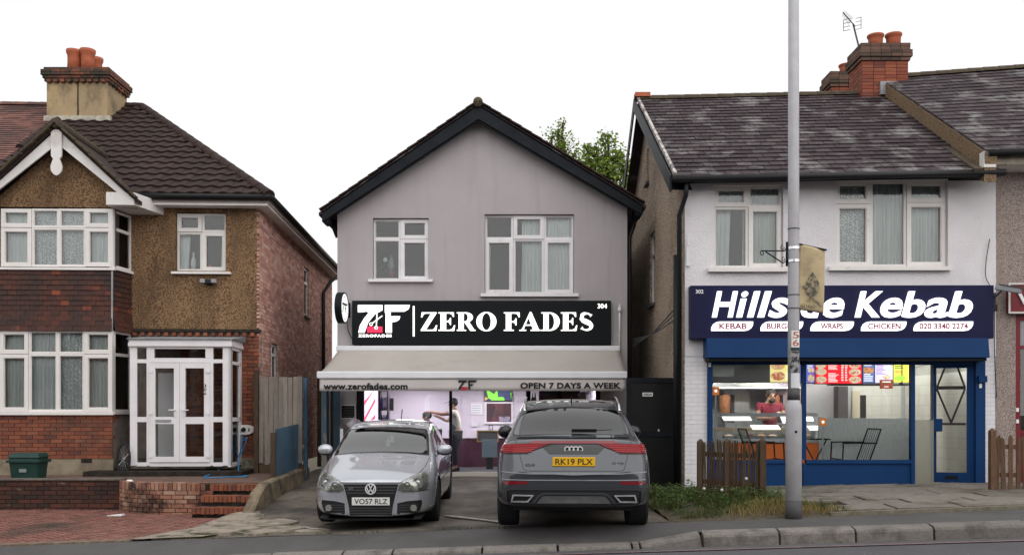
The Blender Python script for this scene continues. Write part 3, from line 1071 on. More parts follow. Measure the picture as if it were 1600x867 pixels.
# side wall
sideF = LH @ Matrix.Rotation(R(90), 4, 'Z')       # u' runs into depth, -v' faces right
s_win1 = LU(487, 455)
hS = [(4.95, 5.65, 3.7, 4.95), (1.1, 1.8, 1.9, 2.7)]
m = MB(sideF)
wallpanel(m, [(0, 0), (9.6, 0), (9.6, E), (0, E)], hS, .012, .1)
part('side_wall', m, m_mortar, lh)
its = bricks(LH, [(-1.55, 0, .3, zb - .1)])
its += bricks(LH, [(-5.2, -2.45, .3, 1.35)], v=0)
rects = [(0, 9.6, 0, E - .02)]
for h in hS: rects = minus(rects, h)
sb = bricks(sideF, rects, v=.012)
for h in hS:
	mw = MB(sideF)
	mw.ring(h[0], h[1], h[2], h[3], .06, .05, .1)
	mw.box(h[0], h[1], .04, .1, h[2] + (h[3] - h[2]) * .66, h[2] + (h[3] - h[2]) * .66 + .06)
	wo = part('side_window', mw, m_upvc, lh)
	part('pane', MB(sideF).box(h[0] + .05, h[1] - .05, .07, .076, h[2] + .05, h[3] - .05), g_win, wo)
	part('sill', MB(sideF).box(h[0] - .05, h[1] + .05, -.05, .1, h[2] - .05, h[2] - .003), m_conc_light, wo)
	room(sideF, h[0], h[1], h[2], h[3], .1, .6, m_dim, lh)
# back and top closing faces
m = MB(LH)
m.quad((-9, 9.6, 0), (0, 9.6, 0), (0, 9.6, E), (-9, 9.6, E))
part('rear_wall', m, m_mortar, lh)

# --- bay window, two storeys
vb = -.62                                 # how far the bay stands forward
bx1 = LU(176, 400, vb)[0]
bx0 = bx1 - 2.15
zt1, zt0 = LU(90, 326, vb)[1], LU(90, 417, vb)[1]      # upper windows
zl1, zl0 = LU(90, 516, vb)[1], LU(90, 641, vb)[1]      # lower windows
ret = LU(205, 400)[0] - bx1                                 # the splayed side's length along u
def bay_side_frame(sgn=1):
	a = LH @ Vector((bx1, vb, 0))
	ang = math.degrees(math.atan2(-vb, ret))
	return LH @ Matrix.Translation((bx1, vb, 0)) @ Matrix.Rotation(R(ang), 4, 'Z'), math.hypot(ret, vb)
BS, bsl = bay_side_frame()
BF = LH @ Matrix.Translation((0, vb, 0))
def px_bay(x, y): return on(LH, x, y, vb)
for nm, rect, mull, tr in (('upper_bay_window', (2, 326, 178, 417), (2, 50, 92, 134, 178), 356), ('lower_bay_window', (0, 516, 176, 643), (0, 45, 90, 132, 176), 553)):
	x0, z1 = px_bay(rect[0], rect[1]); x1, z0 = px_bay(rect[2], rect[3])
	cells = []
	for i in range(4):
		op = i in (0, 3)
		cells += [(mull[i], rect[1], mull[i + 1], tr, op), (mull[i], tr, mull[i + 1], rect[3], op)]
	x0w = x0
	cur = [(mull[i] + 2, rect[1] + 3, mull[i + 1] - 2, rect[3] - 2, m_lace if i in (1, 2) else m_curtain_w) for i in range(4)]
	if 'lower' in nm:
		cur = [(mull[0] + 3, rect[1] + 3, mull[1], rect[3] - 2, m_curtain), (mull[1] + 2, rect[1] + 3, mull[2] - 3, rect[3] - 2, m_net), (mull[2] + 2, rect[1] + 3, mull[3], rect[3] - 2, m_lace), (mull[3] + 2, rect[1] + 3, mull[4], rect[3] - 2, m_curtain)]
	upvc_window(BF, rect, cells, lh, v=0, name='bay_window', curtain=cur, back=.55, rm=.0, sill=(rect[0] - 20, rect[3], rect[2] + 1, rect[3] + 5), silld=.05)
	# corner post and splayed side light
	mm = MB(BS)
	mm.box(-.03, .05, -.01, .08, z0, z1)
	mm.ring(.05, bsl, z0, z1, .045, 0, .06)
	zt = px_bay(90, tr)[1]
	mm.box(.095, bsl - .045, .001, .055, zt - .03, zt + .03)
	sl_ = part('bay_side_light', mm, m_upvc, lh)
	for za, zb_ in ((z0 + .045, zt - .03), (zt + .03, z1 - .045)):
		part('pane', MB(BS).box(.09, bsl - .04, .025, .031, za, zb_), g_win, sl_)
	part('sill', MB(BS).box(-.02, bsl + .03, -.05, .06, z0 - .05, z0 - .002), m_upvc, sl_)
	part('curtain', MB(BS).grid(lambda i, j: (.08 + (bsl - .1) * i, .1 + .015 * math.sin(i * 40), z0 + (z1 - z0) * j), 40, 2), m_curtain, sl_, smooth=True)
# tile-hung band between the bay windows
def apron(z0, z1, mat, nm):
	m = MB(LH)
	a = [(bx0 - 1, vb + .03), (bx1, vb + .03), (bx1 + ret, .02), (bx0 - 1, .02)]
	m.add([(p[0], p[1], z0) for p in a] + [(p[0], p[1], z1) for p in a], [(0, 1, 5, 4), (1, 2, 6, 5), (4, 5, 6, 7), (3, 2, 1, 0)])
	return part(nm, m, mat, lh)
apron(zl1, zt0, m_mortar_dark, 'bay_core')
u = MB()
u.add([(-.5, 0, 0), (.5, 0, 0), (.5, 0, 1), (-.5, 0, 1), (-.5, .016, 0), (.5, .016, 0), (.5, .016, 1), (-.5, .016, 1)], [(0, 1, 2, 3), (5, 4, 7, 6), (0, 4, 5, 1), (3, 2, 6, 7), (1, 5, 6, 2), (0, 3, 7, 4)])
its = []
rt = random.Random(4)
rows = 12
zA, zB = zl1 - .01, zt0 - .05
for r_ in range(rows):
	z = zA + (zB - zA) * r_ / rows
	h = (zB - zA) / rows
	flare = .05 * max(0, 1 - r_ / 3.5)
	for fr_, ua, ub in ((BF, bx0 - .25, bx1), (BS, 0, bsl)):
		off = (r_ % 2) * .083
		k_ = 0
		x = ua - off
		while x < ub:
			a, b = max(x, ua), min(x + .163, ub)
			if b - a > .02:
				rot = fr_.to_3x3() @ Matrix.Rotation(-.16 - flare + rt.uniform(-.02, .02), 3, 'X') @ Matrix.Rotation(rt.uniform(-.012, .012), 3, 'Y')
				its.append(trs(fr_ @ Vector(((a + b) / 2, -.022 - flare + rt.uniform(-.003, .003), z)), rot, (b - a, 1, h * 1.1)))
			x += .167
pieces('hung_tile', its, u, m_hangtile, lh, rest='more_hung_tiles')
m = MB()
a, b = BF @ Vector((bx1, -.03, zA)), BF @ Vector((bx1, -.02, zB))
part('corner_flashing', MB().bar(a, b, .03, .02), m_lead, lh)
# brick apron below the lower bay
apron(.3, zl0 - .04, m_mortar, 'bay_base')
its2 = bricks(BF, [(bx0 - .3, bx1 + .0, .32, zl0 - .045)], v=.02)
its2 += bricks(BS, [(0, bsl, .32, zl0 - .045)], v=.02)
m = MB(LH)
a = [(bx0 - 1, vb - .02), (bx1 + .02, vb - .02), (bx1 + ret + .02, .02), (bx0 - 1, .02)]
m.add([(p[0], p[1], -.05) for p in a] + [(p[0], p[1], .31) for p in a], [(0, 1, 5, 4), (1, 2, 6, 5), (4, 5, 6, 7)])
pl_ = part('bay_plinth', m, M('stained_plinth', (.3, .25, .18), .9, col2=(.16, .13, .09), ns=3, bump=.4, bs=50, dirt=(.55, .52, .48), ds=2.0, dlo=.62, dhi=.7, dst=(1, 1, 2)), lh)
gx, gz = px_bay(136, 719)
part('air_brick', MB(LH).box(gx - .1, gx + .1, vb - .03, vb, gz - .04, gz + .04), m_mortar_dark, lh)
pieces('brick', its + its2 if False else its2 + bricks(LH, [(-1.55, 0, .3, zb - .1)]) + bricks(LH, [(-5.2, -2.45, .3, 1.35)]), unitbox(), m_brick, lh, limit=150, rest='more_front_bricks')
pieces('side_brick', sb, unitbox(), m_sidebrick, lh, limit=300, rest='more_side_bricks')

# --- upper right window
upvc_window(LH, w_up, [(277, 334, 316, 363, True), (316, 334, 354, 363, False), (277, 363, 316, 424, False), (316, 363, 354, 424, True)], lh, sill=(267, 424, 360, 428), curtain=[(278, 366, 296, 422, m_curtain_w), (346, 366, 353, 422, m_curtain)], back=1.6)
# bottle on the inside sill
bu, bz = LU(302, 421, .2)
solo('white_bottle', MB(LH).lathe([(.05, 0), (.055, .12), (.045, .2), (.018, .27), (.02, .33), (.02, .35)], (bu, .22, bz), 14), m_whiteprint, 'white vase bottle on the inner sill of the small upper window', 'bottle', smooth=True)
bu2, bz2 = LU(327, 421, .2)
solo('orange_ornament', MB(LH).ball((bu2, .24, bz2 + .05), .06, sc=(1, .8, .9)), M('orange_clay', (.6, .17, .06), .6), 'small orange ornament on the inner sill beside the white bottle', 'ornament', smooth=True)
# floodlight under it
fu, fz = LU(326, 441, -.1)
t = thing('floodlight', 'black twin floodlight under the small upper window', 'floodlight', LH @ Vector((fu, -.05, fz)))
part('bracket', MB(LH).box(fu - .05, fu + .05, -.06, 0, fz - .05, fz + .03), m_blackplastic, t)
part('lamp_housing', MB(LH).box(fu - .1, fu + .1, -.14, -.05, fz - .03, fz + .05), m_blackplastic, t, bevel=.01)
for s_ in (-1, 1):
	part('lamp_head', MB(LH).box(fu + s_ * .06 - .05 + s_ * .05, fu + s_ * .06 + .05 + s_ * .05, -.17, -.08, fz - .02, fz + .06), m_lead, t, bevel=.012)

# --- gable over the bay
vg_ = vb - .25
ap = at(91, 203, 17.62)
fr_ = at(208, 312, 17.62)
fl_ = Vector((2 * ap.x - fr_.x, fr_.y - .12, fr_.z))
zg0 = px_bay(90, 324)[1]
m = MB(LH)
apl = LH.inverted() @ ap; frl = LH.inverted() @ fr_; fll = LH.inverted() @ fl_
m.add([(fll.x, vb, zg0), (bx1, vb, zg0), (bx1, vb, frl.z - .1), (frl.x, vb, frl.z - .12), (apl.x, vb, apl.z - .15), (fll.x, vb, fll.z - .1)], [(0, 1, 2, 3, 4, 5)])
part('gable_wall', m, m_roughcast, lh)
# bay soffit box on the right and its white fascia
m = MB(LH)
m.add([(bx1 - .02, vb - .27, zg0), (frl.x + .02, vb - .27, zg0 + .0), (frl.x + .28, .0, zg0), (bx1, 0, zg0),
       (bx1 - .02, vb - .27, zg0 + .24), (frl.x + .02, vb - .27, zg0 + .24), (frl.x + .28, .0, zg0 + .24), (bx1, 0, zg0 + .24)],
      [(3, 2, 1, 0), (0, 1, 5, 4), (1, 2, 6, 5), (4, 5, 6, 7), (0, 4, 7, 3)])
part('bay_soffit', m, m_whitepaint, lh)
for s_, f3 in ((1, frl), (-1, fll)):
	m = MB(LH)
	yb = vg_
	d = Vector((f3.x - apl.x, 0, f3.z - apl.z)).normalized()
	nn = Vector((-d.z, 0, d.x)) if s_ > 0 else Vector((d.z, 0, -d.x))
	a0 = Vector((apl.x, yb, apl.z)); a1 = Vector((f3.x, yb, f3.z))
	w_ = .2
	lowA = Vector((apl.x, yb, apl.z - w_ / abs(d.x)))
	lowB = a1 - Vector((0, 0, w_ * .55))
	k = Vector((0, .04, 0))
	m.hull8([a0, a1, lowB, lowA], [a0 + k, a1 + k, lowB + k, lowA + k])
	part('bargeboard', m, m_whitepaint, lh)
# finial drop
m = MB(LH)
c = [(-.1, 0), (.1, 0), (.1, -.5), (.06, -.56), (.085, -.62), (.11, -.7), (.1, -.78), (.05, -.85), (0, -.87), (-.05, -.85), (-.1, -.78), (-.11, -.7), (-.085, -.62), (-.06, -.56), (-.1, -.5)]
m.prism([(apl.x + p[0], apl.z - .02 + p[1]) for p in reversed(c)], vg_ - .045, vg_ - .004)
part('finial_drop', m, m_whitepaint, lh)
# gable roof, small tiles
back = 2.6
th = .07
LI = LH
for s_, f3 in ((1, frl), (-1, fll)):
	d = Vector((f3.x - apl.x, 0, f3.z - apl.z)).normalized()
	up_ = Vector((0, 0, .09))
	e0 = Vector((f3.x, vg_ - .05, f3.z)) + up_ + d * .12
	r0 = Vector((apl.x, vg_ - .05, apl.z)) + up_
	q = [e0, r0, r0 + Vector((0, back, 0)), e0 + Vector((0, back, 0))]
	mm = MB(LH)
	mm.hull8(q, [p - up_ * .8 for p in q])
	part('gable_roof', mm, m_tile, lh)
	m2 = MB()
	for i in range(12):
		a = LH @ e0.lerp(r0, i / 12); b = LH @ e0.lerp(r0, (i + .92) / 12)
		off = Vector((0, -.03, .02 + .008 * (i % 2)))
		m2.bar(a + off, b + off, .12, .035)
	part('verge_tiles', m2, m_moss, lh)
part('gable_ridge', MB(LH).tube([(apl.x, vg_ - .1, apl.z + .09), (apl.x, vg_ + back, apl.z + .09)], .1, 10), m_moss, lh, smooth=True)

# --- main roof
eR = at(421, 306, 18.22)                 # eave corner
rR = at(222, 168, 23.0)                  # ridge end, hip
rL = Vector((-18, 22.6, rR.z))
zE = eR.z
eL = Vector((-18, 17.72, zE))
bR = Vector((eR.x - .4, 28.6, zE))
bL = Vector((-18, 28.2, zE))
pR0 = at(122, 174, 22.9)                 # party line on the ridge
x_party_e = pR0.x
def main_at(x, t):                       # point on the front slope
	e = eL.lerp(eR, (x - eL.x) / (eR.x - eL.x))
	r_ = rL.lerp(rR, (x - rL.x) / (rR.x - rL.x))
	return e.lerp(r_, t)
m = MB()
m.hull8([eL, eR, rR, rL], [p - Vector((0, 0, .1)) for p in (eL, eR, rR, rL)])
m.add([eR, bR, rR], [(0, 1, 2)])
m.add([bR, bL, rL, rR], [(0, 1, 2, 3)])
part('roof', m, m_tile, lh)
rooft = part('roof_deck', MB().add([eL - Vector((0, 0, .12)), eR - Vector((0, 0, .12)), bR - Vector((0, 0, .12)), bL - Vector((0, 0, .12))], [(0, 1, 2, 3)]), m_whitepaint, lh)
# profiled tile: pan and roll
u = MB()
pr = [(-.5, .006), (-.32, -.002), (-.12, .0), (.06, .018), (.24, .026), (.4, .02), (.5, .008)]
kk = len(pr)
u.add([(p[0], 0, p[1] + .02) for p in pr] + [(p[0], 1, p[1] + .02) for p in pr] + [(p[0], 0, p[1] - .01) for p in pr],
      [(i, i + 1, kk + i + 1, kk + i) for i in range(kk - 1)] + [(2 * kk + i, 2 * kk + i + 1, i + 1, i) for i in range(kk - 1)])
qd = [main_at(pR0.x + .05, 0), eR, rR, main_at(pR0.x + .05, 1)]
its = [t_ for t_ in tile_patch(qd, 17, .3, .035, over=1.1, stag=0) if not (LH.inverted() @ t_.translation).x < (LH.inverted() @ Vector((-8.2, 0, 0))).x or t_.translation.z > ap.z - .6]
its = [t_ for t_ in its]
pieces('roof_tile', its, u, m_tile, lh, rest='more_roof_tiles')
uf = MB(); uf.box(-.5, .5, 0, 1, -.006, .008)
qd = [main_at(-17.5, 0), main_at(pR0.x - .02, 0), main_at(pR0.x - .02, 1), main_at(-17.5, 1)]
its = [t_ for t_ in tile_patch(qd, 40, .2, .02, over=1.2) if t_.translation.x > -14.6 and t_.translation.z > 7.0]
mb = MB()
for t_ in its: mb.add([t_ @ p for p in uf.v], uf.f)
part('clay_tiles', mb, m_clay, lh, kind='stuff', label='reddish clay tiles on the left end of the roof')
# hip and ridge tiles
def ridge_tiles(a, b, n, r_, mat, nm='ridge_tile', parent=None):
	a, b = Vector(a), Vector(b)
	d = (b - a)
	L = d.length / n
	uu = MB()
	prof = [(math.cos(x) * 1.0, math.sin(x)) for x in [math.pi * k_ / 6 for k_ in range(7)]]
	uu.add([(p[0], 0, p[1]) for p in prof] + [(p[0] * .93, 1.02, p[1] * .93) for p in prof], [(i, i + 1, 8 + i, 7 + i) for i in range(6)] + [tuple(range(7))])
	ey = d.normalized()
	ex = ey.cross(Vector((0, 0, 1))).normalized()
	ez = ex.cross(ey)
	rot = Matrix((ex, ey, ez)).transposed()
	pieces(nm, [trs(a + d * (i / n), rot, (r_, L, r_)) for i in range(n)], uu, mat, parent)
ridge_tiles(eR, rR, 16, .12, m_tile, 'hip_tile', lh)
ridge_tiles(main_at(pR0.x, 1), rR, 7, .12, m_tile, 'ridge_tile', lh)
ridge_tiles(main_at(-15, 1), main_at(pR0.x, 1), 14, .1, m_clay, 'clay_ridge_tile', lh)
a, b = main_at(pR0.x, .45), main_at(pR0.x, 1)
ridge_tiles(a, b, 9, .11, m_tile, 'party_tile', lh)
# fascias, soffit and gutters
fz_ = Vector((0, 0, -.1))
m = MB()
k = Vector((0, 0, -.2))
e0 = main_at(-8.0, 0)
m.hull8([e0 + Vector((0, .06, .02)), eR + Vector((-.05, .06, .02)), eR + Vector((-.05, .09, .02)), e0 + Vector((0, .09, .02))], [p + k for p in (e0 + Vector((0, .06, .02)), eR + Vector((-.05, .06, .02)), eR + Vector((-.05, .09, .02)), e0 + Vector((0, .09, .02)))])
m.hull8([eR + Vector((-.06, .06, .02)), bR + Vector((-.06, 0, .02)), bR + Vector((-.09, 0, .02)), eR + Vector((-.09, .06, .02))], [p + k for p in (eR + Vector((-.06, .06, .02)), bR + Vector((-.06, 0, .02)), bR + Vector((-.09, 0, .02)), eR + Vector((-.09, .06, .02)))])
part('fascia', m, m_whitepaint, lh)
c = LH @ Vector((0, 0, E - .07))
m = MB(); m.add([e0 + Vector((0, .08, -.17)), eR + Vector((-.07, .08, -.17)), bR + Vector((-.07, 0, -.17)), bR + Vector((-.6, 0, -.17)), eR + Vector((-.5, .55, -.17)), e0 + Vector((0, .6, -.17))], [(0, 1, 4, 5), (1, 2, 3, 4)])
part('soffit', m, m_whitepaint, lh)
g = Vector((.0, -.01, -.02))
m = MB().tube([e0 + g, eR + g + Vector((.03, 0, 0))], .055, 10).tube([eR + Vector((.03, 0, -.02)), bR + Vector((.03, 0, -.02))], .055, 10)
part('gutter', m, m_blackplastic, lh, smooth=True)
# --- chimney
cy = 21.9
c0, c1 = at(73, 185, cy), at(168, 185, cy)
ztop = at(100, 128, cy).z
zcap0, zcap1 = ztop, at(100, 106, cy).z
m = MB().box(c0.x, c1.x, cy, cy + 1.1, c0.z - .9, ztop)
ch = part('chimney', m, m_stackrender, lh)
its = []
rch = random.Random(8)
def brick_ring(x0, x1, y0, y1, z, h=.068, L=.225):
	out = []
	nx = max(1, round((x1 - x0) / L)); ny = max(1, round((y1 - y0) / L))
	for i in range(nx):
		for y_ in (y0 + .05, y1 - .05):
			out.append(trs(Vector((x0 + (i + .5) * (x1 - x0) / nx, y_, z + h / 2)), Matrix.Rotation(rch.uniform(-.02, .02), 3, 'Y'), ((x1 - x0) / nx - .01, .1 + rch.uniform(0, .008), h - .008)))
	for i in range(ny):
		for x_ in (x0 + .05, x1 - .05):
			out.append(trs(Vector((x_, y0 + (i + .5) * (y1 - y0) / ny, z + h / 2)), Matrix.Rotation(rch.uniform(-.02, .02), 3, 'X'), (.1 + rch.uniform(0, .008), (y1 - y0) / ny - .01, h - .008)))
	return out
hh = (zcap1 - zcap0) / 5
for i, ov in enumerate((.04, .07, .1, .1, .05)):
	z_ = zcap0 + i * hh
	if i == 0:
		nn = 9
		for j in range(nn):
			its.append(trs(Vector((c0.x + (j + .5) * (c1.x - c0.x) / nn, cy - .03, z_ + hh / 2 - .03)), None, (.09, .12, hh)))
		for j in range(6):
			its.append(trs(Vector((c1.x + .03, cy + (j + .5) * 1.1 / 6, z_ + hh / 2 - .03)), None, (.12, .09, hh)))
	its += brick_ring(c0.x - ov, c1.x + ov, cy - ov, cy + 1.1 + ov, z_, hh)
pieces('stack_brick', its, unitbox(), m_stackbrick, ch)
part('cap', MB().box(c0.x - .04, c1.x + .04, cy - .04, cy + 1.14, zcap0 + .02, zcap1 - .01), m_moss, ch)
part('chimney_flashing', MB().box(c0.x - .05, c1.x + .08, cy - .05, cy + .06, c0.z - .2, at(100, 182, cy).z), M('pale_flashing', (.5, .46, .38), .8, col2=(.3, .28, .24), ns=8), ch)
part('joint_line', MB().box(at(122, 150, cy).x - .012, at(122, 150, cy).x + .012, cy - .015, cy, c0.z, ztop), m_mortar_dark, ch)
for px_, dy, top_, w_ in ((116, .25, 79, .16), (137, .25, 78, .16), (127, .8, 90, .15), (150, .8, 91, .15)):
	p = at(px_, zcap1, cy + dy)
	h_ = at(px_, top_, cy + dy).z - zcap1
	part('chimney_pot', MB().lathe([(w_ * 1.0, 0), (w_ * .93, h_ * .5), (w_ * .95, h_ * .75), (w_ * 1.12, h_ * .86), (w_ * 1.15, h_), (w_ * .95, h_), (w_ * .9, h_ * .7)], (p.x, cy + dy, zcap1 - .01), 18), m_terracotta, ch, smooth=True)

# --- porch
vp = -.85
PF = LH @ Matrix.Translation((0, vp, 0))
def pp(px, py): return on(LH, px, py, vp)
x0, zT = pp(204, 540); x1, zB_ = pp(352, 729)
zroof = pp(204, 530)[1]
m = MB(PF)
edges = [204, 233, 330, 352]
def bar_px(xa, ya, xb, yb, y0=-.0, y1=.07):
	a, d = pp(xa, ya); b, e = pp(xb, yb)
	m.box(a, b, y0, y1, e, d)
# posts
for xa, xb in ((203, 214), (229, 234), (328, 333), (348, 361)):
	bar_px(xa, 538, xb, 727)
for ya, yb in ((538, 543), (561, 567), (722, 728)):
	bar_px(214, ya, 229, yb); bar_px(333, ya, 348, yb)
for ya, yb in ((651, 659),):
	bar_px(214, ya, 229, yb); bar_px(333, ya, 348, yb)
bar_px(234, 538, 328, 545); bar_px(234, 559, 328, 566); bar_px(234, 722, 328, 728)
bar_px(234, 545, 241, 559); bar_px(321, 545, 328, 559)
porch = part('porch_frame', m, m_upvc_cool, lh)
def pane_px(xa, ya, xb, yb, par, y=.03):
	a, d = pp(xa, ya); b, e = pp(xb, yb)
	return part('pane', MB(PF).box(a, b, y, y + .006, e, d), g_win, par)
for xa, xb in ((213, 230), (332, 349)):
	pane_px(xa, 542, xb, 562, porch); pane_px(xa, 566, xb, 652, porch); pane_px(xa, 658, xb, 723, porch)
pane_px(240, 544, 322, 560, porch)
for xa, xb, hx in ((234.4, 281, 274), (281.4, 328, 287)):
	m = MB(PF)
	a, d = pp(xa, 566.5); b, e = pp(xb, 721.5)
	m.ring(a, b, e, d, .105, -.025, .05)
	za = pp(xa, 651)[1]; zb2 = pp(xa, 662)[1]
	m.box(a + .105, b - .105, -.024, .05, zb2, za)
	dr = part('porch_door', m, m_upvc_cool, lh)
	part('pane', MB(PF).box(a + .1, b - .1, .02, .026, e + .1, zb2 + .005), g_win, dr)
	part('pane', MB(PF).box(a + .1, b - .1, .02, .026, za - .005, d - .1), g_win, dr)
	hu, hz = pp(hx, 641)
	sg = -1 if hx < 281 else 1
	mh = MB(PF)
	mh.box(hu - .018, hu + .018, -.035, -.025, hz - .12, hz + .07)
	mh.box(hu - .012, hu + .012, -.07, -.035, hz, hz + .022)
	mh.box(hu - .012 + (sg < 0) * -.1, hu + .012 + (sg > 0) * .1, -.075, -.06, hz, hz + .02)
	part('handle', mh, m_upvc_cool, dr)
	for hy in (580, 645, 712):
		q_, w_ = pp(xa + 2 if sg < 0 else xb - 2, hy)
		part('hinge', MB(PF).box(q_ - .035, q_ + .035, -.04, -.024, w_ - .03, w_ + .03), m_upvc_cool, dr)
	if sg < 0:
		a_, d_ = pp(244, 655); b_, e_ = pp(268, 659)
		part('letter_plate', MB(PF).box(a_, b_, -.04, -.024, e_, d_), m_lead, dr)
	else:
		mt = MB(PF)
		for i, ch_ in enumerate('306'):
			a_, d_ = pp(319.5, 600 + i * 6); b_, e_ = pp(323, 605 + i * 6)
			text_on(mt, ch_, a_, b_, e_, d_, -.028, .004, bold=.02)
		part('door_number', mt, m_inkblack, dr)
# side of the porch
xs_, _ = pp(361, 600)
m = MB(PF)
zc = pp(300, 655)[1]; zl_ = pp(300, 566)[1]
for (za, zb2) in ((zB_, zB_ + .07), (zc - .04, zc + .04), (zl_ - .03, zl_ + .03), (zT - .07, zT)):
	m.box(xs_ - .06, xs_, .07, .78, za, zb2)
m.box(xs_ - .06, xs_, .66, .83, zB_, zT)
m.box(xs_ - .06, xs_, .0, .1, zB_, zT)
part('porch_side_frame', m, m_upvc_cool, lh)
for za, zb2 in ((zB_ + .06, zc - .03), (zc + .03, zl_ - .02), (zl_ + .02, zT - .06)):
	part('pane', MB(PF).box(xs_ - .035, xs_ - .029, .09, .7, za, zb2), g_win, porch)
# porch roof
m = MB(PF)
m.box(x0 - .03, xs_ + .03, -.05, .85, zT - .01, zT + .06)
m.box(x0 - .015, xs_ + .015, -.03, .85, zT + .062, zroof)
part('porch_cornice', m, m_upvc_cool, lh)
m = MB(PF)
m.hull8([(x0 - .05, -.08, zroof + .002), (xs_ + .06, -.08, zroof + .002), (xs_ + .06, .84, zroof + .002), (x0 - .05, .84, zroof + .002)], [(x0 - .05, -.08, zroof + .015), (xs_ + .06, -.08, zroof + .015), (xs_ + .1, .84, zroof + .12), (x0 - .05, .84, zroof + .12)])
part('porch_roof', m, m_lead, lh)
# porch inside: floor, original front door in brick wall
m = MB(LH)
a, d = on(LH, 236, 556, .0); b, e = on(LH, 322, 735, .0)
part('inner_door', MB(LH).box(-2.0, -1.55, -.02, .02, .1, 2.0), m_upvc_cool, lh)
part('porch_floor', MB(LH).box(-2.72, -.48, vp - .0, .02, .0, .06), m_concrete, lh)
stp = MB(LH).box(-3.0, -.05, vp - .33, -.2, -.02, .1)
part('porch_step', stp, m_mortar_dark, lh)
# gutter pipe at the side, far
m = MB(sideF)
m.tube([(7.6, -.06, 0), (7.6, -.06, 4.6), (7.9, -.2, 4.95), (8.2, -.42, 5.2)], .05, 8)
part('downpipe', m, m_blackplastic, lh, smooth=True)

# --- things on the terrace
# charger and cable
cu_, cz_ = LU(383, 671, -.06)
t = thing('car_charger', 'white oval car charger on the brick pier, blue cable hanging from it', 'charger', LH @ Vector((cu_, -.03, cz_)))
m = MB(LH)
m.disc(cu_, cz_, .165, -.09, -.012, 28, .085)
part('casing', m, m_upvc, t, bevel=.015)
part('socket', MB(LH).disc(cu_ - .02, cz_ + .002, .045, -.115, -.09, 18), m_blackplastic, t)
part('indicator', MB(LH).box(cu_ + .07, cu_ + .095, -.094, -.088, cz_ - .03, cz_ + .03), m_blackplastic, t)
def wp(px, py, v): 
	a, b = on(LH, px, py, v); return LH @ Vector((a, v, b))
gt = .02 + .0
cab = [wp(379, 678, -.12), wp(378, 690, -.16), wp(376, 705, -.18), wp(368, 718, -.25), wp(350, 727, -.55), wp(335, 738, -.95)]
fl = lambda px, v: LH @ Vector((on(LH, px, 700, v)[0], v, .025))
cab += [fl(318, -1.6), fl(330, -1.75), fl(370, -1.5), fl(386, -1.45), fl(384, -1.2), fl(374, -1.1)]
cab += [wp(373, 722, -.5), wp(378, 705, -.2), wp(384, 690, -.15), wp(386, 683, -.12), wp(380, 688, -.14)]
def smooth_path(pts, n=6):
	out = []
	P_ = [pts[0]] + list(pts) + [pts[-1]]
	for i in range(1, len(P_) - 2):
		a, b, c_, d_ = P_[i - 1:i + 3]
		for k_ in range(n):
			s_ = k_ / n
			out.append(.5 * ((2 * b) + (c_ - a) * s_ + (2 * a - 5 * b + 4 * c_ - d_) * s_ ** 2 + (3 * b - a - 3 * c_ + d_) * s_ ** 3))
	out.append(pts[-1])
	return out
part('cable', MB().tube(smooth_path(cab), .011, 6), M('blue_cable', (.03, .2, .42), .5), t, smooth=True)
# recycling box
bb = at(45, 744, 16.75)
t = thing('recycling_box', 'dark green plastic recycling box with lid on the terrace', 'bin', (bb.x, 16.75, TZ))
m = MB()
hw, dp, hh_ = .27, .2, .38
m.hull8([(bb.x - hw * .86, 16.75 - dp * .85, TZ), (bb.x + hw * .86, 16.75 - dp * .85, TZ), (bb.x + hw * .86, 16.75 + dp * .85, TZ), (bb.x - hw * .86, 16.75 + dp * .85, TZ)],
		[(bb.x - hw, 16.75 - dp, TZ + hh_), (bb.x + hw, 16.75 - dp, TZ + hh_), (bb.x + hw, 16.75 + dp, TZ + hh_), (bb.x - hw, 16.75 + dp, TZ + hh_)])
m_green = M('green_plastic', (.008, .032, .026), .5, col2=(.012, .045, .036), ns=6)
part('body', m, m_green, t, bevel=.02)
part('rim', MB().box(bb.x - hw - .03, bb.x + hw + .03, 16.75 - dp - .03, 16.75 + dp + .03, TZ + hh_ - .08, TZ + hh_ - .03), m_green, t, bevel=.01)
part('lid', MB().hull8([(bb.x - hw - .02, 16.75 - dp - .02, TZ + hh_ + .003), (bb.x + hw + .02, 16.75 - dp - .02, TZ + hh_ + .003), (bb.x + hw + .02, 16.75 + dp, TZ + hh_ + .003), (bb.x - hw - .02, 16.75 + dp, TZ + hh_ + .003)],
		[(bb.x - hw + .02, 16.75 - dp + .03, TZ + hh_ + .09), (bb.x + hw - .02, 16.75 - dp + .03, TZ + hh_ + .09), (bb.x + hw - .02, 16.75 + dp - .03, TZ + hh_ + .09), (bb.x - hw + .02, 16.75 + dp - .03, TZ + hh_ + .09)]), m_green, t, bevel=.02)
part('printed_mark', MB().box(bb.x - .07, bb.x + .06, 16.75 - dp - .004, 16.75 - dp + .005, TZ + .13, TZ + .19), M('grey_print', (.2, .24, .23), .6), t)
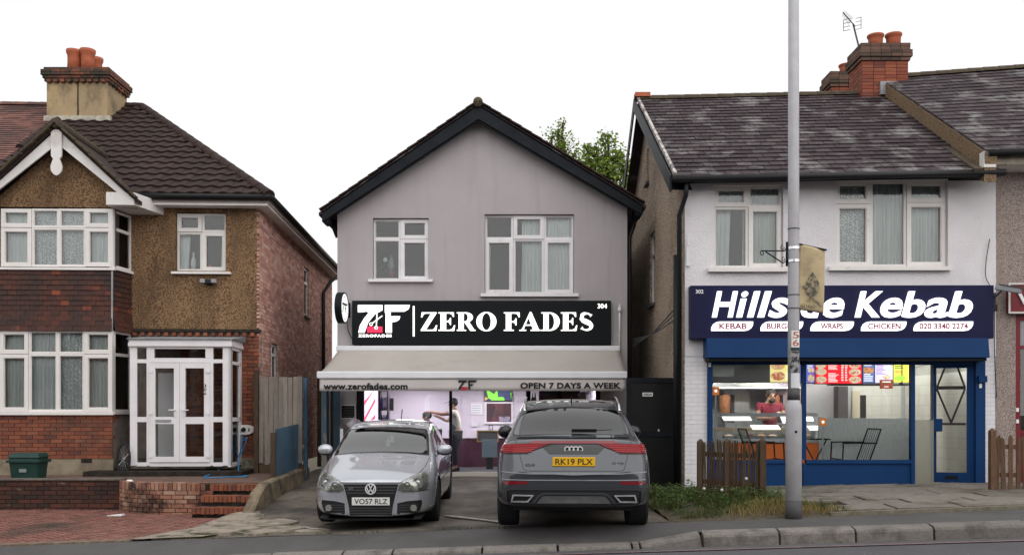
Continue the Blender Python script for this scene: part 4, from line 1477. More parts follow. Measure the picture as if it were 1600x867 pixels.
# wheel leaning in the corner by the porch
wc = wp(193, 712, -.95)
t = thing('bicycle_wheel', 'dark bicycle wheel leaning in the corner beside the porch', 'wheel', (wc.x, wc.y, TZ))
m = MB()
ring = [Vector((wc.x + .12 * math.cos(a), wc.y + .02 * math.sin(a), TZ + .31 + .3 * math.sin(a))) for a in [2 * math.pi * k_ / 28 for k_ in range(28)]]
m.tube(ring, .022, 6, closed=True)
part('tyre', m, m_rubber, t, smooth=True)
m = MB()
for k_ in range(0, 28, 2): m.tube([Vector((wc.x, wc.y, TZ + .31)), ring[k_]], .003, 4)
m.tube([Vector((wc.x, wc.y - .03, TZ + .31)), Vector((wc.x, wc.y + .03, TZ + .31))], .025, 8)
part('spokes', m, m_chrome, t)
solo('dark_bag', MB().ball((wc.x - .1, wc.y + .12, TZ + .14), .16, sc=(.8, .8, 1)), m_blackplastic, 'dark bundle on the terrace behind the bicycle wheel', 'bag', smooth=True)
# litter
p = at(199, 748, 15.9)
solo('litter_scrap', MB().ball((p.x, 16.0, TZ + .018), .05, 8, 5, (1.2, .8, .45)), m_whiteprint, 'crumpled white litter on top of the curved wall', 'litter')
p = at(180, 801, 15.3)
mm = MB(); mm.add([(p.x - .13, 15.28, zdrive(p.x, 15.3) + .03), (p.x + .12, 15.26, zdrive(p.x, 15.3) + .05), (p.x + .13, 15.36, zdrive(p.x, 15.3) + .055), (p.x - .1, 15.4, zdrive(p.x, 15.3) + .028),
 (p.x - .13, 15.28, zdrive(p.x, 15.3) + .02), (p.x + .12, 15.26, zdrive(p.x, 15.3) + .02), (p.x + .13, 15.36, zdrive(p.x, 15.3) + .02), (p.x - .1, 15.4, zdrive(p.x, 15.3) + .02)], [(0, 1, 2, 3), (0, 4, 5, 1), (1, 5, 6, 2), (2, 6, 7, 3), (3, 7, 4, 0)])
solo('litter_paper', mm, m_whiteprint, 'flat white paper litter on the red driveway', 'litter')
# fence between the houses
t = thing('board_fence', 'tall fence of weathered grey boards between the houses', 'fence', (-4.55, 18.35, .45))
a, b = at(405, 590, 18.35), at(474, 590, 18.35)
n_ = 9
m = MB()
its = []
rf = random.Random(2)
for i in range(n_):
	w_ = (b.x - a.x) / n_
	its.append(trs(Vector((a.x + (i + .5) * w_, 18.35 + (i % 2) * .012 - i * .01, 1.5 + rf.uniform(-.02, .02) + .0)), Matrix.Rotation(rf.uniform(-.012, .012), 3, 'Y'), (w_ * .92, .02, 1.72)))
pieces('fence_board', its, unitbox(), m_wood_grey, t)
part('rail', MB().box(a.x, b.x, 18.38, 18.42, .95, 1.03), m_wood_grey, t)
part('rail', MB().box(a.x, b.x, 18.38, 18.42, 1.95, 2.03), m_wood_grey, t)
part('post', MB().box(a.x - .1, a.x - .01, 18.3, 18.4, .45, 2.5), m_wood_dark, t)
part('gravel_board', MB().box(a.x, b.x, 18.34, 18.4, .45, .63), m_wood_dark, t)
# blue board, its posts
t = thing('blue_hoarding', 'faded blue hoarding board standing on the low wall', 'hoarding', (-4.24, 17.5, .5))
m = MB(); m.hull8([(-4.27, 16.65, .5), (-4.25, 16.65, .5), (-4.25, 16.65, 1.36), (-4.27, 16.65, 1.36)], [(-4.24, 18.6, .58), (-4.22, 18.6, .58), (-4.22, 18.6, 1.45), (-4.24, 18.6, 1.45)])
part('board', m, m_bluepaint, t)
part('post', MB().box(-4.33, -4.25, 16.55, 16.64, .46, 1.3), m_wood_dark, t)
part('post', MB().box(-4.21, -4.13, 18.62, 18.7, .15, 2.36), m_bluepaint, t)
# board fence added at the far end to make the passage dark
t = thing('added_dark_fence', 'dark wooden fence added far back to darken the narrow passage', 'fence', (-4.3, 25, .2))
its = [trs(Vector((-5.2 + i * .15, 25 + (i % 2) * .01, 1.4)), None, (.145, .02, 2.4)) for i in range(11)]
pieces('fence_board', its, unitbox(), m_wood_dark, t)
# ================================================================ barber's house (centre)
H3 = frame(-3.63, 19.2, .33)
h3 = thing('gabled_house', 'detached house with mauve grey rendered gable and black bargeboards above a barber shop', 'house', H3.translation)
U3 = lambda px, py, v=0.0: on(H3, px, py, v)
wx = U3(980, 500)[0]
e_l, e_r = U3(527, 332)[1], U3(980, 324)[1]
apx, apz = U3(747, 172)
w1, w2 = (584, 343, 670, 438), (758, 337, 896, 459)
so0, sotop = U3(557, 600)
so1, _ = U3(938, 600)
zsp = U3(600, 603)[1]
m = MB(H3)
wallpanel(m, [(0, 0), (wx, 0), (wx, e_r), (apx, apz), (0, e_l)], [hole_of(H3, w1), hole_of(H3, w2), (so0, so1, 0.002, zsp)], 0, .2)
part('front_wall', m, m_greyrender, h3)
m = MB(H3)
for x in (0, wx):
	m.quad((x, 0.0, -.3), (x, 9, -.3), (x, 9, e_l + .1), (x, 0.0, e_l + .1))
m.quad((0, 9, 0), (wx, 9, 0), (wx, 9, e_l), (0, 9, e_l))
part('side_walls', m, m_mortar, h3)
upvc_window(H3, w1, [(584, 343, 626, 374, False), (626, 343, 670, 374, True), (584, 374, 626, 438, False), (626, 374, 670, 438, True)], h3, sill=(575, 436, 676, 440), mat=m_upvc_cool, back=2.2)
upvc_window(H3, w2, [(758, 337, 802, 374, False), (802, 337, 850, 374, True), (850, 337, 896, 374, False), (758, 374, 802, 459, True), (802, 374, 850, 459, False), (850, 374, 896, 459, True)], h3, sill=(751, 458, 904, 463), mat=m_upvc_cool,
			curtain=[(815, 340, 850, 457, m_curtain_w), (852, 340, 894, 457, m_net), (760, 378, 766, 457, m_curtain)], back=1.8)
# items on the inner sill of the small window
a, z_ = U3(611, 432, .2)
t = thing('potted_candle', 'glass ornament in a clay pot behind the small gable window', 'ornament', H3 @ Vector((a, .25, z_)))
part('pot', MB(H3).lathe([(.05, 0), (.06, .1), (.06, .11)], (a, .25, z_), 12), m_terracotta, t, smooth=True)
part('ornament', MB(H3).lathe([(.04, .11), (.075, .2), (.06, .33), (.02, .42), (.01, .46)], (a, .25, z_), 12), m_lead, t, smooth=True)
a2, _ = U3(600, 432, .2)
t = thing('house_plant', 'small leafy plant behind the small gable window', 'plant', H3 @ Vector((a2, .3, z_)))
part('stem', MB(H3).tube([(a2, .3, z_), (a2 - .03, .3, z_ + .2), (a2 + .02, .28, z_ + .34)], .01, 6), m_wood_dark, t)
m = MB(H3)
rl = random.Random(1)
for i in range(40):
	p = Vector((a2 + rl.uniform(-.16, .1), .3 + rl.uniform(-.06, .06), z_ + rl.uniform(0, .2)))
	d = Vector((rl.uniform(-1, 1), rl.uniform(-1, 1), rl.uniform(-.3, 1))).normalized() * .05
	s_ = d.orthogonal() * .5
	m.add([p, p + d + s_, p + d * 2, p + d - s_], [(0, 1, 2, 3)])
part('leaves', m, M('house_plant_leaf', (.04, .1, .03), .6), t, kind='stuff')
part('flower', MB(H3).ball((a2 + .02, .27, z_ + .36), .05, sc=(1, .5, 1)), m_whiteprint, t, smooth=True)

# roof: bargeboards, tiles edge, slopes
Yb = 18.86
A_ = at(747, 163, Yb)
Lf, Rf = at(503, 331, Yb), at(1004, 320, Yb)
for s_, f3 in ((-1, Lf), (1, Rf)):
	d = (f3 - A_).normalized()
	w_ = .22
	lowA = A_ - Vector((0, 0, w_ / abs(d.x) + .04))
	lowB = f3 - Vector((0, 0, .2))
	k = Vector((0, .05, 0))
	m = MB().hull8([A_, f3, lowB, lowA], [A_ + k, f3 + k, lowB + k, lowA + k])
	# second, set-back board under the first
	o2 = Vector((0, .052, -.04))
	lowB2, lowA2 = lowB + o2, lowA + o2
	fin = lowA2.lerp(lowB2, .985)
	m.hull8([A_ + o2, f3 + o2 - d * .35, fin - d * .3, lowA2], [A_ + o2 + k, f3 + o2 + k - d * .35, fin + k - d * .3, lowA2 + k])
	part('bargeboard', m, m_blackpaint, h3)
	# boxed end
	part('eaves_box', MB().box(min(f3.x, f3.x - s_ * .12), max(f3.x, f3.x - s_ * .12), Yb + .052, Yb + .5, f3.z - .2, f3.z - .01), m_blackpaint, h3)
	# slope
	upv = Vector((0, 0, .03))
	q = [f3 + upv + d * .08, A_ + upv, A_ + upv + Vector((0, 9.3, 0)), f3 + upv + d * .08 + Vector((0, 9.3, 0))]
	mm = MB().hull8(q, [p + Vector((0, 0, -.06)) for p in q])
	part('roof_slope', mm, m_slate, h3)
	its = []
	nt_ = 16
	seg_ = (A_ - f3) / nt_
	ey = (A_ - f3).normalized()
	ex = Vector((0, 1, 0)) * (1 if s_ > 0 else 1)
	ez = Vector((-ey.z, 0, ey.x)) if ey.x > 0 else Vector((ey.z, 0, -ey.x))
	rot = Matrix((ez.cross(ey) * -1, ey, ez)).transposed()
	for i in range(nt_):
		for c_ in range(2):
			p = f3 + d * .06 + seg_ * i + Vector((0, .1 + .34 * c_, .075))
			its.append(trs(p, rot @ Matrix.Rotation(-.05, 3, 'X'), (.33, seg_.length * 1.12, 1)))
	uf = MB(); uf.box(-.5, .5, 0, 1, -.014, .012)
	pieces('verge_tile', its, uf, m_tile, h3)
mt = Matrix.Translation(A_ + Vector((0, -.06, .03))) @ Matrix.Rotation(R(-90), 4, 'X')
part('ridge_cap', MB(mt).lathe([(.1, 0), (.105, .3), (.1, 9.3)], (0, 0, 0), 14), m_moss, h3, smooth=True)
# side downpipe and gutter
gx = wx + .06
part('downpipe', MB(H3).tube([(gx + .1, .2, e_r - .05), (gx + .1, .14, e_r - .35), (gx, .1, e_r - .6), (gx, .1, -.2)], .045, 8), m_blackplastic, h3, smooth=True)
gxl = -.1
part('gutter_pipe', MB(H3).tube([(gxl - .02, .3, e_l - .1), (gxl - .02, .3, e_l - .25), (gxl + .06, .3, e_l - .45)], .06, 8), m_blackplastic, h3, smooth=True)

# --- shop interior shell
zc = zsp + .12
D = 3.3
m_lilac = M('pale_lilac_wall', (.66, .6, .66), .7, col2=(.62, .56, .62), ns=1)
m_burg = M('burgundy_wall', (.05, .014, .028), .5)
m = MB(H3)
zd = U3(700, 684, D)[1]
m.quad((so0, D, zd), (so1, D, zd), (so1, D, zc), (so0, D, zc))
m.quad((so0 - .1, .2, zd), (so0 - .1, D, zd), (so0 - .1, D, zc), (so0 - .1, .2, zc))
m.quad((so1 + .02, .2, zd), (so1 + .02, D, zd), (so1 + .02, D, zc), (so1 + .02, .2, zc))
m.quad((so0 - .1, .2, zc), (so1 + .02, .2, zc), (so1 + .02, D, zc), (so0 - .1, D, zc))
part('shop_wall', m, m_lilac, h3)
m = MB(H3)
m.quad((so0, D - .004, 0), (so1, D - .004, 0), (so1, D - .004, zd), (so0, D - .004, zd))
m.quad((so0 - .1, .2, 0), (so0 - .1, D, 0), (so0 - .1, D, zd), (so0 - .1, .2, zd))
m.quad((so1 + .02, .2, 0), (so1 + .02, D, 0), (so1 + .02, D, zd), (so1 + .02, .2, zd))
m.box(so0, so1, D - .03, D - .005, zd - .03, zd)
part('shop_dado', m, m_burg, h3)
part('shop_floor', MB(H3).box(so0 - .1, so1 + .02, .1, D, -.04, .01), m_darkgrey, h3)
a = U3(665, 612, D)[0]; b = U3(715, 612, D)[0]; zt_ = U3(690, 621, D)[1]
part('inner_door', MB(H3).box(a, b, D - .03, D - .003, zd, zt_), M('lilac_door', (.6, .55, .62), .5), h3)
part('door_frame', MB(H3).box(a - .06, a - .002, D - .04, D - .003, zd, zt_ + .06).box(b + .002, b + .06, D - .04, D - .003, zd, zt_ + .06), m_lilac, h3)
# shopfront: frame and glass
m = MB(H3)
zs0 = U3(740, 745, .05)[1]; zs1 = U3(740, 737, .05)[1]
def vbar(pa, pb, y0=.02, y1=.1):
	x0 = U3(pa, 600, .05)[0]; x1 = U3(pb, 600, .05)[0]
	m.box(x0, x1, y0, y1, 0.0, zsp - .001)
for q_ in ((557.5, 569), (702, 706.5), (822, 829), (872, 877), (931, 937.5)):
	m = MB(H3)
	vbar(*q_)
	part('mullion', m, m_blackpaint, h3)
xa, xb = U3(569, 600)[0], U3(702, 600)[0]
xc, xd = U3(706.5, 600)[0], U3(822, 600)[0]
part('sill_rail', MB(H3).box(xc, xd, .0, .1, zs0, zs1), M('aged_white_rail', (.6, .56, .5), .6), h3)
part('step_riser', MB(H3).box(so0, so1, -.02, .11, -.15, zs0 - .001), m_dark, h3)
for a_, b_ in ((xa, xb), (xc, xd), (U3(829, 600)[0], U3(872, 600)[0]), (U3(877, 600)[0], U3(931, 600)[0])):
	part('pane', MB(H3).box(a_, b_, .055, .061, zs1, zsp - .002), g_shop, h3)
# lamp panels on the ceiling
for i, (cx, cy_) in enumerate(((1.4, 1.2), (3.2, 1.2), (1.4, 2.3), (3.2, 2.3), (4.9, 1.6))):
	t = thing('ceiling_light', 'lit ceiling panel in the barber shop, ' + ('left of the front row', 'middle of the front row', 'left of the back row', 'middle of the back row', 'at the right end')[i], 'light', H3 @ Vector((cx, cy_, zc - .05)), 'barber shop ceiling lights')
	part('frame', MB(H3).ring(0, 1, 0, 1, .03, 0, .01) if False else MB(H3).box(cx - .33, cx + .33, cy_ - .33, cy_ + .33, zc - .03, zc - .003), m_whitemetal, t)
	part('diffuser', MB(H3).box(cx - .3, cx + .3, cy_ - .3, cy_ + .3, zc - .045, zc - .031), M('diffuser', (.9, .9, .9), .5, emit=(1, .93, 1), es=16), t)
# --- things in the shop
t = thing('barber_pole', 'glowing red and white striped barber light in the shop window', 'barber pole', H3 @ Vector((U3(578, 660, .3)[0], .3, .9)))
x0, z1 = U3(568, 607, .3); x1, z0 = U3(590, 667, .3)
part('backing', MB(H3).box(x0, x1, .3, .36, z0, z1), M('lit_pink', (.6, .5, .6), .4, emit=(.9, .6, .95), es=.9), t)
ms, mr, mbl = MB(H3), MB(H3), MB(H3)
n_ = 7
for i in range(-3, n_):
	za = z0 + (z1 - z0) * (i / n_)
	hgt = .075
	sl_ = .42
	pts = [(x0 + .02, za), (x1 - .05, za + sl_), (x1 - .05, za + sl_ + hgt), (x0 + .02, za + hgt)]
	pts = [(p[0], min(max(p[1], z0), z1)) for p in pts]
	if max(p[1] for p in pts) - min(p[1] for p in pts) < .03 or pts[0][1] == pts[3][1] == z0: 
		if pts[1][1] == pts[2][1]: continue
	tgt = mr if i % 3 == 1 else ms
	q = [(p[0], .285, p[1]) for p in pts]
	tgt.add(q, [(0, 1, 2, 3)])
	tgt.add([(p[0], .299, p[1]) for p in pts], [(3, 2, 1, 0)])
part('white_stripes', ms, m_lit, t)
part('red_stripes', mr, M('neon_red', (.7, .03, .06), .4, emit=(1, .08, .12), es=1.4), t)
part('blue_edge', MB(H3).box(x1 - .035, x1 - .015, .28, .3, z0, z1).box(x0, x0 + .015, .28, .3, z0, z1), M('neon_blue', (.2, .2, .9), .4, emit=(.45, .45, 1), es=2.2), t)
# product shelf
x0 = U3(592, 640, 1.0)[0]; x1 = U3(606, 640, 1.0)[0]
t = thing('product_shelf', 'dark shelf of purple bottles beside the barber light', 'shelf', H3 @ Vector((x0, 1.0, .2)))
m = MB(H3)
m.box(x0, x1, 1.0, 1.3, .0, .05)
m.box(x0, x0 + .02, 1.0, 1.3, .05, 2.2).box(x1 - .02, x1, 1.0, 1.3, .05, 2.2)
for z_ in (.6, 1.0, 1.4, 1.8): m.box(x0 + .02, x1 - .02, 1.0, 1.3, z_, z_ + .02)
part('rack', m, m_blackpaint, t)
rb = random.Random(6)
mps = [M('bottle_purple', (.08, .05, .3), .3), M('bottle_dark', (.03, .03, .06), .3), M('bottle_white', (.6, .6, .7), .4)]
for z_ in (.62, 1.02, 1.42, 1.82):
	for i in range(3):
		cx = x0 + .05 + i * (x1 - x0 - .1) / 2
		part('bottle', MB(H3).lathe([(.03, 0), (.033, .16), (.02, .2), (.012, .26)], (cx, 1.1, z_), 8), rb.choice(mps), t, smooth=True)
x0, z0 = U3(600, 639, 1.6)
t = thing('towel_dispenser', 'red dispenser on the barber shop wall', 'dispenser', H3 @ Vector((x0, 1.6, z0)))
part('casing', MB(H3).box(x0, x0 + .1, 1.55, 1.72, z0, z0 + .22), M('red_plastic', (.5, .02, .06), .35), t, bevel=.02)
part('spout', MB(H3).box(x0 + .03, x0 + .13, 1.57, 1.66, z0 - .02, z0 - .001), m_blackplastic, t)
part('wall_rail', MB(H3).box(x0 - .1, x0 + .2, 1.72, 1.75, z0 - .03, z0 + .25), m_blackplastic, t)
# television with green sport picture
x0, z1 = U3(757, 607, D - .1); x1, z0 = U3(800, 626.5, D - .1)
t = thing('television', 'wall television showing bright green and yellow shapes', 'television', H3 @ Vector((x0, D - .1, z0)))
part('case', MB(H3).box(x0, x1, D - .1, D - .02, z0, z1), m_blackplastic, t)
def screen_mat():
	mt_ = bpy.data.materials.new('screen_picture'); mt_.use_nodes = True
	N, L = mt_.node_tree.nodes, mt_.node_tree.links
	b = N['Principled BSDF']; b.inputs['Base Color'].default_value = (.01, .01, .01, 1)
	g_ = N.new('ShaderNodeNewGeometry'); v_ = N.new('ShaderNodeTexVoronoi'); v_.inputs['Scale'].default_value = 6.5
	L.new(g_.outputs['Position'], v_.inputs['Vector'])
	s_ = N.new('ShaderNodeSeparateColor'); L.new(v_.outputs['Color'], s_.inputs[0])
	r_ = N.new('ShaderNodeValToRGB'); r_.color_ramp.interpolation = 'CONSTANT'
	e = r_.color_ramp.elements
	e[0].color = (.02, .03, .12, 1); e[1].position = .35; e[1].color = (.25, .9, .03, 1)
	q = e.new(.72); q.color = (.8, .5, .12, 1); q = e.new(.86); q.color = (.03, .03, .04, 1)
	L.new(s_.outputs[0], r_.inputs[0]); L.new(r_.outputs[0], b.inputs['Emission Color'])
	b.inputs['Emission Strength'].default_value = .9
	return mt_
part('screen', MB(H3).box(x0 + .015, x1 - .015, D - .106, D - .1, z0 + .02, z1), screen_mat(), t)
# framed picture and notices
def flat_thing(name, label, cat, r, mat, frm=None, v=D - .03, fw_=.03, extra=None):
	x0, z1 = U3(r[0], r[1], v); x1, z0 = U3(r[2], r[3], v)
	t = thing(name, label, cat, H3 @ Vector(((x0 + x1) / 2, v, z0)))
	part('sheet', MB(H3).box(x0 + fw_, x1 - fw_, v, v + .02, z0 + fw_, z1 - fw_), mat, t)
	if frm: part('frame', MB(H3).ring(x0, x1, z0, z1, fw_, v - .015, v + .022), frm, t)
	return t, x0, x1, z0, z1
t, x0, x1, z0, z1 = flat_thing('framed_picture', 'large maroon picture in a white frame below the television', 'picture', (757, 627, 802, 662), M('maroon_print', (.12, .03, .035), .5, col2=(.05, .04, .045), ns=2.5), m_upvc_cool, fw_=.05)
part('photo_detail', MB(H3).box(x0 + .35, x1 - .08, D - .036, D - .031, z0 + .06, z0 + .18), M('photo_print', (.5, .4, .35), .5, col2=(.1, .12, .3), ns=9), t)
t, x0, x1, z0, z1 = flat_thing('wall_notice', 'white printed notice sheet left of the framed picture', 'notice', (736, 631, 753, 647), m_whiteprint, None, fw_=0)
m = MB(H3)
for i in range(4): m.box(x0 + .02, x1 - .03, D - .034, D - .0301, z1 - .05 - i * .055, z1 - .035 - i * .055)
part('print', m, M('grey_print_lines', (.3, .3, .34), .6), t)
flat_thing('wall_switch', 'small grey switch plate under the notice sheet', 'switch', (736, 660, 746, 666), m_whitemetal, None, fw_=0)
# console mirror with gold frame
x0, z1 = U3(745, 672, 2.4); x1, z0 = U3(779, 690, 2.4)
t = thing('console_shelf', 'barber console with gold edge and grey screen below', 'console', H3 @ Vector((x0, 2.4, z0)))
m_gold = M('gold_edge', (.5, .35, .12), .3, metal=.8)
part('frame', MB(H3).ring(x0, x1, z0, z1, .03, 2.4, 2.45), m_gold, t)
part('panel', MB(H3).box(x0 + .03, x1 - .03, 2.42, 2.46, z0 + .03, z1 - .03), m_dim, t)
ax, az = U3(753, 686, 2.3); bx_, bz_ = U3(777, 714, 2.3)
part('screen', MB(H3).box(ax, bx_, 2.3, 2.34, bz_, az), M('grey_screen', (.12, .16, .18), .3), t)
part('stand', MB(H3).box(ax + .1, bx_ - .1, 2.34, 2.46, .01, bz_ + .1), m_blackplastic, t)
kx, kz_ = U3(767, 670, 2.38)
part('card_holder', MB(H3).ring(kx - .05, kx + .05, kz_ - .02, kz_ + .09, .015, 2.38, 2.4), m_blackplastic, t)
# bottles by the right window
for i, (px_, col_) in enumerate(((827, (.12, .3, .1)), (832, (.45, .5, .3)), (836, (.3, .4, .1)))):
	a_, z_ = U3(px_, 631, .3)
	solo('hair_bottle', MB(H3).lathe([(.028, 0), (.03, .12), (.014, .17), (.014, .21), (.018, .23)], (a_, .3, z_), 10), M('bottle_liquid', col_, .25), ['dark green bottle on the shop window shelf, leftmost of three', 'pale bottle on the shop window shelf, middle of three', 'olive green bottle on the shop window shelf, rightmost of three'][i], 'bottle', smooth=True)
a_, z_ = U3(824, 631, .3)
b_ = U3(930, 631, .3)[0]
t = thing('window_shelf', 'dark shelf with slatted back behind the right shop window', 'shelf', H3 @ Vector((a_, .3, .05)))
part('board', MB(H3).box(a_, b_, .22, .42, z_ - .03, z_ - .002), m_blackpaint, t)
part('back_panel', MB(H3).box(a_ + .25, b_ - .3, .5, .53, .05, zsp - .02), M('navy_panel', (.02, .022, .04), .4), t)
part('support', MB(H3).box(a_ + .05, b_ - .05, .3, .34, .02, z_ - .03), m_blackpaint, t)
solo('white_helmet', MB(H3).ball((U3(911, 618, .35)[0], .35, U3(911, 618, .35)[1]), .12, sc=(1, .9, .75)), m_whitemetal, 'round white lamp shade at the right end of the shop window', 'lamp', smooth=True)

# --- left of the shopfront: vent, socket, workbench
x0, z1 = U3(532, 632, -.03); x1, z0 = U3(555.5, 654, -.03)
t = thing('wall_hatch', 'black louvred hatch in a white frame on the grey wall under the awning', 'hatch', H3 @ Vector((x0, 0, z0)))
part('frame', MB(H3).ring(x0, x1, z0, z1, .018, -.03, -.002), m_whitemetal, t)
part('louvre', MB(H3).box(x0 + .018, x1 - .018, -.015, -.002, z0 + .018, z1 - .018), m_blackplastic, t)
for i in range(4):
	zz = z0 + .05 + i * .055
	part('slat', MB(H3).box(x0 + .02, x1 - .02, -.028, -.016, zz, zz + .012), m_darkgrey, t)
x0, z1 = U3(530, 667, -.55)
x1 = U3(572, 667, -.55)[0]
t = thing('workbench', 'dark grey cabinet with a flat top beside the silver car', 'cabinet', H3 @ Vector((x0, -.4, 0)))
part('worktop', MB(H3).box(x0, x1, -.62, -.02, z1 - .03, z1), M('bench_top', (.1, .085, .07), .6), t)
part('carcass', MB(H3).box(x0 + .03, x1, -.58, -.02, -.12, z1 - .031), M('bench_grey', (.08, .08, .085), .5), t)
part('leg', MB(H3).box(x0 + .03, x0 + .09, -.62, -.585, -.12, z1 - .031), m_whitemetal, t)
for i in range(3): part('handle', MB(H3).box(x0 + .25, x0 + .38, -.605, -.582, z1 - .15 - i * .2, z1 - .13 - i * .2), m_chrome, t)
m = MB(H3)
bx0 = U3(541, 664, -.4)[0]; bx1_ = U3(566, 664, -.4)[0]
rr = random.Random(14)
pts = [((bx0 + bx1_) / 2 + (bx1_ - bx0) / 2 * math.sin(th_) * math.cos(a_) * rr.uniform(.8, 1.1), -.35 + .16 * math.sin(th_) * math.sin(a_), z1 + .002 + .2 * max(0, math.cos(th_)) * rr.uniform(.75, 1.1)) for th_ in [math.pi / 2 * i / 5 for i in range(6)] for a_ in [2 * math.pi * k_ / 12 for k_ in range(12)]]
m.add(pts, [(i * 12 + k_, (i + 1) * 12 + k_, (i + 1) * 12 + (k_ + 1) % 12, i * 12 + (k_ + 1) % 12) for i in range(5) for k_ in range(12)])
solo('plastic_bag', m, M('pale_bag', (.5, .47, .52), .4), 'crumpled pale bag on top of the grey cabinet', 'bag')
# blue gate and post at the passage mouth
t = thing('blue_gate', 'narrow blue timber gate post and leaf left of the barber shop', 'gate', (-3.8, 18.95, .3))
a_, b_ = at(502, 612, 18.6), at(510, 740, 18.6)
part('post', MB().box(a_.x, b_.x, 18.6, 18.7, .28, 2.3), M('worn_blue_post', (.06, .095, .13), .7, col2=(.25, .21, .17), ns=4, lo=.5, hi=.65, stretch=(1, 1, .5)), t)
a_, b_ = at(521, 612, 19.0), at(531, 740, 19.0)
part('leaf', MB().box(a_.x, b_.x, 18.98, 19.02, .3, 2.25), m_bluepaint, t)
part('leaf_edge', MB().box(a_.x - .09, a_.x - .06, 18.98, 19.05, .3, 2.2), M('pale_blue_edge', (.13, .16, .2), .6), t)

# --- fascia sign
SGv = -.14
x0, z1 = U3(550, 469.5, SGv); x1, z0 = U3(955, 538, SGv)
t = thing('barber_sign', 'black barber shop sign with glowing white letters reading ZERO FADES', 'shop sign', H3 @ Vector(((x0 + x1) / 2, SGv, z0)))
part('panel', MB(H3).box(x0, x1, SGv, -.002, z0, z1), m_blackpanel, t, bevel=.006)
def sx(zx, zy): return U3(490 + zx / 3.137, 440 + zy / 3.137, SGv)
# serif capitals drawn as outlines in a unit box
def arc(cx, cz, rx, rz, a0, a1, n=14):
	return [(cx + rx * math.cos(R(a0 + (a1 - a0) * i / n)), cz + rz * math.sin(R(a0 + (a1 - a0) * i / n))) for i in range(n + 1)]
SER = {
 'Z': [[(.02, 0), (.95, 0), (1, .3), (.93, .3), (.84, .12), (.72, .06), (.32, .06), (.97, .97), (.97, 1), (.08, 1), (.04, .73), (.1, .73), (.18, .88), (.3, .94), (.64, .94), (.02, .04)]],
 'E': [[(0, 0), (.95, 0), (1, .3), (.94, .3), (.84, .12), (.68, .055), (.46, .055), (.46, .48), (.56, .48), (.66, .42), (.7, .32), (.75, .32), (.75, .7), (.7, .7), (.66, .6), (.56, .54), (.46, .54), (.46, .945), (.66, .945), (.8, .89), (.87, .76), (.93, .76), (.92, 1), (0, 1), (0, .955), (.13, .93), (.13, .07), (0, .045)]],
 'F': [[(0, 0), (.62, 0), (.62, .045), (.46, .07), (.46, .46), (.58, .46), (.68, .4), (.72, .3), (.78, .3), (.78, .68), (.72, .68), (.68, .58), (.58, .52), (.46, .52), (.46, .94), (.7, .94), (.84, .88), (.91, .74), (.98, .74), (.97, 1), (0, 1), (0, .955), (.13, .93), (.13, .07), (0, .045)]],
 'R': [[(0, 0), (.5, 0), (.5, .045), (.37, .07), (.37, .45), (.42, .45), (.72, 0), (1, 0), (1, .045), (.93, .07), (.66, .48)] + arc(.5, .735, .36, .265, -62, 90, 10)[1:] + [(0, 1), (0, .955), (.1, .93), (.1, .07), (0, .045)],
       [(.37, .51), (.47, .51)] + arc(.44, .73, .15, .215, -75, 80, 8) + [(.37, .945)]],
 'O': [arc(.5, .5, .5, .52, 0, 360, 36)[:-1], arc(.5, .5, .225, .465, 0, 360, 30)[:-1]],
 'A': [[(0, 0), (.33, 0), (.33, .045), (.21, .08), (.28, .28), (.58, .28), (.65, .08), (.53, .045), (.53, 0), (1, 0), (1, .045), (.92, .08), (.57, 1.02), (.5, 1.02), (.14, .12), (.09, .06), (0, .045)], [(.305, .34), (.43, .7), (.56, .34)]],
 'D': [[(0, 0), (.45, 0)] + arc(.45, .5, .55, .5, -88, 88, 20) + [(.45, 1), (0, 1), (0, .955), (.12, .93), (.12, .07), (0, .045)], [(.4, .06), (.46, .06)] + arc(.45, .5, .25, .44, -85, 85, 16) + [(.4, .94)]],
}
def ribbon(pts, ws):
	L_, R_ = [], []
	for i, p in enumerate(pts):
		a, b = Vector(pts[max(i - 1, 0)]), Vector(pts[min(i + 1, len(pts) - 1)])
		d = (b - a).normalized(); nrm = Vector((-d.y, d.x)); w = ws[i] / 2
		L_.append((p[0] + nrm.x * w, p[1] + nrm.y * w)); R_.append((p[0] - nrm.x * w, p[1] - nrm.y * w))
	return L_ + R_[::-1]
sp = arc(.5, .74, .36, .24, 25, 150, 8)[:-1] + [(.2, .66), (.3, .58), (.5, .5), (.7, .42), (.8, .32)] + arc(.5, .26, .34, .24, 15, -155, 9)[1:]
ws = [.2, .09, .07, .08, .1, .14, .18, .22, .25, .27, .29, .27, .25, .22, .19, .16, .13, .1, .08, .07, .06, .06]
ws = (ws + [.06] * 40)[:len(sp)]
ws[-2:] = [.1, .2]
SER['S'] = [ribbon(sp, ws)]
def letters(word, bounds, y0z, y1z, par, mat, depth=.035):
	for ch_, (a, b) in zip(word, bounds):
		xa, zt_ = sx(a, y0z); xb, zb_ = sx(b, y1z)
		vs, fs = cdt(SER[ch_])
		mb = MB(H3)
		put_flat(mb, vs, fs, xa, xb, zb_, zt_, SGv - depth, depth - .002, bbox=None if ch_ == 'S' else (0, 1, 0, 1))
		part('letter', mb, mat, par)
letters('ZERO', [(524, 606), (612, 694), (702, 794), (798, 896)], 151, 241, t, m_lit)
letters('FADES', [(932, 1012), (1008, 1112), (1116, 1206), (1212, 1292), (1304, 1370)], 151, 241, t, m_lit)
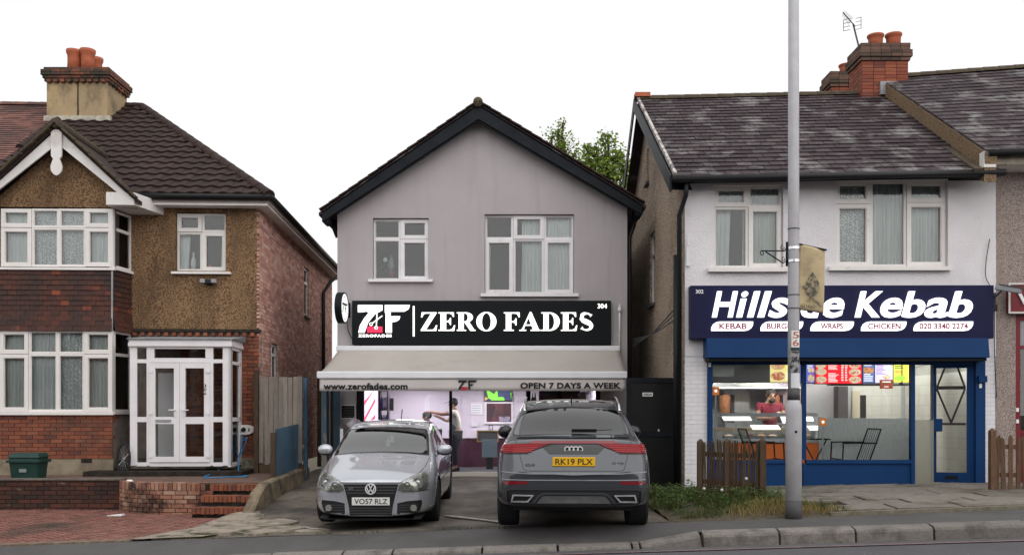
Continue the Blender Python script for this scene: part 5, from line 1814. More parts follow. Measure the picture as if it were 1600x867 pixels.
# logo
mb = MB(H3)
seven = [(218, 115), (338, 115), (338, 140), (300, 160), (268, 200), (250, 250), (220, 250), (228, 215), (250, 178), (270, 155), (262, 146), (235, 150), (218, 150)]
eff = [(350, 115), (472, 115), (466, 135), (445, 147), (378, 147), (378, 170), (425, 170), (420, 186), (404, 196), (384, 198), (384, 250), (354, 250), (354, 160), (350, 150)]
for pl_ in (seven, eff):
	pts = [sx(*p) for p in pl_]
	vs, fs = cdt([pts])
	put_flat(mb, vs, fs, min(p[0] for p in pts), max(p[0] for p in pts), min(p[1] for p in pts), max(p[1] for p in pts), SGv - .03, .028)
part('logo', mb, m_lit, t)
a_, d_ = sx(263, 220); b_, e_ = sx(338, 250)
part('logo_red_block', MB(H3).box(a_, b_, SGv - .02, SGv - .002, e_, d_), m_litred, t)
mb = MB(H3)
def P3(zx, zy, y=-.04):
	a, b = sx(zx, zy); return (a, SGv + y, b)
mb.bar(P3(312, 150), P3(309, 218), .02, .008, up=(0, 1, 0)); mb.bar(P3(338, 168), P3(288, 205), .02, .008, up=(0, 1, 0))
for c_ in ((283, 209), (308, 226)):
	cx, cz = sx(*c_); mb.annulus(cx, cz, .022, .036, SGv - .045, SGv - .035, 16)
part('logo_scissors', mb, m_lit, t)
a_, d_ = sx(487, 120); b_, e_ = sx(495, 268)
part('divider', MB(H3).box(a_, b_, SGv - .025, SGv - .002, e_, d_), m_lit, t)
a_, d_ = sx(219, 258); b_, e_ = sx(383, 272)
part('small_lettering', text_on(MB(H3), 'ZEROFADES', a_, b_, e_, d_, SGv - .012, .01, bold=.04, spacing=1.25), m_lit, t)
a_, d_ = sx(1392, 108); b_, e_ = sx(1438, 131)
part('house_number', text_on(MB(H3), '304', a_, b_, e_, d_, SGv - .012, .01, bold=.015), m_lit, t)

# --- round projecting sign
c_ = at(534, 481, 18.78)
t = thing('round_sign', 'round black edged projecting sign at the left end of the shop sign', 'sign', (c_.x, c_.y, c_.z - .3))
RM = Matrix.Translation(c_) @ Matrix.Rotation(R(86), 4, 'Z')
part('rim', MB(RM).annulus(0, 0, .285, .315, -.07, .07, 40), m_blackpanel, t)
part('drum', MB(RM).disc(0, 0, .284, -.062, .062, 40), m_lit_soft, t)
ms = MB(RM)
ms.annulus(0, 0, .22, .235, -.066, -.0625, 36)
pts7 = [((p[0] - 345) / 700, (182 - p[1]) / 700) for p in seven]; ptsF = [((p[0] - 345) / 700, (182 - p[1]) / 700) for p in eff]
for pl_ in (pts7, ptsF):
	vs, fs = cdt([pl_]); put_flat(ms, vs, fs, min(p[0] for p in pl_), max(p[0] for p in pl_), min(p[1] for p in pl_), max(p[1] for p in pl_), -.068, .004)
part('emblem', ms, m_inkblack, t)
part('bracket', MB().bar(c_ + Vector((.0, .3, .05)), c_ + Vector((.04, .44, .05)), .04, .2).box(c_.x - .02, c_.x + .1, c_.y + .405, c_.y + .419, c_.z - .15, c_.z + .15), m_blackpaint, t)
part('cable', MB().tube(smooth_path([c_ + Vector((.06, .36, -.25)), c_ + Vector((.07, .38, -.45)), c_ + Vector((.2, .4, -.66)), c_ + Vector((.42, .4, -.76)), c_ + Vector((.7, .4, -.75))]), .008, 5), m_blackplastic, t)
# conduit on the right
a_, z_ = U3(968, 477, -.05); _, z0_ = U3(968, 547, -.05)
t = thing('flag_holder', 'thin white pole fixed to the wall right of the shop sign', 'pole', H3 @ Vector((a_, -.05, z0_)))
part('rod', MB(H3).tube([(a_, -.06, z0_), (a_, -.06, z_)], .022, 8), m_whitemetal, t, smooth=True)
part('knob', MB(H3).lathe([(.02, 0), (.05, .05), (.05, .09), (.015, .14), (.01, .2)], (a_, -.06, z_ - .16), 12), m_whitemetal, t, smooth=True)
part('clip', MB(H3).box(a_ - .03, a_ + .03, -.06, -.002, z0_ + .3, z0_ + .33), m_whitemetal, t)

# --- awning
t = thing('awning', 'cream retractable awning with printed valance over the barber shop front', 'awning', (-.72, 18.4, 2.3))
bl, br = at(530, 545, 19.06), at(967, 545, 19.06)
fl0, fr0 = at(497, 585, 17.53), at(979, 585, 17.53)
m = MB()
def cloth(i, j):
	a = bl.lerp(br, i); b = fl0.lerp(fr0, i)
	p = a.lerp(b, j)
	sag = .03 * math.sin(math.pi * j) + .006 * math.sin(i * math.pi * 12) * math.sin(math.pi * j)
	return p + Vector((0, 0, -sag - .01))
m.grid(cloth, 60, 10)
o = part('cloth', m, m_awning, t, smooth=True)
md = o.modifiers.new('thickness', 'SOLIDIFY'); md.thickness = .006
part('cassette', MB().box(bl.x - .05, br.x + .02, 18.98, 19.19, bl.z - .05, bl.z + .06), m_whitemetal, t, bevel=.02)
part('front_bar', MB().box(fl0.x - .02, fr0.x + .01, 17.48, 17.58, fl0.z - .075, fl0.z + .06), m_whitemetal, t, bevel=.02)
zv0, zv1 = at(600, 610.5, 17.53).z, fl0.z - .076
mv = MB()
mv.grid(lambda i, j: Vector((fl0.x + .03 + (fr0.x - fl0.x - .06) * i, 17.525 + .008 * math.sin(i * 40) * (1 - j), zv0 + (zv1 - zv0) * j)), 100, 3)
val = part('valance', mv, m_valance, t, smooth=True)
val.modifiers.new('thickness', 'SOLIDIFY').thickness = .004
A17 = frame(0, 17.53, 0)
def av(px, py): return on(A17, px, py, -.02)
for s_, xa, ya, xb, yb, bold, sp_ in (('www.zerofades.com', 505, 598, 637, 608.5, .04, 1.05), ('OPEN 7 DAYS A WEEK', 813, 597.5, 970, 607, .04, 1.05)):
	a_, d_ = av(xa, ya); b_, e_ = av(xb, yb)
	part('lettering', text_on(MB(), s_, a_, b_, e_, d_, 17.512, .0, bold=bold, spacing=sp_), m_inkblack, val)
mb = MB()
for pl_ in (seven, eff):
	pts = [(av(716 + (p[0] - 218) * 29 / 254, 593.5 + (p[1] - 115) * 15 / 135)) for p in pl_]
	vs, fs = cdt([pts]); put_flat(mb, vs, fs, min(p[0] for p in pts), max(p[0] for p in pts), min(p[1] for p in pts), max(p[1] for p in pts), 17.511)
part('printed_logo', mb, m_inkblack, val)
a_, d_ = av(721, 604); b_, e_ = av(730, 609)
part('printed_block', MB().box(a_, b_, 17.509, 17.5105, e_, d_), m_inkred, val)
for px_ in (560, 905):
	p0_ = at(px_, 556, 18.95); e0_ = Vector((p0_.x + (.55 if px_ < 700 else -.55), 18.3, p0_.z - .32)); p1_ = Vector((p0_.x + .05, 17.6, fl0.z - .02))
	part('folding_arm', MB().bar(p0_, e0_, .05, .04).bar(e0_, p1_, .05, .04), m_whitemetal, t)
# --- alley gate right
G = frame(2.1, 16.85, .2)
x0, z1 = on(G, 979, 590); x1, z0 = on(G, 1061, 776)
t = thing('alley_gate', 'tall black boarded gate closing the alley between the shops', 'gate', G @ Vector(((x0 + x1) / 2, 0, z0)))
part('board', MB(G).box(x0, x1, 0, .05, z0, z1), M('black_gate_gloss', (.007, .008, .009), .4, col2=(.012, .012, .012), ns=3, spec=.25), t)
for (xa, xb, za, zb_) in ((x0, x1, z1 - .09, z1), (x0, x1, z0, z0 + .14), (x0, x0 + .08, z0 + .14, z1 - .09), (x1 - .08, x1, z0 + .14, z1 - .09), (x0 + .08, x1 - .08, 1.02, 1.12)):
	part('rail', MB(G).box(xa, xb, -.02, -.001, za, zb_), m_blackpaint, t)
a_, d_ = on(G, 1004, 613, -.03); b_, e_ = on(G, 1020, 619, -.03)
pl_ = part('number_plate', MB(G).box(a_, b_, -.03, -.021, e_, d_), m_whiteprint, t)
part('lettering', text_on(MB(G), '300A', a_ + .01, b_ - .01, e_ + .012, d_ - .012, -.032, .0, bold=.02), m_inkblack, pl_)
a_, d_ = on(G, 1027, 670, -.03); b_, e_ = on(G, 1032, 677, -.03)
part('letter_plate', text_on(MB(G), 'A', a_, b_, e_, d_, -.006, .003, bold=.02), m_whiteprint, t)
# cables across the alley
t = thing('alley_cables', 'loose black cables running up the pebbledash wall of the alley', 'cables', (2.9, 17.5, 2.6))
for i in range(3):
	a_ = at(990, 540 - i * 5, 19.0); b_ = at(1058, 478 - i * 3 + i * 12, 16.2)
	mid = a_.lerp(b_, .5) - Vector((0, 0, .08))
	part('cable', MB().tube(smooth_path([a_, mid, b_]), .012, 5), m_darkgrey, t)
# ================================================================ kebab shop house (right)
KF = frame(2.947, 15.75, .40, -.5)
kh = thing('terraced_house', 'end house with white roughcast upper floor, mottled slate roof and kebab shop below', 'house', KF.translation)
UK = lambda px, py, v=0.0: on(KF, px, py, v)
kx1 = UK(1556, 500)[0]
EK = 5.1
k1, k2 = (1115, 291, 1221, 419), (1304, 283, 1477, 417)
sx0, sx1 = UK(1105, 600)[0], UK(1537, 600)[0]
ztopk = UK(1300, 556)[1]
m = MB(KF)
wallpanel(m, [(0, ztopk), (kx1, ztopk), (kx1, EK + .1), (0, EK + .1)], [hole_of(KF, k1), hole_of(KF, k2)], 0, .15)
part('front_wall', m, m_whiterender, kh)
m = MB(KF)
m.quad((0, .012, -.1), (sx0, .012, -.1), (sx0, .012, ztopk), (0, .012, ztopk))
part('shop_pier', m, M('white_mortar', (.6, .58, .6), .9), kh)
m = MB(KF)
m.quad((sx1, .012, -.1), (kx1, .012, -.1), (kx1, .012, ztopk), (sx1, .012, ztopk))
m.quad((sx0, .012, -.1), (sx0, .3, -.1), (sx0, .3, ztopk), (sx0, .012, ztopk))
part('shop_pier', m, M('white_mortar', (.6, .58, .6), .9), kh)
its = bricks(KF, [(0, sx0, 0, ztopk), (sx1 + .0, kx1, 0, ztopk)], v=.014, proud=.006)
pieces('painted_brick', its, unitbox(), m_whitebrick, kh)
upvc_window(KF, k1, [(1115, 291, 1169, 324, True), (1169, 291, 1221, 324, False), (1115, 324, 1169, 419, False), (1169, 324, 1221, 419, True)], kh, sill=(1107, 418, 1232, 424), curtain=[(1117, 282, 1168, 322, m_net), (1117, 326, 1140, 417, m_net), (1160, 326, 1168, 417, m_net), (1170, 282, 1220, 417, m_curtain)], back=1.4)
upvc_window(KF, k2, [(1304, 283, 1360, 319, True), (1360, 283, 1416, 417, False), (1416, 283, 1477, 317, True), (1304, 319, 1360, 417, True), (1416, 317, 1477, 417, True)], kh, sill=(1296, 416, 1488, 422), curtain=[(1306, 274, 1359, 415, m_lace), (1362, 274, 1415, 415, m_curtain), (1418, 274, 1475, 415, m_curtain)], back=1.2)
# projecting cream band (drip) over the windows
for r_ in (k1, k2):
	a, d = UK(r_[0] - 2, r_[1] - 1); b, _ = UK(r_[2] + 2, r_[1] - 1)
	part('lintel_band', MB(KF).box(a, b, -.02, .05, d, d + .07), M('cream_lintel', (.62, .57, .53), .8), kh)
# gable side wall (pebbledash), seen from the alley
KS = KF @ Matrix.Rotation(R(90), 4, 'Z')         # u' depth, face at v'=0 looks left (+v' is left)
rdY = 4.55
DK = 9.1
rz = 1.65 + (645 - 156) / F * (15.75 + rdY - .1) - .40 - .12
m = MB(KS)
wins = [(3.5, 4.2, 3.55, 5.08), (4.42, 4.72, 6.3, 7.05)]
hl = wins
vs, fs = cdt([[(0, -.1), (DK, -.1), (DK, EK), (rdY, rz), (0, EK)]] + [[(a, c), (b, c), (b, d), (a, d)] for a, b, c, d in hl])
m.add([(p[0], .0, p[1]) for p in vs], [tuple(reversed(f)) for f in fs])
for a, b, c, d in hl:
	for p, q in (((a, c), (b, c)), ((b, c), (b, d)), ((b, d), (a, d)), ((a, d), (a, c))):
		m.quad((p[0], 0, p[1]), (q[0], 0, q[1]), (q[0], -.12, q[1]), (p[0], -.12, p[1]))
part('gable_wall', m, m_pebble, kh)
for a, b, c, d in hl:
	mw = MB(KS); mw.ring(a, b, c, d, .06, -.1, -.04)
	if d - c > 1.3: mw.box(a + .06, b - .06, -.1, -.04, d - .5, d - .44)
	wo = part('side_window', mw, m_upvc if d - c > 1.3 else m_wood_dark, kh)
	part('pane', MB(KS).box(a + .05, b - .05, -.08, -.074, c + .05, d - .05), g_win, wo)
	part('sill', MB(KS).box(a - .06, b + .06, -.1, .07, c - .06, c - .002), m_darkgrey, wo)
	mr = MB(KS); mr.box(a, b, -.7, -.11, c, d)
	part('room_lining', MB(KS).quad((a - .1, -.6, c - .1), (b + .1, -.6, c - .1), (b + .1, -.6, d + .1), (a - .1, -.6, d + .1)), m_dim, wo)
m = MB(KF)
m.quad((0, DK, -.1), (kx1, DK, -.1), (kx1, DK, EK), (0, DK, EK))
m.quad((kx1, .2, -.1), (kx1, DK, -.1), (kx1, DK, EK), (kx1, .2, EK))
part('rear_walls', m, m_pebble, kh)
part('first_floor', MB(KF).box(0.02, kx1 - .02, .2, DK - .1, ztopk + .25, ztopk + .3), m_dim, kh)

# --- roof
ov = .32
eL = at(1056, 276, 15.42); eR = at(1562, 266, 15.2)
rLp = at(997, 156, 15.75 + rdY - .1)
rRp = at(1379, 147, 15.75 + rdY - .3)
rRp = rLp + (rRp - rLp)
m = MB()
bLp = Vector((eL.x + .1, 15.75 + 2 * rdY + .2, eL.z)); bRp = Vector((eR.x + .2, 15.6 + 2 * rdY, eR.z))
q = [eL, eR, rRp, rLp]
m.hull8(q, [p - Vector((0, 0, .09)) for p in q])
m.add([bRp, bLp, rLp, rRp], [(0, 1, 2, 3)])
part('roof', m, m_slate, kh)
us = MB(); us.box(-.5, .5, 0, 1, -.006, .006)
its = tile_patch(list(q), 23, .28, .018, over=1.35, rnd=random.Random(12), jit=.012, wear=.012, gap=.012)
pieces('roof_slate', its, us, m_slate, kh, rest='more_roof_slates')
ridge_tiles(rLp + Vector((-.05, 0, -.02)), rRp + Vector((0, 0, -.02)), 15, .11, m_moss, 'ridge_tile', kh)
part('ridge_end', MB().box(rLp.x - .08, rLp.x + .25, rLp.y - .14, rLp.y + .1, rLp.z + .03, rLp.z + .12), m_terracotta, kh)
# verge: white mortar line, black bargeboard on the gable
part('verge_mortar', MB().bar(eL + Vector((-.005, 0, .03)), rLp + Vector((-.005, 0, .03)), .05, .07), M('verge_mortar', (.5, .47, .45), .9, col2=(.15, .13, .12), ns=6, lo=.45, hi=.6), kh)
bdir = Vector((-.03, 0, -.12))
m = MB()
for a, b in ((eL, rLp), (rLp, bLp)):
	m.hull8([a + Vector((-.1, 0, .02)), a + Vector((-.07, 0, .02)), a + Vector((-.07, 0, -.26)), a + Vector((-.1, 0, -.26))], [b + Vector((-.1, 0, .02)), b + Vector((-.07, 0, .02)), b + Vector((-.07, 0, -.26)), b + Vector((-.1, 0, -.26))])
part('bargeboard', m, m_blackpaint, kh)
m = MB()
m.add([eL + Vector((-.1, .1, -.2)), rLp + Vector((-.1, 0, -.2)), rLp + Vector((.3, 0, -.2)), eL + Vector((.3, .1, -.2))], [(0, 1, 2, 3)])
part('verge_soffit', m, m_blackpaint, kh)
# fascia + gutter
m = MB()
k_ = Vector((0, .03, 0))
m.hull8([eL + Vector((0, .06, 0)), eR + Vector((0, .06, 0)), eR + Vector((0, .06, -.1)), eL + Vector((0, .06, -.1))], [eL + Vector((0, .1, 0)), eR + Vector((0, .1, 0)), eR + Vector((0, .1, -.1)), eL + Vector((0, .1, -.1))])
part('fascia', m, m_blackpaint, kh)
m = MB(); m.add([eL + Vector((0, .08, -.05)), eR + Vector((0, .08, -.05)), eR + Vector((0, .5, .05)), eL + Vector((0, .32, .05))], [(0, 1, 2, 3)])
part('soffit', m, m_blackpaint, kh)
part('gutter', MB().tube([eL + Vector((-.06, -.01, -.05)), eR + Vector((.08, -.01, -.04))], .06, 10), m_blackplastic, kh, smooth=True)
# downpipe at the left corner
a, z_ = UK(1064, 300, -.05)
part('downpipe', MB(KF).tube([(a + .05, -.3, EK - .02), (a + .05, -.22, EK - .2), (a - .03, -.06, EK - .5), (a - .03, -.06, 0)], .042, 8), m_blackplastic, kh, smooth=True)
a2 = UK(1062, 600, .2)[0]
part('soil_pipe', MB(KF).tube([(-.09, .35, 0), (-.09, .35, 4.0)], .05, 8), m_blackplastic, kh, smooth=True)
# white alarm wire / small boxes on corner
part('corner_bracket', MB(KF).box(.02, .07, -.05, -.002, 3.75, 4.1).box(.03, .06, -.08, -.05, 4.1, 4.3), m_whitemetal, kh)

# --- shop fascia sign
v = -.2
x0, z1 = UK(1079, 446, v); x1, z0 = UK(1553, 528.5, v)
t = thing('kebab_sign', 'navy shop sign with glowing white italic letters reading Hillside Kebab', 'shop sign', KF @ Vector(((x0 + x1) / 2, v, z0)))
part('panel', MB(KF).box(x0, x1, v, -.003, z0, z1), m_navy, t, bevel=.006)
def kt(word, spans, y0, y1, mat, depth=.05, bold=.02, shear=.22):
	for ch_, (a, b, ya, yb) in zip(word, spans):
		xa, zt_ = UK(a, ya, v); xb, zb_ = UK(b, yb, v)
		part('letter', text_on(MB(KF), ch_, xa, xb, zb_, zt_, v - depth, depth - .002, bold=bold, shear=shear), mat, t)
T0, T1, B0 = 455.5, 465.5, 496
sp1 = [(1112, 1152, T0, B0), (1150, 1168, T0 , B0), (1167, 1187, T0, B0), (1183, 1205, T0, B0), (1200, 1232, T1, B0 + .6), (1234, 1252, T0, B0), (1251, 1286, T0, B0 + .6), (1284, 1318, T1, B0 + .6)]
kt('Hillside', sp1, 0, 0, m_lit_cool)
sp2 = [(1335, 1378, T0, B0), (1375, 1409, T1, B0 + .6), (1408, 1444, T0, B0 + .6), (1444, 1480, T1, B0 + .6), (1481, 1518, T0, B0 + .6)]
kt('Kebab', sp2, 0, 0, m_lit_cool)
m_inkmaroon = M('maroon_print', (.28, .01, .06), .5)
for s_, a, b, ta, tb in (('KEBAB', 1111, 1176, 1123, 1166), ('BURGER', 1188, 1254, 1197, 1243), ('WRAPS', 1266, 1333, 1281, 1316), ('CHICKEN', 1345, 1415, 1355, 1406), ('020 3340 2274', 1427, 1519, 1435, 1511)):
	xa, zt_ = UK(a, 502.5, v); xb, zb_ = UK(b, 517, v)
	h_ = zt_ - zb_
	pts = [(xa, zb_), (xb - h_ * .9, zb_)] + [(xb - h_ * .9 + h_ * .9 * math.sin(R(q_)), zb_ + h_ * .8 * (1 - math.cos(R(q_)))) for q_ in (25, 50, 75, 90)] + [(xb, zt_), (xa + h_ * .9, zt_)] + [(xa + h_ * .9 - h_ * .9 * math.sin(R(q_)), zt_ - h_ * .8 * (1 - math.cos(R(q_)))) for q_ in (25, 50, 75, 90)]
	tab = part('word_tab', MB(KF).prism(pts, v - .035, v - .002), m_lit_cool, t)
	ya, yb = 505, 514.5
	xa, zt_ = UK(ta, ya, v); xb, zb_ = UK(tb, yb, v)
	part('lettering', text_on(MB(KF), s_, xa, xb, zb_, zt_, v - .038, 0, bold=.03), m_inkmaroon, tab)
a, d = UK(1087, 452.5, v); b, e = UK(1099, 458.5, v)
part('house_number', text_on(MB(KF), '302', a, b, e, d, v - .004, .002, bold=.015), m_whiteprint, t)
# --- roller shutter box
v2 = -.34
x0, z1 = UK(1105, 529, v2); x1, z0 = UK(1547, 558.5, v2)
t = thing('shutter_box', 'blue roller shutter housing under the kebab sign', 'shutter box', KF @ Vector(((x0 + x1) / 2, v2, z0)))
m = MB(KF)
zs_ = UK(1300, 528.5, -.2)[1] - .004
m.add([(x0, v2, z0), (x1, v2, z0), (x1, v2 + .05, zs_), (x0, v2 + .05, zs_), (x0, 0, z0), (x1, 0, z0), (x1, -.003, zs_), (x0, -.003, zs_)], [(0, 1, 2, 3), (1, 5, 6, 2), (4, 0, 3, 7), (3, 2, 6, 7), (0, 4, 5, 1)])
part('housing', m, m_kblue, t, bevel=.008)
part('shutter_slot', MB(KF).box(x0 + .03, x1 - .03, v2 + .05, -.02, z0 - .05, z0 - .001), m_blackpaint, t)
# --- shopfront frame
m = MB(KF)
zg0 = UK(1300, 718, 0)[1]; ztop = z0 - .04
def kbar(pa, pb, za, zb_, y0=-.05, y1=.05):
	part('frame_bar', MB(KF).box(UK(pa, 600)[0], UK(pb, 600)[0], y0, y1, za, zb_), m_kblue, kh)
kbar(1105, 1112.5, 0, ztop); kbar(1252.5, 1258.5, zg0, ztop); kbar(1422, 1428, 0, ztop)
kbar(1522, 1537, 0, ztop, -.06, .05)
kbar(1112.5, 1252.5, zg0 - .06, zg0); kbar(1258.5, 1422, zg0 - .06, zg0)
kbar(1112.5, 1422, ztop - .06, ztop, -.03, .05)
kbar(1428, 1522, ztop - .06, ztop, -.03, .05)
kbar(1428, 1522, -.02, .03, -.02, .05)
m = MB(KF)
part('stall_riser', MB(KF).box(UK(1112.5, 700)[0], UK(1422, 700)[0], -.02, .04, 0, zg0 - .061), m_kblue, kh)
part('riser_joint', MB(KF).box(UK(1254, 700)[0], UK(1258, 700)[0], -.05, -.021, 0, zg0 - .061), m_kblue, kh)
a, b = UK(1112.5, 600)[0], UK(1252.5, 600)[0]
part('pane', MB(KF).box(a, b, .0, .008, zg0, ztop - .06), g_shop, kh, label='left shop window pane')
a, b = UK(1258.5, 600)[0], UK(1422, 600)[0]
part('pane', MB(KF).box(a, b, .0, .008, zg0, ztop - .06), g_shop, kh)
zf_ = UK(1300, 653, .01)[1]
part('quilted_panel', MB(KF).box(UK(1279, 653, .95)[0], UK(1422, 653, .95)[0], .95, .98, .01, UK(1300, 653, .95)[1]), M('quilted_steel', (.6, .63, .62), .4, metal=.2, col2=(.5, .53, .52), ns=30, stretch=(1, 1, .3), bump=.35, bs=55, vor=True), kh)
m = MB(KF)
# perforated film on the left pane corner
part('window_film', MB(KF).box(UK(1113, 570)[0], UK(1147, 570)[0], .009, .012, UK(1120, 588)[1], ztop - .06), sheer('patterned_film', (.6, .6, .56), .6), kh)
a, b = UK(1428, 600)[0], UK(1460, 600)[0]
part('pane', MB(KF).box(a, b, .02, .028, .03, ztop - .06), g_shop, kh)
part('sidelight_film', MB(KF).box(a, b, .03, .033, .05, UK(1440, 656)[1]), sheer('striped_film', (.85, .8, .68), .5), kh)
part('sidelight_bar', MB(KF).box(UK(1454.5, 600)[0], UK(1457, 600)[0], .0, .019, UK(1455, 656)[1], ztop - .06), m_darkgrey, kh)
# door
xd0, xd1 = UK(1460, 600)[0], UK(1522, 600)[0]
zd0, zd1 = UK(1490, 754)[1], UK(1490, 567)[1]
DF = KF @ Matrix.Translation((xd1, .0, 0)) @ Matrix.Rotation(R(-16), 4, 'Z') @ Matrix.Translation((-xd1, 0, 0))
m = MB(DF)
m.box(xd0, xd0 + .085, .0, .045, zd0, zd1); m.box(xd1 - .11, xd1, .0, .045, zd0, zd1)
m.box(xd0 + .085, xd1 - .11, .0, .045, zd0, zd0 + .17); m.box(xd0 + .085, xd1 - .11, .0, .045, zd1 - .08, zd1)
door = part('shop_door', m, m_kblue, kh)
part('pane', MB(DF).box(xd0 + .08, xd1 - .105, .02, .026, zd0 + .165, zd1 - .075), g_shop, door)
hx = xd0 + .04; hz_ = UK(1466, 664)[1]
part('pull_handle', MB(DF).box(hx - .06, hx + .13, -.08, -.002, hz_ - .11, hz_ + .11), m_kblue, door, bevel=.012)
part('letter_plate', MB(DF).box(xd0 + .22, xd0 + .42, -.01, -.001, zd0 + .06, zd0 + .12), m_blackpaint, door)
# dark V-shaped bars and rails imitating lines reflected in the door glass
vdoor = .07
m = MB(DF)
xm = (xd0 + xd1) / 2 - .01
zt1 = UK(1490, 607)[1]; zt2 = UK(1490, 660)[1]; zt0_ = UK(1490, 573)[1]
for a_, b_ in (((xd0 + .1, zt1), (xm, zt2)), ((xd1 - .13, zt1), (xm, zt2)), ((xd0 + .1, zt1 + .02), (xm - .1, zt0_)), ((xd1 - .13, zt1 + .02), (xm + .1, zt0_))):
	m.bar((a_[0], vdoor, a_[1]), (b_[0], vdoor, b_[1]), .03, .025, up=(0, 1, 0))
m.box(xd0 + .1, xd1 - .12, vdoor - .01, vdoor + .02, zt1 - .01, zt1 + .05)
m.box(xd0 + .1, xd1 - .12, vdoor - .01, vdoor + .02, zt2 - .045, zt2 - .005)
part('door_reflection_bars', m, m_darkgrey, door)
# lock boxes on the right post
a, d = UK(1528, 587, -.08); b, e = UK(1541, 597, -.08)
part('shutter_lock', MB(KF).box(a, b, -.12, -.061, e, d), m_kblue, kh)
a, d = UK(1530, 599, -.07); b, e = UK(1534, 606, -.07)
part('key_switch', MB(KF).box(a, b, -.075, -.061, e, d), m_whitemetal, kh)
a, d = UK(1107, 566, -.06); b, e = UK(1111, 573, -.06)
part('bell_push', MB(KF).box(a, b, -.065, -.051, e, d), m_whitemetal, kh)

# --- interior shell
DI = 3.4
zc = ztop + .05
m_tilew = M('white_wall_tile', (.68, .68, .62), .3, isl=.03)
m_ksteel = M('steel_cladding', (.5, .52, .53), .4, metal=.3, col2=(.44, .46, .47), ns=3)
m = MB(KF)
xi0, xi1 = sx0 - .05, kx1 - .12
m.quad((xi0, .06, .0), (xi0, DI, .0), (xi0, DI, zc), (xi0, .06, zc))
m.quad((xi0, DI, .0), (xi1, DI, .0), (xi1, DI, zc), (xi0, DI, zc))
part('shop_wall', m, m_ksteel, kh)
m = MB(KF)
m.quad((xi1, .06, .0), (xi1, DI, .0), (xi1, DI, zc), (xi1, .06, zc))
part('tile_backing', m, M('tile_grout', (.45, .45, .41), .8), kh)
part('shop_ceiling', MB(KF).quad((xi0, .06, zc), (xi1, .06, zc), (xi1, DI, zc), (xi0, DI, zc)), M('ceiling_white', (.6, .6, .58), .8), kh)
part('shop_floor', MB(KF).quad((xi0, .0, .005), (xi1, .0, .005), (xi1, DI, .005), (xi0, DI, .005)), M('floor_tile', (.3, .27, .22), .4), kh)
# tiled walls: right side and the right part of the back
its = []
ti = .2
RT = KF @ Matrix.Translation((xi1, 0, 0)) @ Matrix.Rotation(R(90), 4, 'Z')
xt0 = UK(1332, 640, DI)[0]
for r_ in range(13):
	for c_ in range(17):
		its.append(trs(KF @ Vector((xi1 - .004, .1 + (c_ + .5) * ti, (r_ + .5) * ti)), KF.to_3x3(), (.006, ti - .006, ti - .006)))
	for c_ in range(int((xi1 - xt0) / ti)):
		its.append(trs(KF @ Vector((xt0 + (c_ + .5) * ti, DI - .004, (r_ + .5) * ti)), KF.to_3x3(), (ti - .006, .006, ti - .006)))
its = [i_ for i_ in its if (KF.inverted() @ i_.translation).z < zc - .1]
pieces('wall_tile', its, unitbox(), m_tilew, kh, rest='more_wall_tiles')
# back doorway
a, d = UK(1343, 617, DI - .02); b, e = UK(1353, 700, DI - .02)
part('back_doorway', MB(KF).box(a, b, DI - .03, DI - .012, .01, d), m_dark, kh)
part('door_lining', MB(KF).box(a - .16, a - .002, DI - .05, DI - .012, .01, d + .08), M('cream_lining', (.6, .56, .42), .5), kh)
a = UK(1310, 610, DI - .3)[0]; b = UK(1325, 610, DI - .3)[0]
part('fridge_column', MB(KF).box(a, b, DI - .3, DI - .02, .01, UK(1315, 603, DI - .3)[1]), m_darkgrey, kh)
# ceiling lights
for i, (cx, cy_) in enumerate(((.9, 1.6), (2.2, 1.6), (3.5, 1.6), (4.7, .45), (4.5, 2.6))):
	t = thing('strip_light', 'lit strip on the kebab shop ceiling, ' + ('leftmost', 'second from left', 'third from left', 'front right', 'rear right')[i], 'light', KF @ Vector((cx, cy_, zc - .06)), 'kebab shop strip lights')
	part('batten', MB(KF).box(cx - .5, cx + .5, cy_ - .05, cy_ + .05, zc - .03, zc - .003), m_whitemetal, t)
	part('tube', MB(KF).tube([(cx - .48, cy_, zc - .055), (cx + .48, cy_, zc - .055)], .022, 10), M('tube_light', (.9, .9, .9), .5, emit=(1, .98, .92), es=80 if i < 3 else (40 if i == 3 else 30)), t)
# --- menu boards
def food(name, c1, c2, c3, sc_):
	mt_ = bpy.data.materials.new(name); mt_.use_nodes = True
	N, L = mt_.node_tree.nodes, mt_.node_tree.links
	b = N['Principled BSDF']
	g_ = N.new('ShaderNodeNewGeometry'); n_ = N.new('ShaderNodeTexNoise'); n_.inputs['Scale'].default_value = sc_; n_.inputs['Detail'].default_value = 3
	L.new(g_.outputs['Position'], n_.inputs['Vector'])
	r_ = N.new('ShaderNodeValToRGB'); e = r_.color_ramp.elements
	e[0].position = .36; e[0].color = (*c1, 1); e[1].position = .64; e[1].color = (*c3, 1)
	q_ = e.new(.5); q_.color = (*c2, 1)
	L.new(n_.outputs['Fac'], r_.inputs[0]); L.new(r_.outputs[0], b.inputs['Base Color']); L.new(r_.outputs[0], b.inputs['Emission Color'])
	b.inputs['Emission Strength'].default_value = .55
	return mt_
f_bun = food('food_bun', (.75, .4, .12), (.85, .65, .35), (.6, .12, .06), 16)
f_wrap = food('food_wrap', (.7, .5, .3), (.85, .75, .55), (.65, .15, .08), 14)
f_chick = food('food_chicken', (.45, .2, .06), (.75, .42, .15), (.5, .1, .05), 18)
def lit(name, c, s_=.8): return M(name, c, .4, emit=c, es=s_)
mv = 1.5
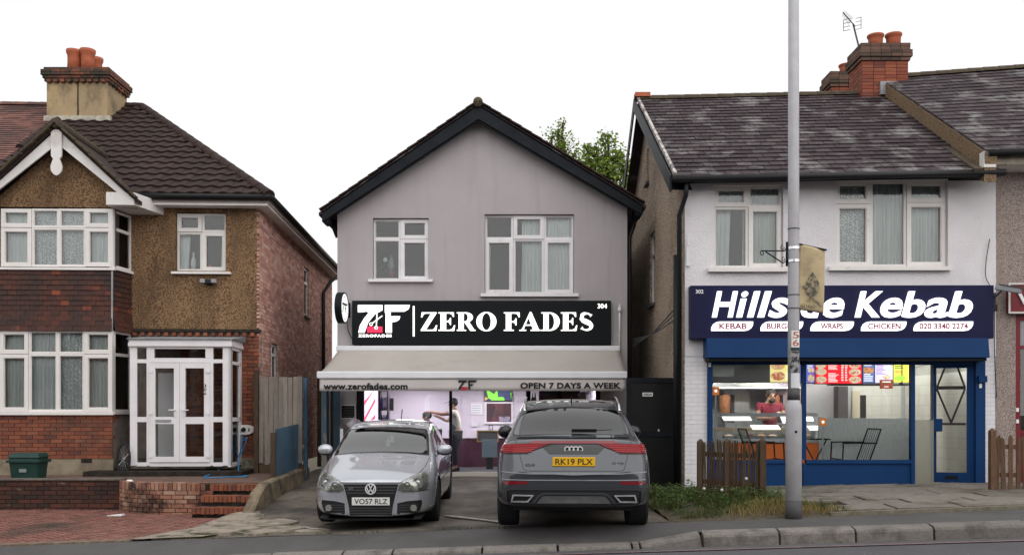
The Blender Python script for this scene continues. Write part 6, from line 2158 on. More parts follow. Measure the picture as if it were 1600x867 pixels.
def menu(label, x0p, x1p, y0p, y1p, bgc, lines, pics, v_=mv):
	a, d = UK(x0p, y0p, v_); b, e = UK(x1p, y1p, v_)
	t = thing('menu_board', label, 'menu board', KF @ Vector(((a + b) / 2, v_, e)), 'lit menu boards in the kebab shop')
	part('light_box', MB(KF).box(a, b, v_, v_ + .08, e, d), lit('menu_bg', bgc), t)
	w, h = b - a, d - e
	for (fx0, fx1, fz0, fz1, n_, mt_) in lines:
		m = MB(KF)
		rr = random.Random(n_ + int(x0p))
		for i in range(n_):
			z_ = e + h * (fz1 - (fz1 - fz0) * (i + .2) / n_)
			m.box(a + w * fx0, a + w * (fx0 + (fx1 - fx0) * rr.uniform(.6, 1)), v_ - .004, v_ - .001, z_ - h * (fz1 - fz0) / n_ * .5, z_)
		part('print', m, mt_, t)
	for (cx, cz, rx, rz_, mt_) in pics:
		m = MB(KF)
		m.disc(a + w * cx, e + h * cz, w * rx, v_ - .006, v_ - .0015, 20, h * rz_)
		part('picture', m, mt_, t)
	part('border', MB(KF).ring(a - .012, b + .012, e - .012, d + .012, .012, v_ - .008, v_ + .08), m_blackpaint, t)
W_ = lit('menu_white', (.9, .88, .85)); Rr = lit('menu_red', (.8, .02, .03)); Yy = lit('menu_yellow', (.85, .75, .05)); Gg = lit('menu_green', (.35, .6, .05)); Pp = lit('menu_purple', (.3, .2, .6)); Bk = m_inkblack
menu('burger menu with yellow price panels, leftmost of the lit menu boards', 1203, 1249, 562, 597, (.8, .7, .3), [(.55, .95, .55, .95, 6, Yy), (.55, .95, .08, .45, 5, W_)], [(.27, .74, .24, .2, f_bun), (.27, .28, .24, .2, f_bun)])
menu('blue and white menu board behind the blue window mullion', 1250, 1273, 562, 598, (.12, .14, .55), [(.05, .35, .1, .9, 8, Yy), (.5, .9, .6, .95, 5, W_)], [(.75, .2, .22, .18, f_wrap), (.75, .55, .22, .12, f_wrap)])
menu('wide red menu board with pictures of wraps at both ends', 1274, 1346.5, 562, 599, (.85, .02, .03), [(.28, .5, .58, .95, 8, W_), (.28, .5, .05, .45, 7, W_), (.56, .62, .1, .95, 12, W_), (.64, .7, .1, .95, 12, W_)], [(.12, .8, .12, .17, f_wrap), (.12, .5, .12, .15, f_wrap), (.12, .17, .12, .15, f_wrap), (.85, .8, .13, .17, f_wrap), (.85, .48, .13, .15, f_wrap), (.85, .16, .13, .15, f_wrap)])
menu('blue chicken menu board right of the wide red one', 1348, 1366, 563, 598, (.1, .16, .42), [(.1, .9, .74, .95, 3, W_), (.1, .9, .05, .42, 4, W_)], [(.4, .56, .34, .15, f_chick), (.72, .56, .22, .12, f_chick)])
menu('white and lilac menu board with a small round picture', 1367, 1395, 562, 598, (.72, .65, .8), [(.08, .6, .35, .85, 9, Pp)], [(.55, .92, .4, .07, f_wrap), (.65, .25, .2, .1, f_wrap)])
menu('bright yellow and green menu board at the right end', 1396, 1420, 562, 597, (.82, .85, .08), [(.08, .7, .6, .75, 2, Bk), (.1, .8, .42, .52, 1, Rr)], [(.42, .18, .36, .12, Gg)])
a, d = UK(1298, 599.5, mv - .1); b, e = UK(1420, 602, mv - .1)
t = thing('menu_shelf', 'black shelf edge running under the menu boards', 'shelf', KF @ Vector((a, mv, e)))
part('board', MB(KF).box(a, b, mv - .1, mv + .12, e, d), m_blackpaint, t)
part('bracket', MB(KF).box(b - .1, b - .07, mv + .0, mv + .1, d + .001, zc - .01), m_blackpaint, t)
a, d = UK(1375, 593, mv - .13); b, e = UK(1395, 607, mv - .13)
t = thing('red_notice', 'small red brown notice hanging from the menu shelf', 'notice', KF @ Vector((a, mv - .13, e)))
part('card', MB(KF).box(a, b, mv - .13, mv - .115, e, d), lit('notice_red', (.35, .06, .02), .3), t)
part('print', MB(KF).box(a + .04, b - .04, mv - .134, mv - .131, d - .05, d - .03).box(a + .08, b - .08, mv - .134, mv - .131, e + .03, e + .045), W_, t)
# steel bulkhead left of the menus
a, d = UK(1112, 560, 1.45); b, e = UK(1203, 597, 1.45)
part('steel_bulkhead', MB(KF).box(xi0 + .01, b, 1.45, 1.6, UK(1112, 597, 1.45)[1], zc - .01), m_ksteel, kh)
part('bulkhead_trim', MB(KF).box(xi0 + .01, UK(1250, 560, 1.45)[0], 1.42, 1.448, UK(1112, 598, 1.45)[1], UK(1112, 597, 1.45)[1]), m_blackpaint, kh)

# --- counter with glass display
cv = 1.15
a = UK(1113, 700, cv)[0]; b = UK(1287, 700, cv)[0]
zo0, zo1 = UK(1200, 724, cv)[1], UK(1200, 692, cv)[1]
zl1_ = UK(1200, 685, cv)[1]
t = thing('serving_counter', 'kebab counter with orange front, white ledge and lit glass display', 'counter', KF @ Vector(((a + b) / 2, cv, .0)))
m_or = M('orange_panel', (.75, .16, .02), .4, emit=(.8, .17, .02), es=.12)
xo = UK(1140, 700, cv)[0]
part('orange_front', MB(KF).box(xo, b, cv, cv + .05, .02, zo1), m_or, t)
part('white_end', MB(KF).box(a, xo - .002, cv + .01, cv + .05, .02, zo1), m_tilew, t)
part('ledge', MB(KF).box(a, b + .04, cv - .06, cv + .6, zo1, zl1_), m_whitemetal, t, bevel=.02)
part('body', MB(KF).box(a, b, cv + .051, cv + .6, .01, zo1 - .001), m_ksteel, t)
zh0, zh1 = UK(1200, 650.5, cv + .1)[1], UK(1200, 645, cv + .1)[1]
part('glass_top', MB(KF).box(a, UK(1277, 650, cv + .1)[0], cv + .1, cv + .55, zh0, zh1), m_whitemetal, t)
part('display_glass', MB(KF).box(a, b, cv + .02, cv + .027, zl1_, zh0), g_shop, t)
part('display_back', MB(KF).box(a, b, cv + .57, cv + .59, zl1_, zl1_ + .12), m_steel, t)
for (x0p, x1p, y0p, y1p, vv) in ((1131, 1173, 650.5, 657, .2), (1176, 1218, 665, 671, .14), (1223, 1243, 650.5, 661, .2), (1253, 1270, 648, 658, .2), (1265, 1284, 666, 672, .14)):
	p0_, d = UK(x0p, y0p, cv + vv); p1_, e = UK(x1p, y1p, cv + vv)
	m = MB(KF); m.hull8([(p0_, cv + vv, e), (p1_ + .02, cv + vv, e), (p1_, cv + vv + .1, d), (p0_ - .02, cv + vv + .1, d)], [(p0_, cv + vv, e + .015), (p1_ + .02, cv + vv, e + .015), (p1_, cv + vv + .1, d + .015), (p0_ - .02, cv + vv + .1, d + .015)])
	part('heat_lamp', m, lit('heat_lamp_white', (1, .97, .9), 1.3), t)
	part('lamp_stem', MB(KF).box((p0_ + p1_) / 2 - .02, (p0_ + p1_) / 2 + .02, cv + vv + .1, cv + vv + .13, zl1_, d), m_steel, t)
for i in range(8):
	cx = a + .25 + i * (b - a - .4) / 8
	part('food_tray', MB(KF).box(cx, cx + .17, cv + .06, cv + .3, zl1_ + .002, zl1_ + .05), m_steel, t)
	part('food', MB(KF).ball((cx + .085, cv + .18, zl1_ + .045), .08, 10, 6, (1, 1.2, .4)), [f_wrap, M('salad', (.15, .3, .05), .7), M('tomato', (.5, .06, .03), .5), f_chick][i % 4], t, smooth=True)
# wood counter behind
z0_ = UK(1150, 676, cv + .7)[1]
t = thing('back_counter', 'pale wooden worktop behind the glass display', 'counter', KF @ Vector((a + 1, cv + 1, .01)))
part('worktop', MB(KF).box(a, b - .1, cv + .62, cv + .8, z0_, z0_ + .1), M('pale_wood', (.5, .36, .22), .5, col2=(.42, .3, .18), ns=8), t)
part('carcass', MB(KF).box(a, b - .1, cv + .64, cv + .78, .01, z0_ - .001), m_ksteel, t)
# doner machines
for i, (px_, lab) in enumerate(((1134, 'kebab meat cone on a steel grill at the left of the shop'), (1211, 'second kebab grill behind the man at the counter'))):
	a_, zt_ = UK(px_, 616, DI - .7)
	zb_ = UK(px_, 660, DI - .7)[1]
	t = thing('kebab_grill', lab, 'kebab grill', KF @ Vector((a_, DI - .5, .9)), 'kebab grills')
	part('back_plate', MB(KF).box(a_ + .07, a_ + .55, DI - .35, DI - .3, zb_ - .2, zt_ + .1), m_steel, t)
	part('burner', MB(KF).box(a_ + .1, a_ + .25, DI - .38, DI - .351, zb_, zt_), m_dark, t)
	part('meat_cone', MB(KF).lathe([(.05, 0), (.09, .1), (.11, .3), (.12, .5), (.08, .55)], (a_, DI - .6, zb_ + .02), 16), M('doner_meat', (.35, .14, .06), .6, col2=(.2, .08, .03), ns=20), t, smooth=True)
	part('spit', MB(KF).tube([(a_, DI - .6, zb_ - .1), (a_, DI - .6, zt_ + .15)], .01, 6), m_chrome, t)
	part('cabinet', MB(KF).box(a_ - .2, a_ + .6, DI - .75, DI - .25, .01, zb_ - .1), m_ksteel, t)
t = thing('extractor_hood', 'steel extractor hood above the kebab grills', 'hood', KF @ Vector((xi0 + 1, DI - .5, 2)))
za_ = UK(1150, 607, DI - .9)[1]
part('canopy', MB(KF).box(xi0 + .02, UK(1250, 600, DI - .9)[0], DI - .9, DI - .02, za_, za_ + .35), m_steel, t)
part('light_edge', MB(KF).box(xi0 + .02, UK(1250, 600, DI - .9)[0], DI - .93, DI - .901, za_ + .005, za_ + .03), lit('hood_light', (1, 1, .95), 1.2), t)
for i, (px0, py0, px1, py1, lab) in enumerate(((1113, 604, 1124, 617, 'small orange square sign at the left end of the shop window'), (1281, 653, 1291, 665, 'small orange square sign on the glass beside the counter'))):
	a_, d = UK(px0, py0, .3); b_, e = UK(px1, py1, .3)
	t = thing('orange_sign', lab, 'sign', KF @ Vector((a_, .3, e)))
	part('plate', MB(KF).box(a_, b_, .3, .31, e, d), lit('orange_sign', (.75, .22, .03), .3), t)
	part('mark', MB(KF).disc((a_ + b_) / 2, (d + e) / 2, .025, .296, .299, 14), W_, t)
	part('stand', MB(KF).box((a_ + b_) / 2 - .012, (a_ + b_) / 2 + .012, .305, .32, .01, e), m_steel, t)
# --- wire chairs
def wire_chair(c, rotz, label, sc_=1.0):
	fr = KF @ Matrix.Translation(c) @ Matrix.Rotation(R(rotz), 4, 'Z') @ Matrix.Scale(sc_, 4)
	t = thing('wire_chair', label, 'chair', fr.translation, 'black wire chairs in the kebab shop')
	mk = m_blackpaint
	w, d_ = .25, .26
	for s_ in (-1, 1):
		part('side_frame', MB(fr).tube(smooth_path([Vector((-.26, s_ * w, 0)), Vector((-.24, s_ * w, .55)), Vector((-.2, s_ * w, .6)), Vector((.2, s_ * w, .6)), Vector((.24, s_ * w, .6))], 4), .011, 6), mk, t)
		part('leg', MB(fr).tube([Vector((.1, s_ * w, .3)), Vector((.2, s_ * w, 0))], .011, 6), mk, t)
		part('upright', MB(fr).tube([Vector((.12, s_ * w, .3)), Vector((.3, s_ * w, .8))], .011, 6), mk, t)
	m = MB(fr)
	for i in range(7):
		y_ = -w + i * 2 * w / 6
		m.tube([Vector((-.24, y_, .36)), Vector((.1, y_, .3))], .004, 4)
	m.tube([Vector((-.24, -w, .36)), Vector((-.24, w, .36))], .01, 6)
	part('seat', m, mk, t)
	m = MB(fr)
	for i in range(7):
		y_ = -w + i * 2 * w / 6
		m.tube([Vector((.13, y_, .32)), Vector((.3, y_, .8))], .004, 4)
	m.tube([Vector((.3, -w, .8)), Vector((.3, w, .8))], .012, 6)
	part('back', m, mk, t)
	return t
base = .01
wire_chair((UK(1334, 700, .5)[0], .5, base), 0, 'black wire armchair behind the right pane, turned side on', 1.2)
wire_chair((UK(1190, 700, .55)[0], .5, base), 180, 'black wire chair in front of the orange counter', 1.2)
t = thing('folding_table', 'black crossed table legs beside the blue mullion', 'table', KF @ Vector((UK(1272, 700, .6)[0], .6, .01)))
cx = UK(1272, 700, .6)[0]
part('legs', MB(KF).tube([(cx - .2, .55, .01), (cx + .2, .55, .78)], .012, 6).tube([(cx + .2, .6, .01), (cx - .2, .6, .78)], .012, 6), m_blackpaint, t)
part('top', MB(KF).box(cx - .24, cx + .24, .45, .75, .78, .8), m_blackpaint, t)
# ================================================================ neighbour on the far right
NF = KF @ Matrix.Translation((kx1, 0, 0))
nh = thing('neighbour_house', 'pink pebbledashed neighbouring house at the right edge with raised slate roof', 'house', NF.translation)
UN = lambda px, py, v=0.0: on(NF, px, py, v)
nw0 = UN(1587, 600)[0]
EN = 5.75
nzt = UN(1590, 492)[1]
m = MB(NF)
wallpanel(m, [(.001, -.1), (4, -.1), (4, EN), (.001, EN)], [(nw0, 3.2, .02, nzt)], 0, .15)
part('front_wall', m, m_pebble_pink, nh)
m_maroon = M('maroon_frame', (.16, .015, .022), .45)
m = MB(NF)
m.ring(nw0, 3.2, .02, nzt, .09, .02, .1)
za = UN(1595, 545)[1]; zb_ = UN(1595, 672)[1]
m.box(nw0 + .09, 3.11, .02, .1, zb_ - .06, zb_); m.box(nw0 + .09, 3.11, .02, .1, za, za + .06)
part('shop_window_frame', m, m_maroon, nh)
part('shutter_panel', MB(NF).box(nw0 + .09, 3.11, .05, .07, za + .06, nzt - .09), m_lead, nh)
part('pane', MB(NF).box(nw0 + .09, 3.11, .05, .056, zb_, za), g_win, nh)
part('lower_panel', MB(NF).box(nw0 + .09, 3.11, .04, .07, .1, zb_ - .06), m_maroon, nh)
for py_ in (640, 658):
	a, d = UN(1588, py_ - 3, -.01); b, e = UN(1592, py_ + 3, -.01)
	part('hinge_plate', MB(NF).box(a, b, -.01, .019, e, d), m_whiteprint, nh)
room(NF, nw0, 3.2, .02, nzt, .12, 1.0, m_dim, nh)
# roof
neL = at(1541, 236, 15.12); neR = Vector((neL.x + 4.5, neL.y - .05, neL.z + .1))
nrL = at(1376, 124, 20.05); nrR = nrL + Vector((4.6, -.1, .0))
pz = at(1600, 106, 20.0)
nrR = Vector((pz.x + .6, 19.95, pz.z))
nrR = nrL.lerp(nrR, 1.4)
q = [neL, neR, nrR, nrL]
m = MB().hull8(q, [p - Vector((0, 0, .08)) for p in q])
m.add([nrL, nrR, nrR + Vector((0, 4.7, -2.9)), nrL + Vector((0, 4.7, -2.9))], [(3, 2, 1, 0)])
part('roof', m, m_slate, nh)
its = [t_ for t_ in tile_patch(q, 22, .28, .018, over=1.35, rnd=random.Random(31), jit=.012, wear=.012, gap=.012) if t_.translation.x < 11.4]
pieces('roof_slate', its, us, m_slate, nh, rest='more_roof_slates')
ridge_tiles(nrL + Vector((.2, 0, 0)), nrR, 15, .11, m_moss, 'ridge_tile', nh)
# raised party strip between the two roofs
m = MB()
a, b = neL, nrL
lo_a, lo_b = Vector((neL.x - .01, neL.y + .05, neL.z - .5)), Vector((nrL.x - .01, nrL.y, nrL.z - .62))
m.hull8([a + Vector((-.02, 0, -.02)), b + Vector((-.02, 0, -.02)), lo_b, lo_a], [p + Vector((.2, 0, 0)) for p in (a + Vector((-.02, 0, -.02)), b + Vector((-.02, 0, -.02)), lo_b, lo_a)])
part('party_upstand', m, M('upstand_pebbledash', (.36, .25, .15), .95, col2=(.15, .1, .06), ns=45, lo=.45, hi=.58, bump=1, bs=90, vor=True), nh)
part('mossy_valley', MB().bar(lo_a + Vector((-.1, -.02, .17)), lo_b + Vector((-.1, 0, .12)), .14, .1), m_moss, nh)
part('fascia', MB().box(neL.x, neR.x, neL.y + .1, neL.y + .14, neL.z - .2, neL.z - .01), m_conc_light, nh)
part('gutter', MB().tube([neL + Vector((.05, .02, -.03)), neR + Vector((0, .02, -.03))], .06, 10), m_blackplastic, nh, smooth=True)
part('white_kneeler', MB().box(neL.x - .03, neL.x + .17, neL.y + .02, neL.y + .16, neL.z - .26, neL.z + .0), m_whitepaint, nh)
part('soffit', MB().box(neL.x + .1, neR.x, neL.y + .14, neL.y + .75, neL.z - .2, neL.z - .18), m_whitepaint, nh)
# maroon sign with a white letter, cut by the photograph's edge
v = -.1
a, d = UN(1577, 444, v); b, e = UN(1577, 488, v)
t = thing('maroon_sign', 'maroon shop sign with pale border at the right edge', 'shop sign', NF @ Vector((a, v, e)))
part('panel', MB(NF).box(a, 4, v, -.002, e, d), m_maroon, t)
part('border', MB(NF).ring(a - .02, 4, e - .02, d + .02, .03, v - .02, v - .002), M('sign_border', (.6, .57, .55), .5), t)
xa, zt_ = UN(1588, 456, v); zb2 = UN(1588, 476, v)[1]
part('letter', text_on(MB(NF), 'V', xa, xa + .24, zb2, zt_, v - .03, .026, bold=.03), m_whiteprint, t)
# CCTV camera
c_ = NF @ Vector((UN(1575, 452, -.3)[0], -.3, UN(1575, 452, -.3)[1]))
t = thing('security_camera', 'grey bullet security camera beside the maroon sign', 'camera', c_)
part('housing', MB().bar(c_ + Vector((-.16, .1, .05)), c_ + Vector((.16, -.12, -.05)), .085, .08), m_lead, t, bevel=.012)
part('lens_hood', MB().bar(c_ + Vector((-.1, .06, .085)), c_ + Vector((.2, -.145, -.015)), .1, .02), m_darkgrey, t)
part('arm', MB().tube(smooth_path([c_ + Vector((-.08, .06, -.02)), c_ + Vector((-.14, .14, -.1)), c_ + Vector((-.14, .29, -.12))]), .02, 8), m_darkgrey, t)
part('wall_base', MB().box(c_.x - .2, c_.x - .06, c_.y + .27, c_.y + .3, c_.z - .22, c_.z - .02), m_darkgrey, t)
part('junction_box', MB().box(c_.x - .2, c_.x - .07, c_.y + .2, c_.y + .3, c_.z - .34, c_.z - .23), m_blackplastic, t)
part('cable', MB().tube(smooth_path([c_ + Vector((-.1, .28, -.05)), c_ + Vector((-.25, .27, .05)), c_ + Vector((-.28, .28, -.1)), c_ + Vector((-.2, .28, -.2))]), .008, 5), m_blackplastic, t)
t = thing('loose_wire', 'thin black wire looping down the corner beside the kebab sign', 'wire', NF @ Vector((0, -.02, 3)))
part('wire', MB().tube(smooth_path([NF @ Vector((-.12, -.03, 4.2)), NF @ Vector((-.2, -.05, 3.6)), NF @ Vector((-.05, -.03, 3.2)), NF @ Vector((-.03, -.02, 2.2)), NF @ Vector((.0, -.02, 1.5))]), .007, 5), m_blackplastic, t)

# --- chimneys on the party wall
def stack(name, label, x0, x1, y0, y1, z0, z1, mat, pots, capm, pad=.05):
	t = thing(name, label, 'chimney', ((x0 + x1) / 2, (y0 + y1) / 2, z0))
	part('core', MB().box(x0 + .03, x1 - .03, y0 + .03, y1 - .03, z0, z1 - .02), m_mortar_dark, t)
	its, dk = [], []
	n_ = int((z1 - z0) / .075)
	for i in range(n_):
		z_ = z1 - (i + 1) * .075
		o_ = 0
		if i in (2, 3): o_ = .07
		elif i in (0, 1, 4): o_ = .035
		(dk if i < 5 else its).extend(brick_ring(x0 - o_, x1 + o_, y0 - o_, y1 + o_, z_, .075))
	pieces('brick', its, unitbox(), mat, t)
	pieces('cap_brick', dk, unitbox(), capm, t)
	for (px_, yy, r_, h_) in pots:
		part('chimney_pot', MB().lathe([(r_ * .92, 0), (r_ * .97, h_ * .6), (r_, h_ * .8), (r_ * 1.15, h_ * .88), (r_ * 1.15, h_), (r_ * .95, h_), (r_ * .9, h_ * .6)], (px_, yy, z1 - .03), 18), m_terracotta, t, smooth=True)
	return t
cy = 19.75
a, b = at(1347, 140, cy), at(1419, 68, cy)
capm = M('sooty_brick', (.09, .055, .042), .9, pal=[(.07, .05, .04), (.13, .075, .055), (.17, .1, .075), (.05, .04, .035)], bump=.4, bs=90)
t1 = stack('chimney_stack', 'tall orange brick chimney with dark corbelled top on the party wall', a.x, b.x, cy, cy + .75, a.z - .5, b.z, m_redstack,
      [(at(1368, 60, cy + .3).x, cy + .3, .155, .32), (at(1396, 60, cy + .3).x, cy + .3, .155, .34)], capm)
fa = at(1375, 128, cy - .03); fb = at(1425, 141, cy - .03)
part('lead_apron', MB().box(fa.x, fb.x, cy - .06, cy - .002, fb.z - .1, fa.z), m_lead, t1)
cy2 = 22.6
a, b = at(1299, 150, cy2), at(1345, 112, cy2)
t2 = stack('rear_chimney', 'lower brick chimney behind, left of the tall one', a.x, b.x + .3, cy2, cy2 + .6, a.z - .3, b.z, m_redstack,
      [(at(1322, 100, cy2 + .2).x, cy2 + .2, .16, .26), (at(1337, 100, cy2 + .2).x, cy2 + .3, .14, .16), (at(1306, 100, cy2 + .4).x, cy2 + .4, .14, .12)], capm)
# aerial
ba, bt = at(1347, 82, cy + .1), at(1333, 38, cy + .1)
t = thing('tv_aerial', 'television aerial on a thin mast beside the tall chimney', 'aerial', ba)
part('mast', MB().tube([ba + Vector((.06, 0, -.4)), bt], .018, 6), m_darkgrey, t)
d_ = (at(1317, 20, cy - .1) - bt)
part('boom', MB().tube([bt + d_ * -.2, bt + d_], .013, 6), m_darkgrey, t)
m = MB()
for i in range(9):
	p = bt + d_ * (.25 + .085 * i)
	e_ = Vector((.5, .35, .75)).normalized() * (.13 - .006 * i)
	m.tube([p - e_, p + e_], .005, 4)
part('elements', m, m_darkgrey, t)
m = MB()
for s_ in (-1, 1):
	c0_ = bt + Vector((s_ * .06, 0, 0))
	for k_ in range(4):
		m.tube([c0_ + Vector((s_ * .0, 0, -.12 + k_ * .08)), c0_ + Vector((s_ * .13, .05, -.1 + k_ * .08 + .03 * s_))], .006, 4)
	m.tube([c0_ + Vector((s_ * .13, .05, -.1 + .03 * s_)), c0_ + Vector((s_ * .13, .05, .14 + .03 * s_))], .007, 4)
part('reflector', m, m_darkgrey, t)

# ================================================================ lamp post with banner
LX, LY = 3.72, 12.2
LZ = ZP(LX)
t = thing('lamp_post', 'grey steel lamp post with wide base standing in the weeds by the pavement', 'lamp post', (LX, LY, LZ))
def zpx(py): return 1.65 + (HOR - py) / F * LY
part('shaft', MB().lathe([(.076, zpx(628)), (.074, zpx(500)), (.072, zpx(300)), (.066, 8.5)], (LX, LY, 0), 20), m_galv, t, smooth=True)
part('base', MB().lathe([(.104, LZ - .1), (.104, zpx(640)), (.1, zpx(632)), (.08, zpx(627)), (.078, zpx(625))], (LX, LY, 0), 20), m_polebase, t, smooth=True)
part('root_paint', MB().lathe([(.1065, LZ - .05), (.1065, zpx(781))], (LX, LY, 0), 20), m_darkgrey, t, smooth=True)
part('black_band', MB().lathe([(.0785, zpx(625)), (.0785, zpx(607))], (LX, LY, 0), 20), m_darkgrey, t, smooth=True)
for py_ in (358, 461, 482): part('strap', MB().lathe([(.078, zpx(py_ + .8)), (.078, zpx(py_ - .8))], (LX, LY, 0), 16), m_darkgrey, t)
def curved_plate(y0, y1, a0, a1, r_, mat, nm):
	m = MB()
	n_ = 8
	vs = []
	for i in range(n_ + 1):
		an = R(-90 + a0 + (a1 - a0) * i / n_)
		vs += [(LX + r_ * math.cos(an), LY + r_ * math.sin(an), zpx(y1)), (LX + r_ * math.cos(an), LY + r_ * math.sin(an), zpx(y0))]
	m.add(vs, [(2 * i, 2 * i + 2, 2 * i + 3, 2 * i + 1) for i in range(n_)])
	return part(nm, m, mat, t)
np_ = curved_plate(517, 543, -38, 50, .0775, m_whiteprint, 'number_plate')
curved_plate(543.5, 548, -45, 70, .0775, M('dark_green_tape', (.02, .04, .03), .6), 'tape')
curved_plate(549, 582, -60, 70, .0772, M('torn_stickers', (.3, .3, .3), .7, col2=(.04, .04, .045), ns=16, lo=.47, hi=.53), 'torn_sticker')
curved_plate(583, 606, -42, 75, .079, m_whitemetal, 'white_sticker')
m = MB()
for s_, y0, y1 in (('5', 519, 529), ('6', 531, 541)):
	text_on(m, s_, LX - .035, LX + .048, zpx(y1), zpx(y0), LY - .079, 0, bold=.01)
part('lettering', m, M('orange_digit', (.45, .13, .05), .6), np_)
part('inspection_hole', MB(frame(LX, LY - .105, 0)).disc(.0, zpx(674), .018, -.004, .01, 12), m_blackplastic, t)
# scroll bracket for a sign / flowers on the left
m = MB()
zb1, zb2 = zpx(392), zpx(411)
xl = on(frame(0, LY, 0), 1189, 392)[0]
m.tube([(LX - .09, LY, zpx(378)), (LX - .09, LY, zpx(416))], .014, 6)
m.tube([(LX - .09, LY, zpx(388) + .01), (LX - .12, LY, zb1), (xl, LY, zb1)], .009, 6)
m.tube([(LX - .09, LY, zb2 + .03), (LX - .14, LY, zb2), (xl + .06, LY, zb1 - .01)], .009, 6)
for cx, cz, r_ in ((xl + .02, zb1 - .03, .035), (LX - .14, zb1 + .04, .035), (LX - .13, zb2 + .05, .03)):
	m.tube([(cx + r_ * (1 - .06 * k_) * math.cos(R(90 + k_ * 30)), LY, cz + r_ * (1 - .06 * k_) * math.sin(R(90 + k_ * 30))) for k_ in range(12)], .006, 5)
part('scroll_bracket', m, m_blackpaint, t, smooth=True)
for py_ in (388, 408): part('clamp', MB().lathe([(.082, zpx(py_ + 2)), (.082, zpx(py_ - 2))], (LX, LY, 0), 16), m_chrome, t)
# banner
t = thing('banner', 'tattered beige banner hanging from the lamp post', 'banner', (LX + .3, LY - .02, zpx(490)))
BFm = frame(0, LY - .03, 0)
c = [on(BFm, *p) for p in ((1249.5, 381), (1290, 391), (1287, 489), (1248.5, 482))]
def bn(i, j):
	a = Vector(c[3]).lerp(Vector(c[2]), i); b = Vector(c[0]).lerp(Vector(c[1]), i)
	p = a.lerp(b, j)
	return (p.x, LY - .03 + .02 * math.sin(i * 4 + j * 3) + .02 * i, p.y)
def banner_mat():
	mt_ = M('banner_cloth', (.5, .4, .24), .85, col2=(.42, .33, .2), ns=6, bump=.1, bs=30, dirt=(.3, .24, .15), ds=4, dlo=.55, dhi=.75)
	return mt_
o = part('cloth', MB().grid(bn, 14, 24), banner_mat(), t, smooth=True)
o.modifiers.new('thickness', 'SOLIDIFY').thickness = .004
a_, b_ = Vector(c[0]), Vector(c[1])
part('top_arm', MB().tube([(LX, LY - .03, c[0][1] + .01), (b_.x + .02, LY - .01, b_.y + .005)], .012, 6), m_blackpaint, t)
part('bottom_arm', MB().tube([(LX, LY - .03, c[3][1]), (c[2][0], LY - .01, c[2][1])], .006, 6), m_blackpaint, t)
# faded leaf print and lettering
def bpt(px, py, dy=-.014):
	x, z = on(BFm, px, py)
	i = (x - c[0][0]) / (c[1][0] - c[0][0]); j = (z - c[3][1]) / (c[0][1] - c[3][1])
	return (x, LY - .03 + .02 * math.sin(i * 4 + j * 3) + .02 * i + dy, z)
m = MB()
leaf = [(1269, 425), (1274, 432), (1279, 442), (1280, 452), (1276, 460), (1268, 464), (1260, 458), (1258, 448), (1262, 436)]
m.add([bpt(*p) for p in leaf], [tuple(range(len(leaf)))])
m_ink = M('faded_ink', (.1, .095, .08), .8, col2=(.36, .29, .18), ns=18, lo=.45, hi=.58)
part('leaf_print', m, m_ink, t)
m = MB()
for p in (((1269, 462), (1263, 470)), ((1264, 452), (1254, 447)), ((1270, 466), (1284, 478))):
	m.bar(bpt(*p[0], -.016), bpt(*p[1], -.016), .02, .003, up=(0, 1, 0))
x0, z1 = on(BFm, 1249.5, 467); x1, z0 = on(BFm, 1279, 482)
vs, fs = text_tris('Shop', .015)
put_flat(m, vs, fs, x0 + .01, x1 - .04, z0, z1 - .06, LY - .028)
part('faded_lettering', m, m_ink, t)

# ================================================================ picket fences
def picket_fence(name, label, a, b, n_, h, mat, posts, seed, base, lean=.02, gap=.5, rails=(.3, .8), tip=.05, w=None):
	t = thing(name, label, 'fence', (a.lerp(b, .5).x, a.lerp(b, .5).y, base))
	d = (b - a); L = d.length; d = d.normalized()
	nrm = Vector((d.y, -d.x, 0))
	rr = random.Random(seed)
	u = MB()
	u.add([(-.5, -.5, 0), (.5, -.5, 0), (.5, -.5, .93), (.25, -.5, .985), (0, -.5, 1), (-.25, -.5, .985), (-.5, -.5, .93), (-.5, .5, 0), (.5, .5, 0), (.5, .5, .93), (.25, .5, .985), (0, .5, 1), (-.25, .5, .985), (-.5, .5, .93)],
          [(0, 1, 2, 3, 4, 5, 6), (13, 12, 11, 10, 9, 8, 7)] + [(i, 7 + i, 7 + (i + 1) % 7, (i + 1) % 7) for i in range(7)])
	its = []
	rot0 = Matrix((d, -nrm, Vector((0, 0, 1)))).transposed()
	w = w or L / n_ * gap
	for i in range(n_):
		p = a + d * (L * (i + .5) / n_) + nrm * .03
		its.append(trs(Vector((p.x, p.y, base + rr.uniform(-.01, .03))), rot0 @ Matrix.Rotation(rr.uniform(-lean, lean), 3, 'Y'), (w * rr.uniform(.9, 1.08), .018, h * rr.uniform(.96, 1.03))))
	pieces('picket', its, u, mat, t)
	for f_ in rails:
		m = MB(); m.bar(a + Vector((0, 0, base + h * f_)), b + Vector((0, 0, base + h * f_ - .02)), .03, .07)
		part('rail', m, mat, t)
	for f_, ph in posts:
		p = a + d * L * f_
		m = MB()
		m.box(p.x - .045, p.x + .045, p.y - .055, p.y + .035, base - .1, base + ph - .05)
		m.add([(p.x - .045, p.y - .055, base + ph - .05), (p.x + .045, p.y - .055, base + ph - .05), (p.x + .045, p.y + .035, base + ph - .05), (p.x - .045, p.y + .035, base + ph - .05), (p.x, p.y - .01, base + ph)], [(0, 1, 4), (1, 2, 4), (2, 3, 4), (3, 0, 4)])
		part('post', m, mat, t)
	return t
fa, fb = at(1094, 700, 14.2), at(1191, 700, 13.7)
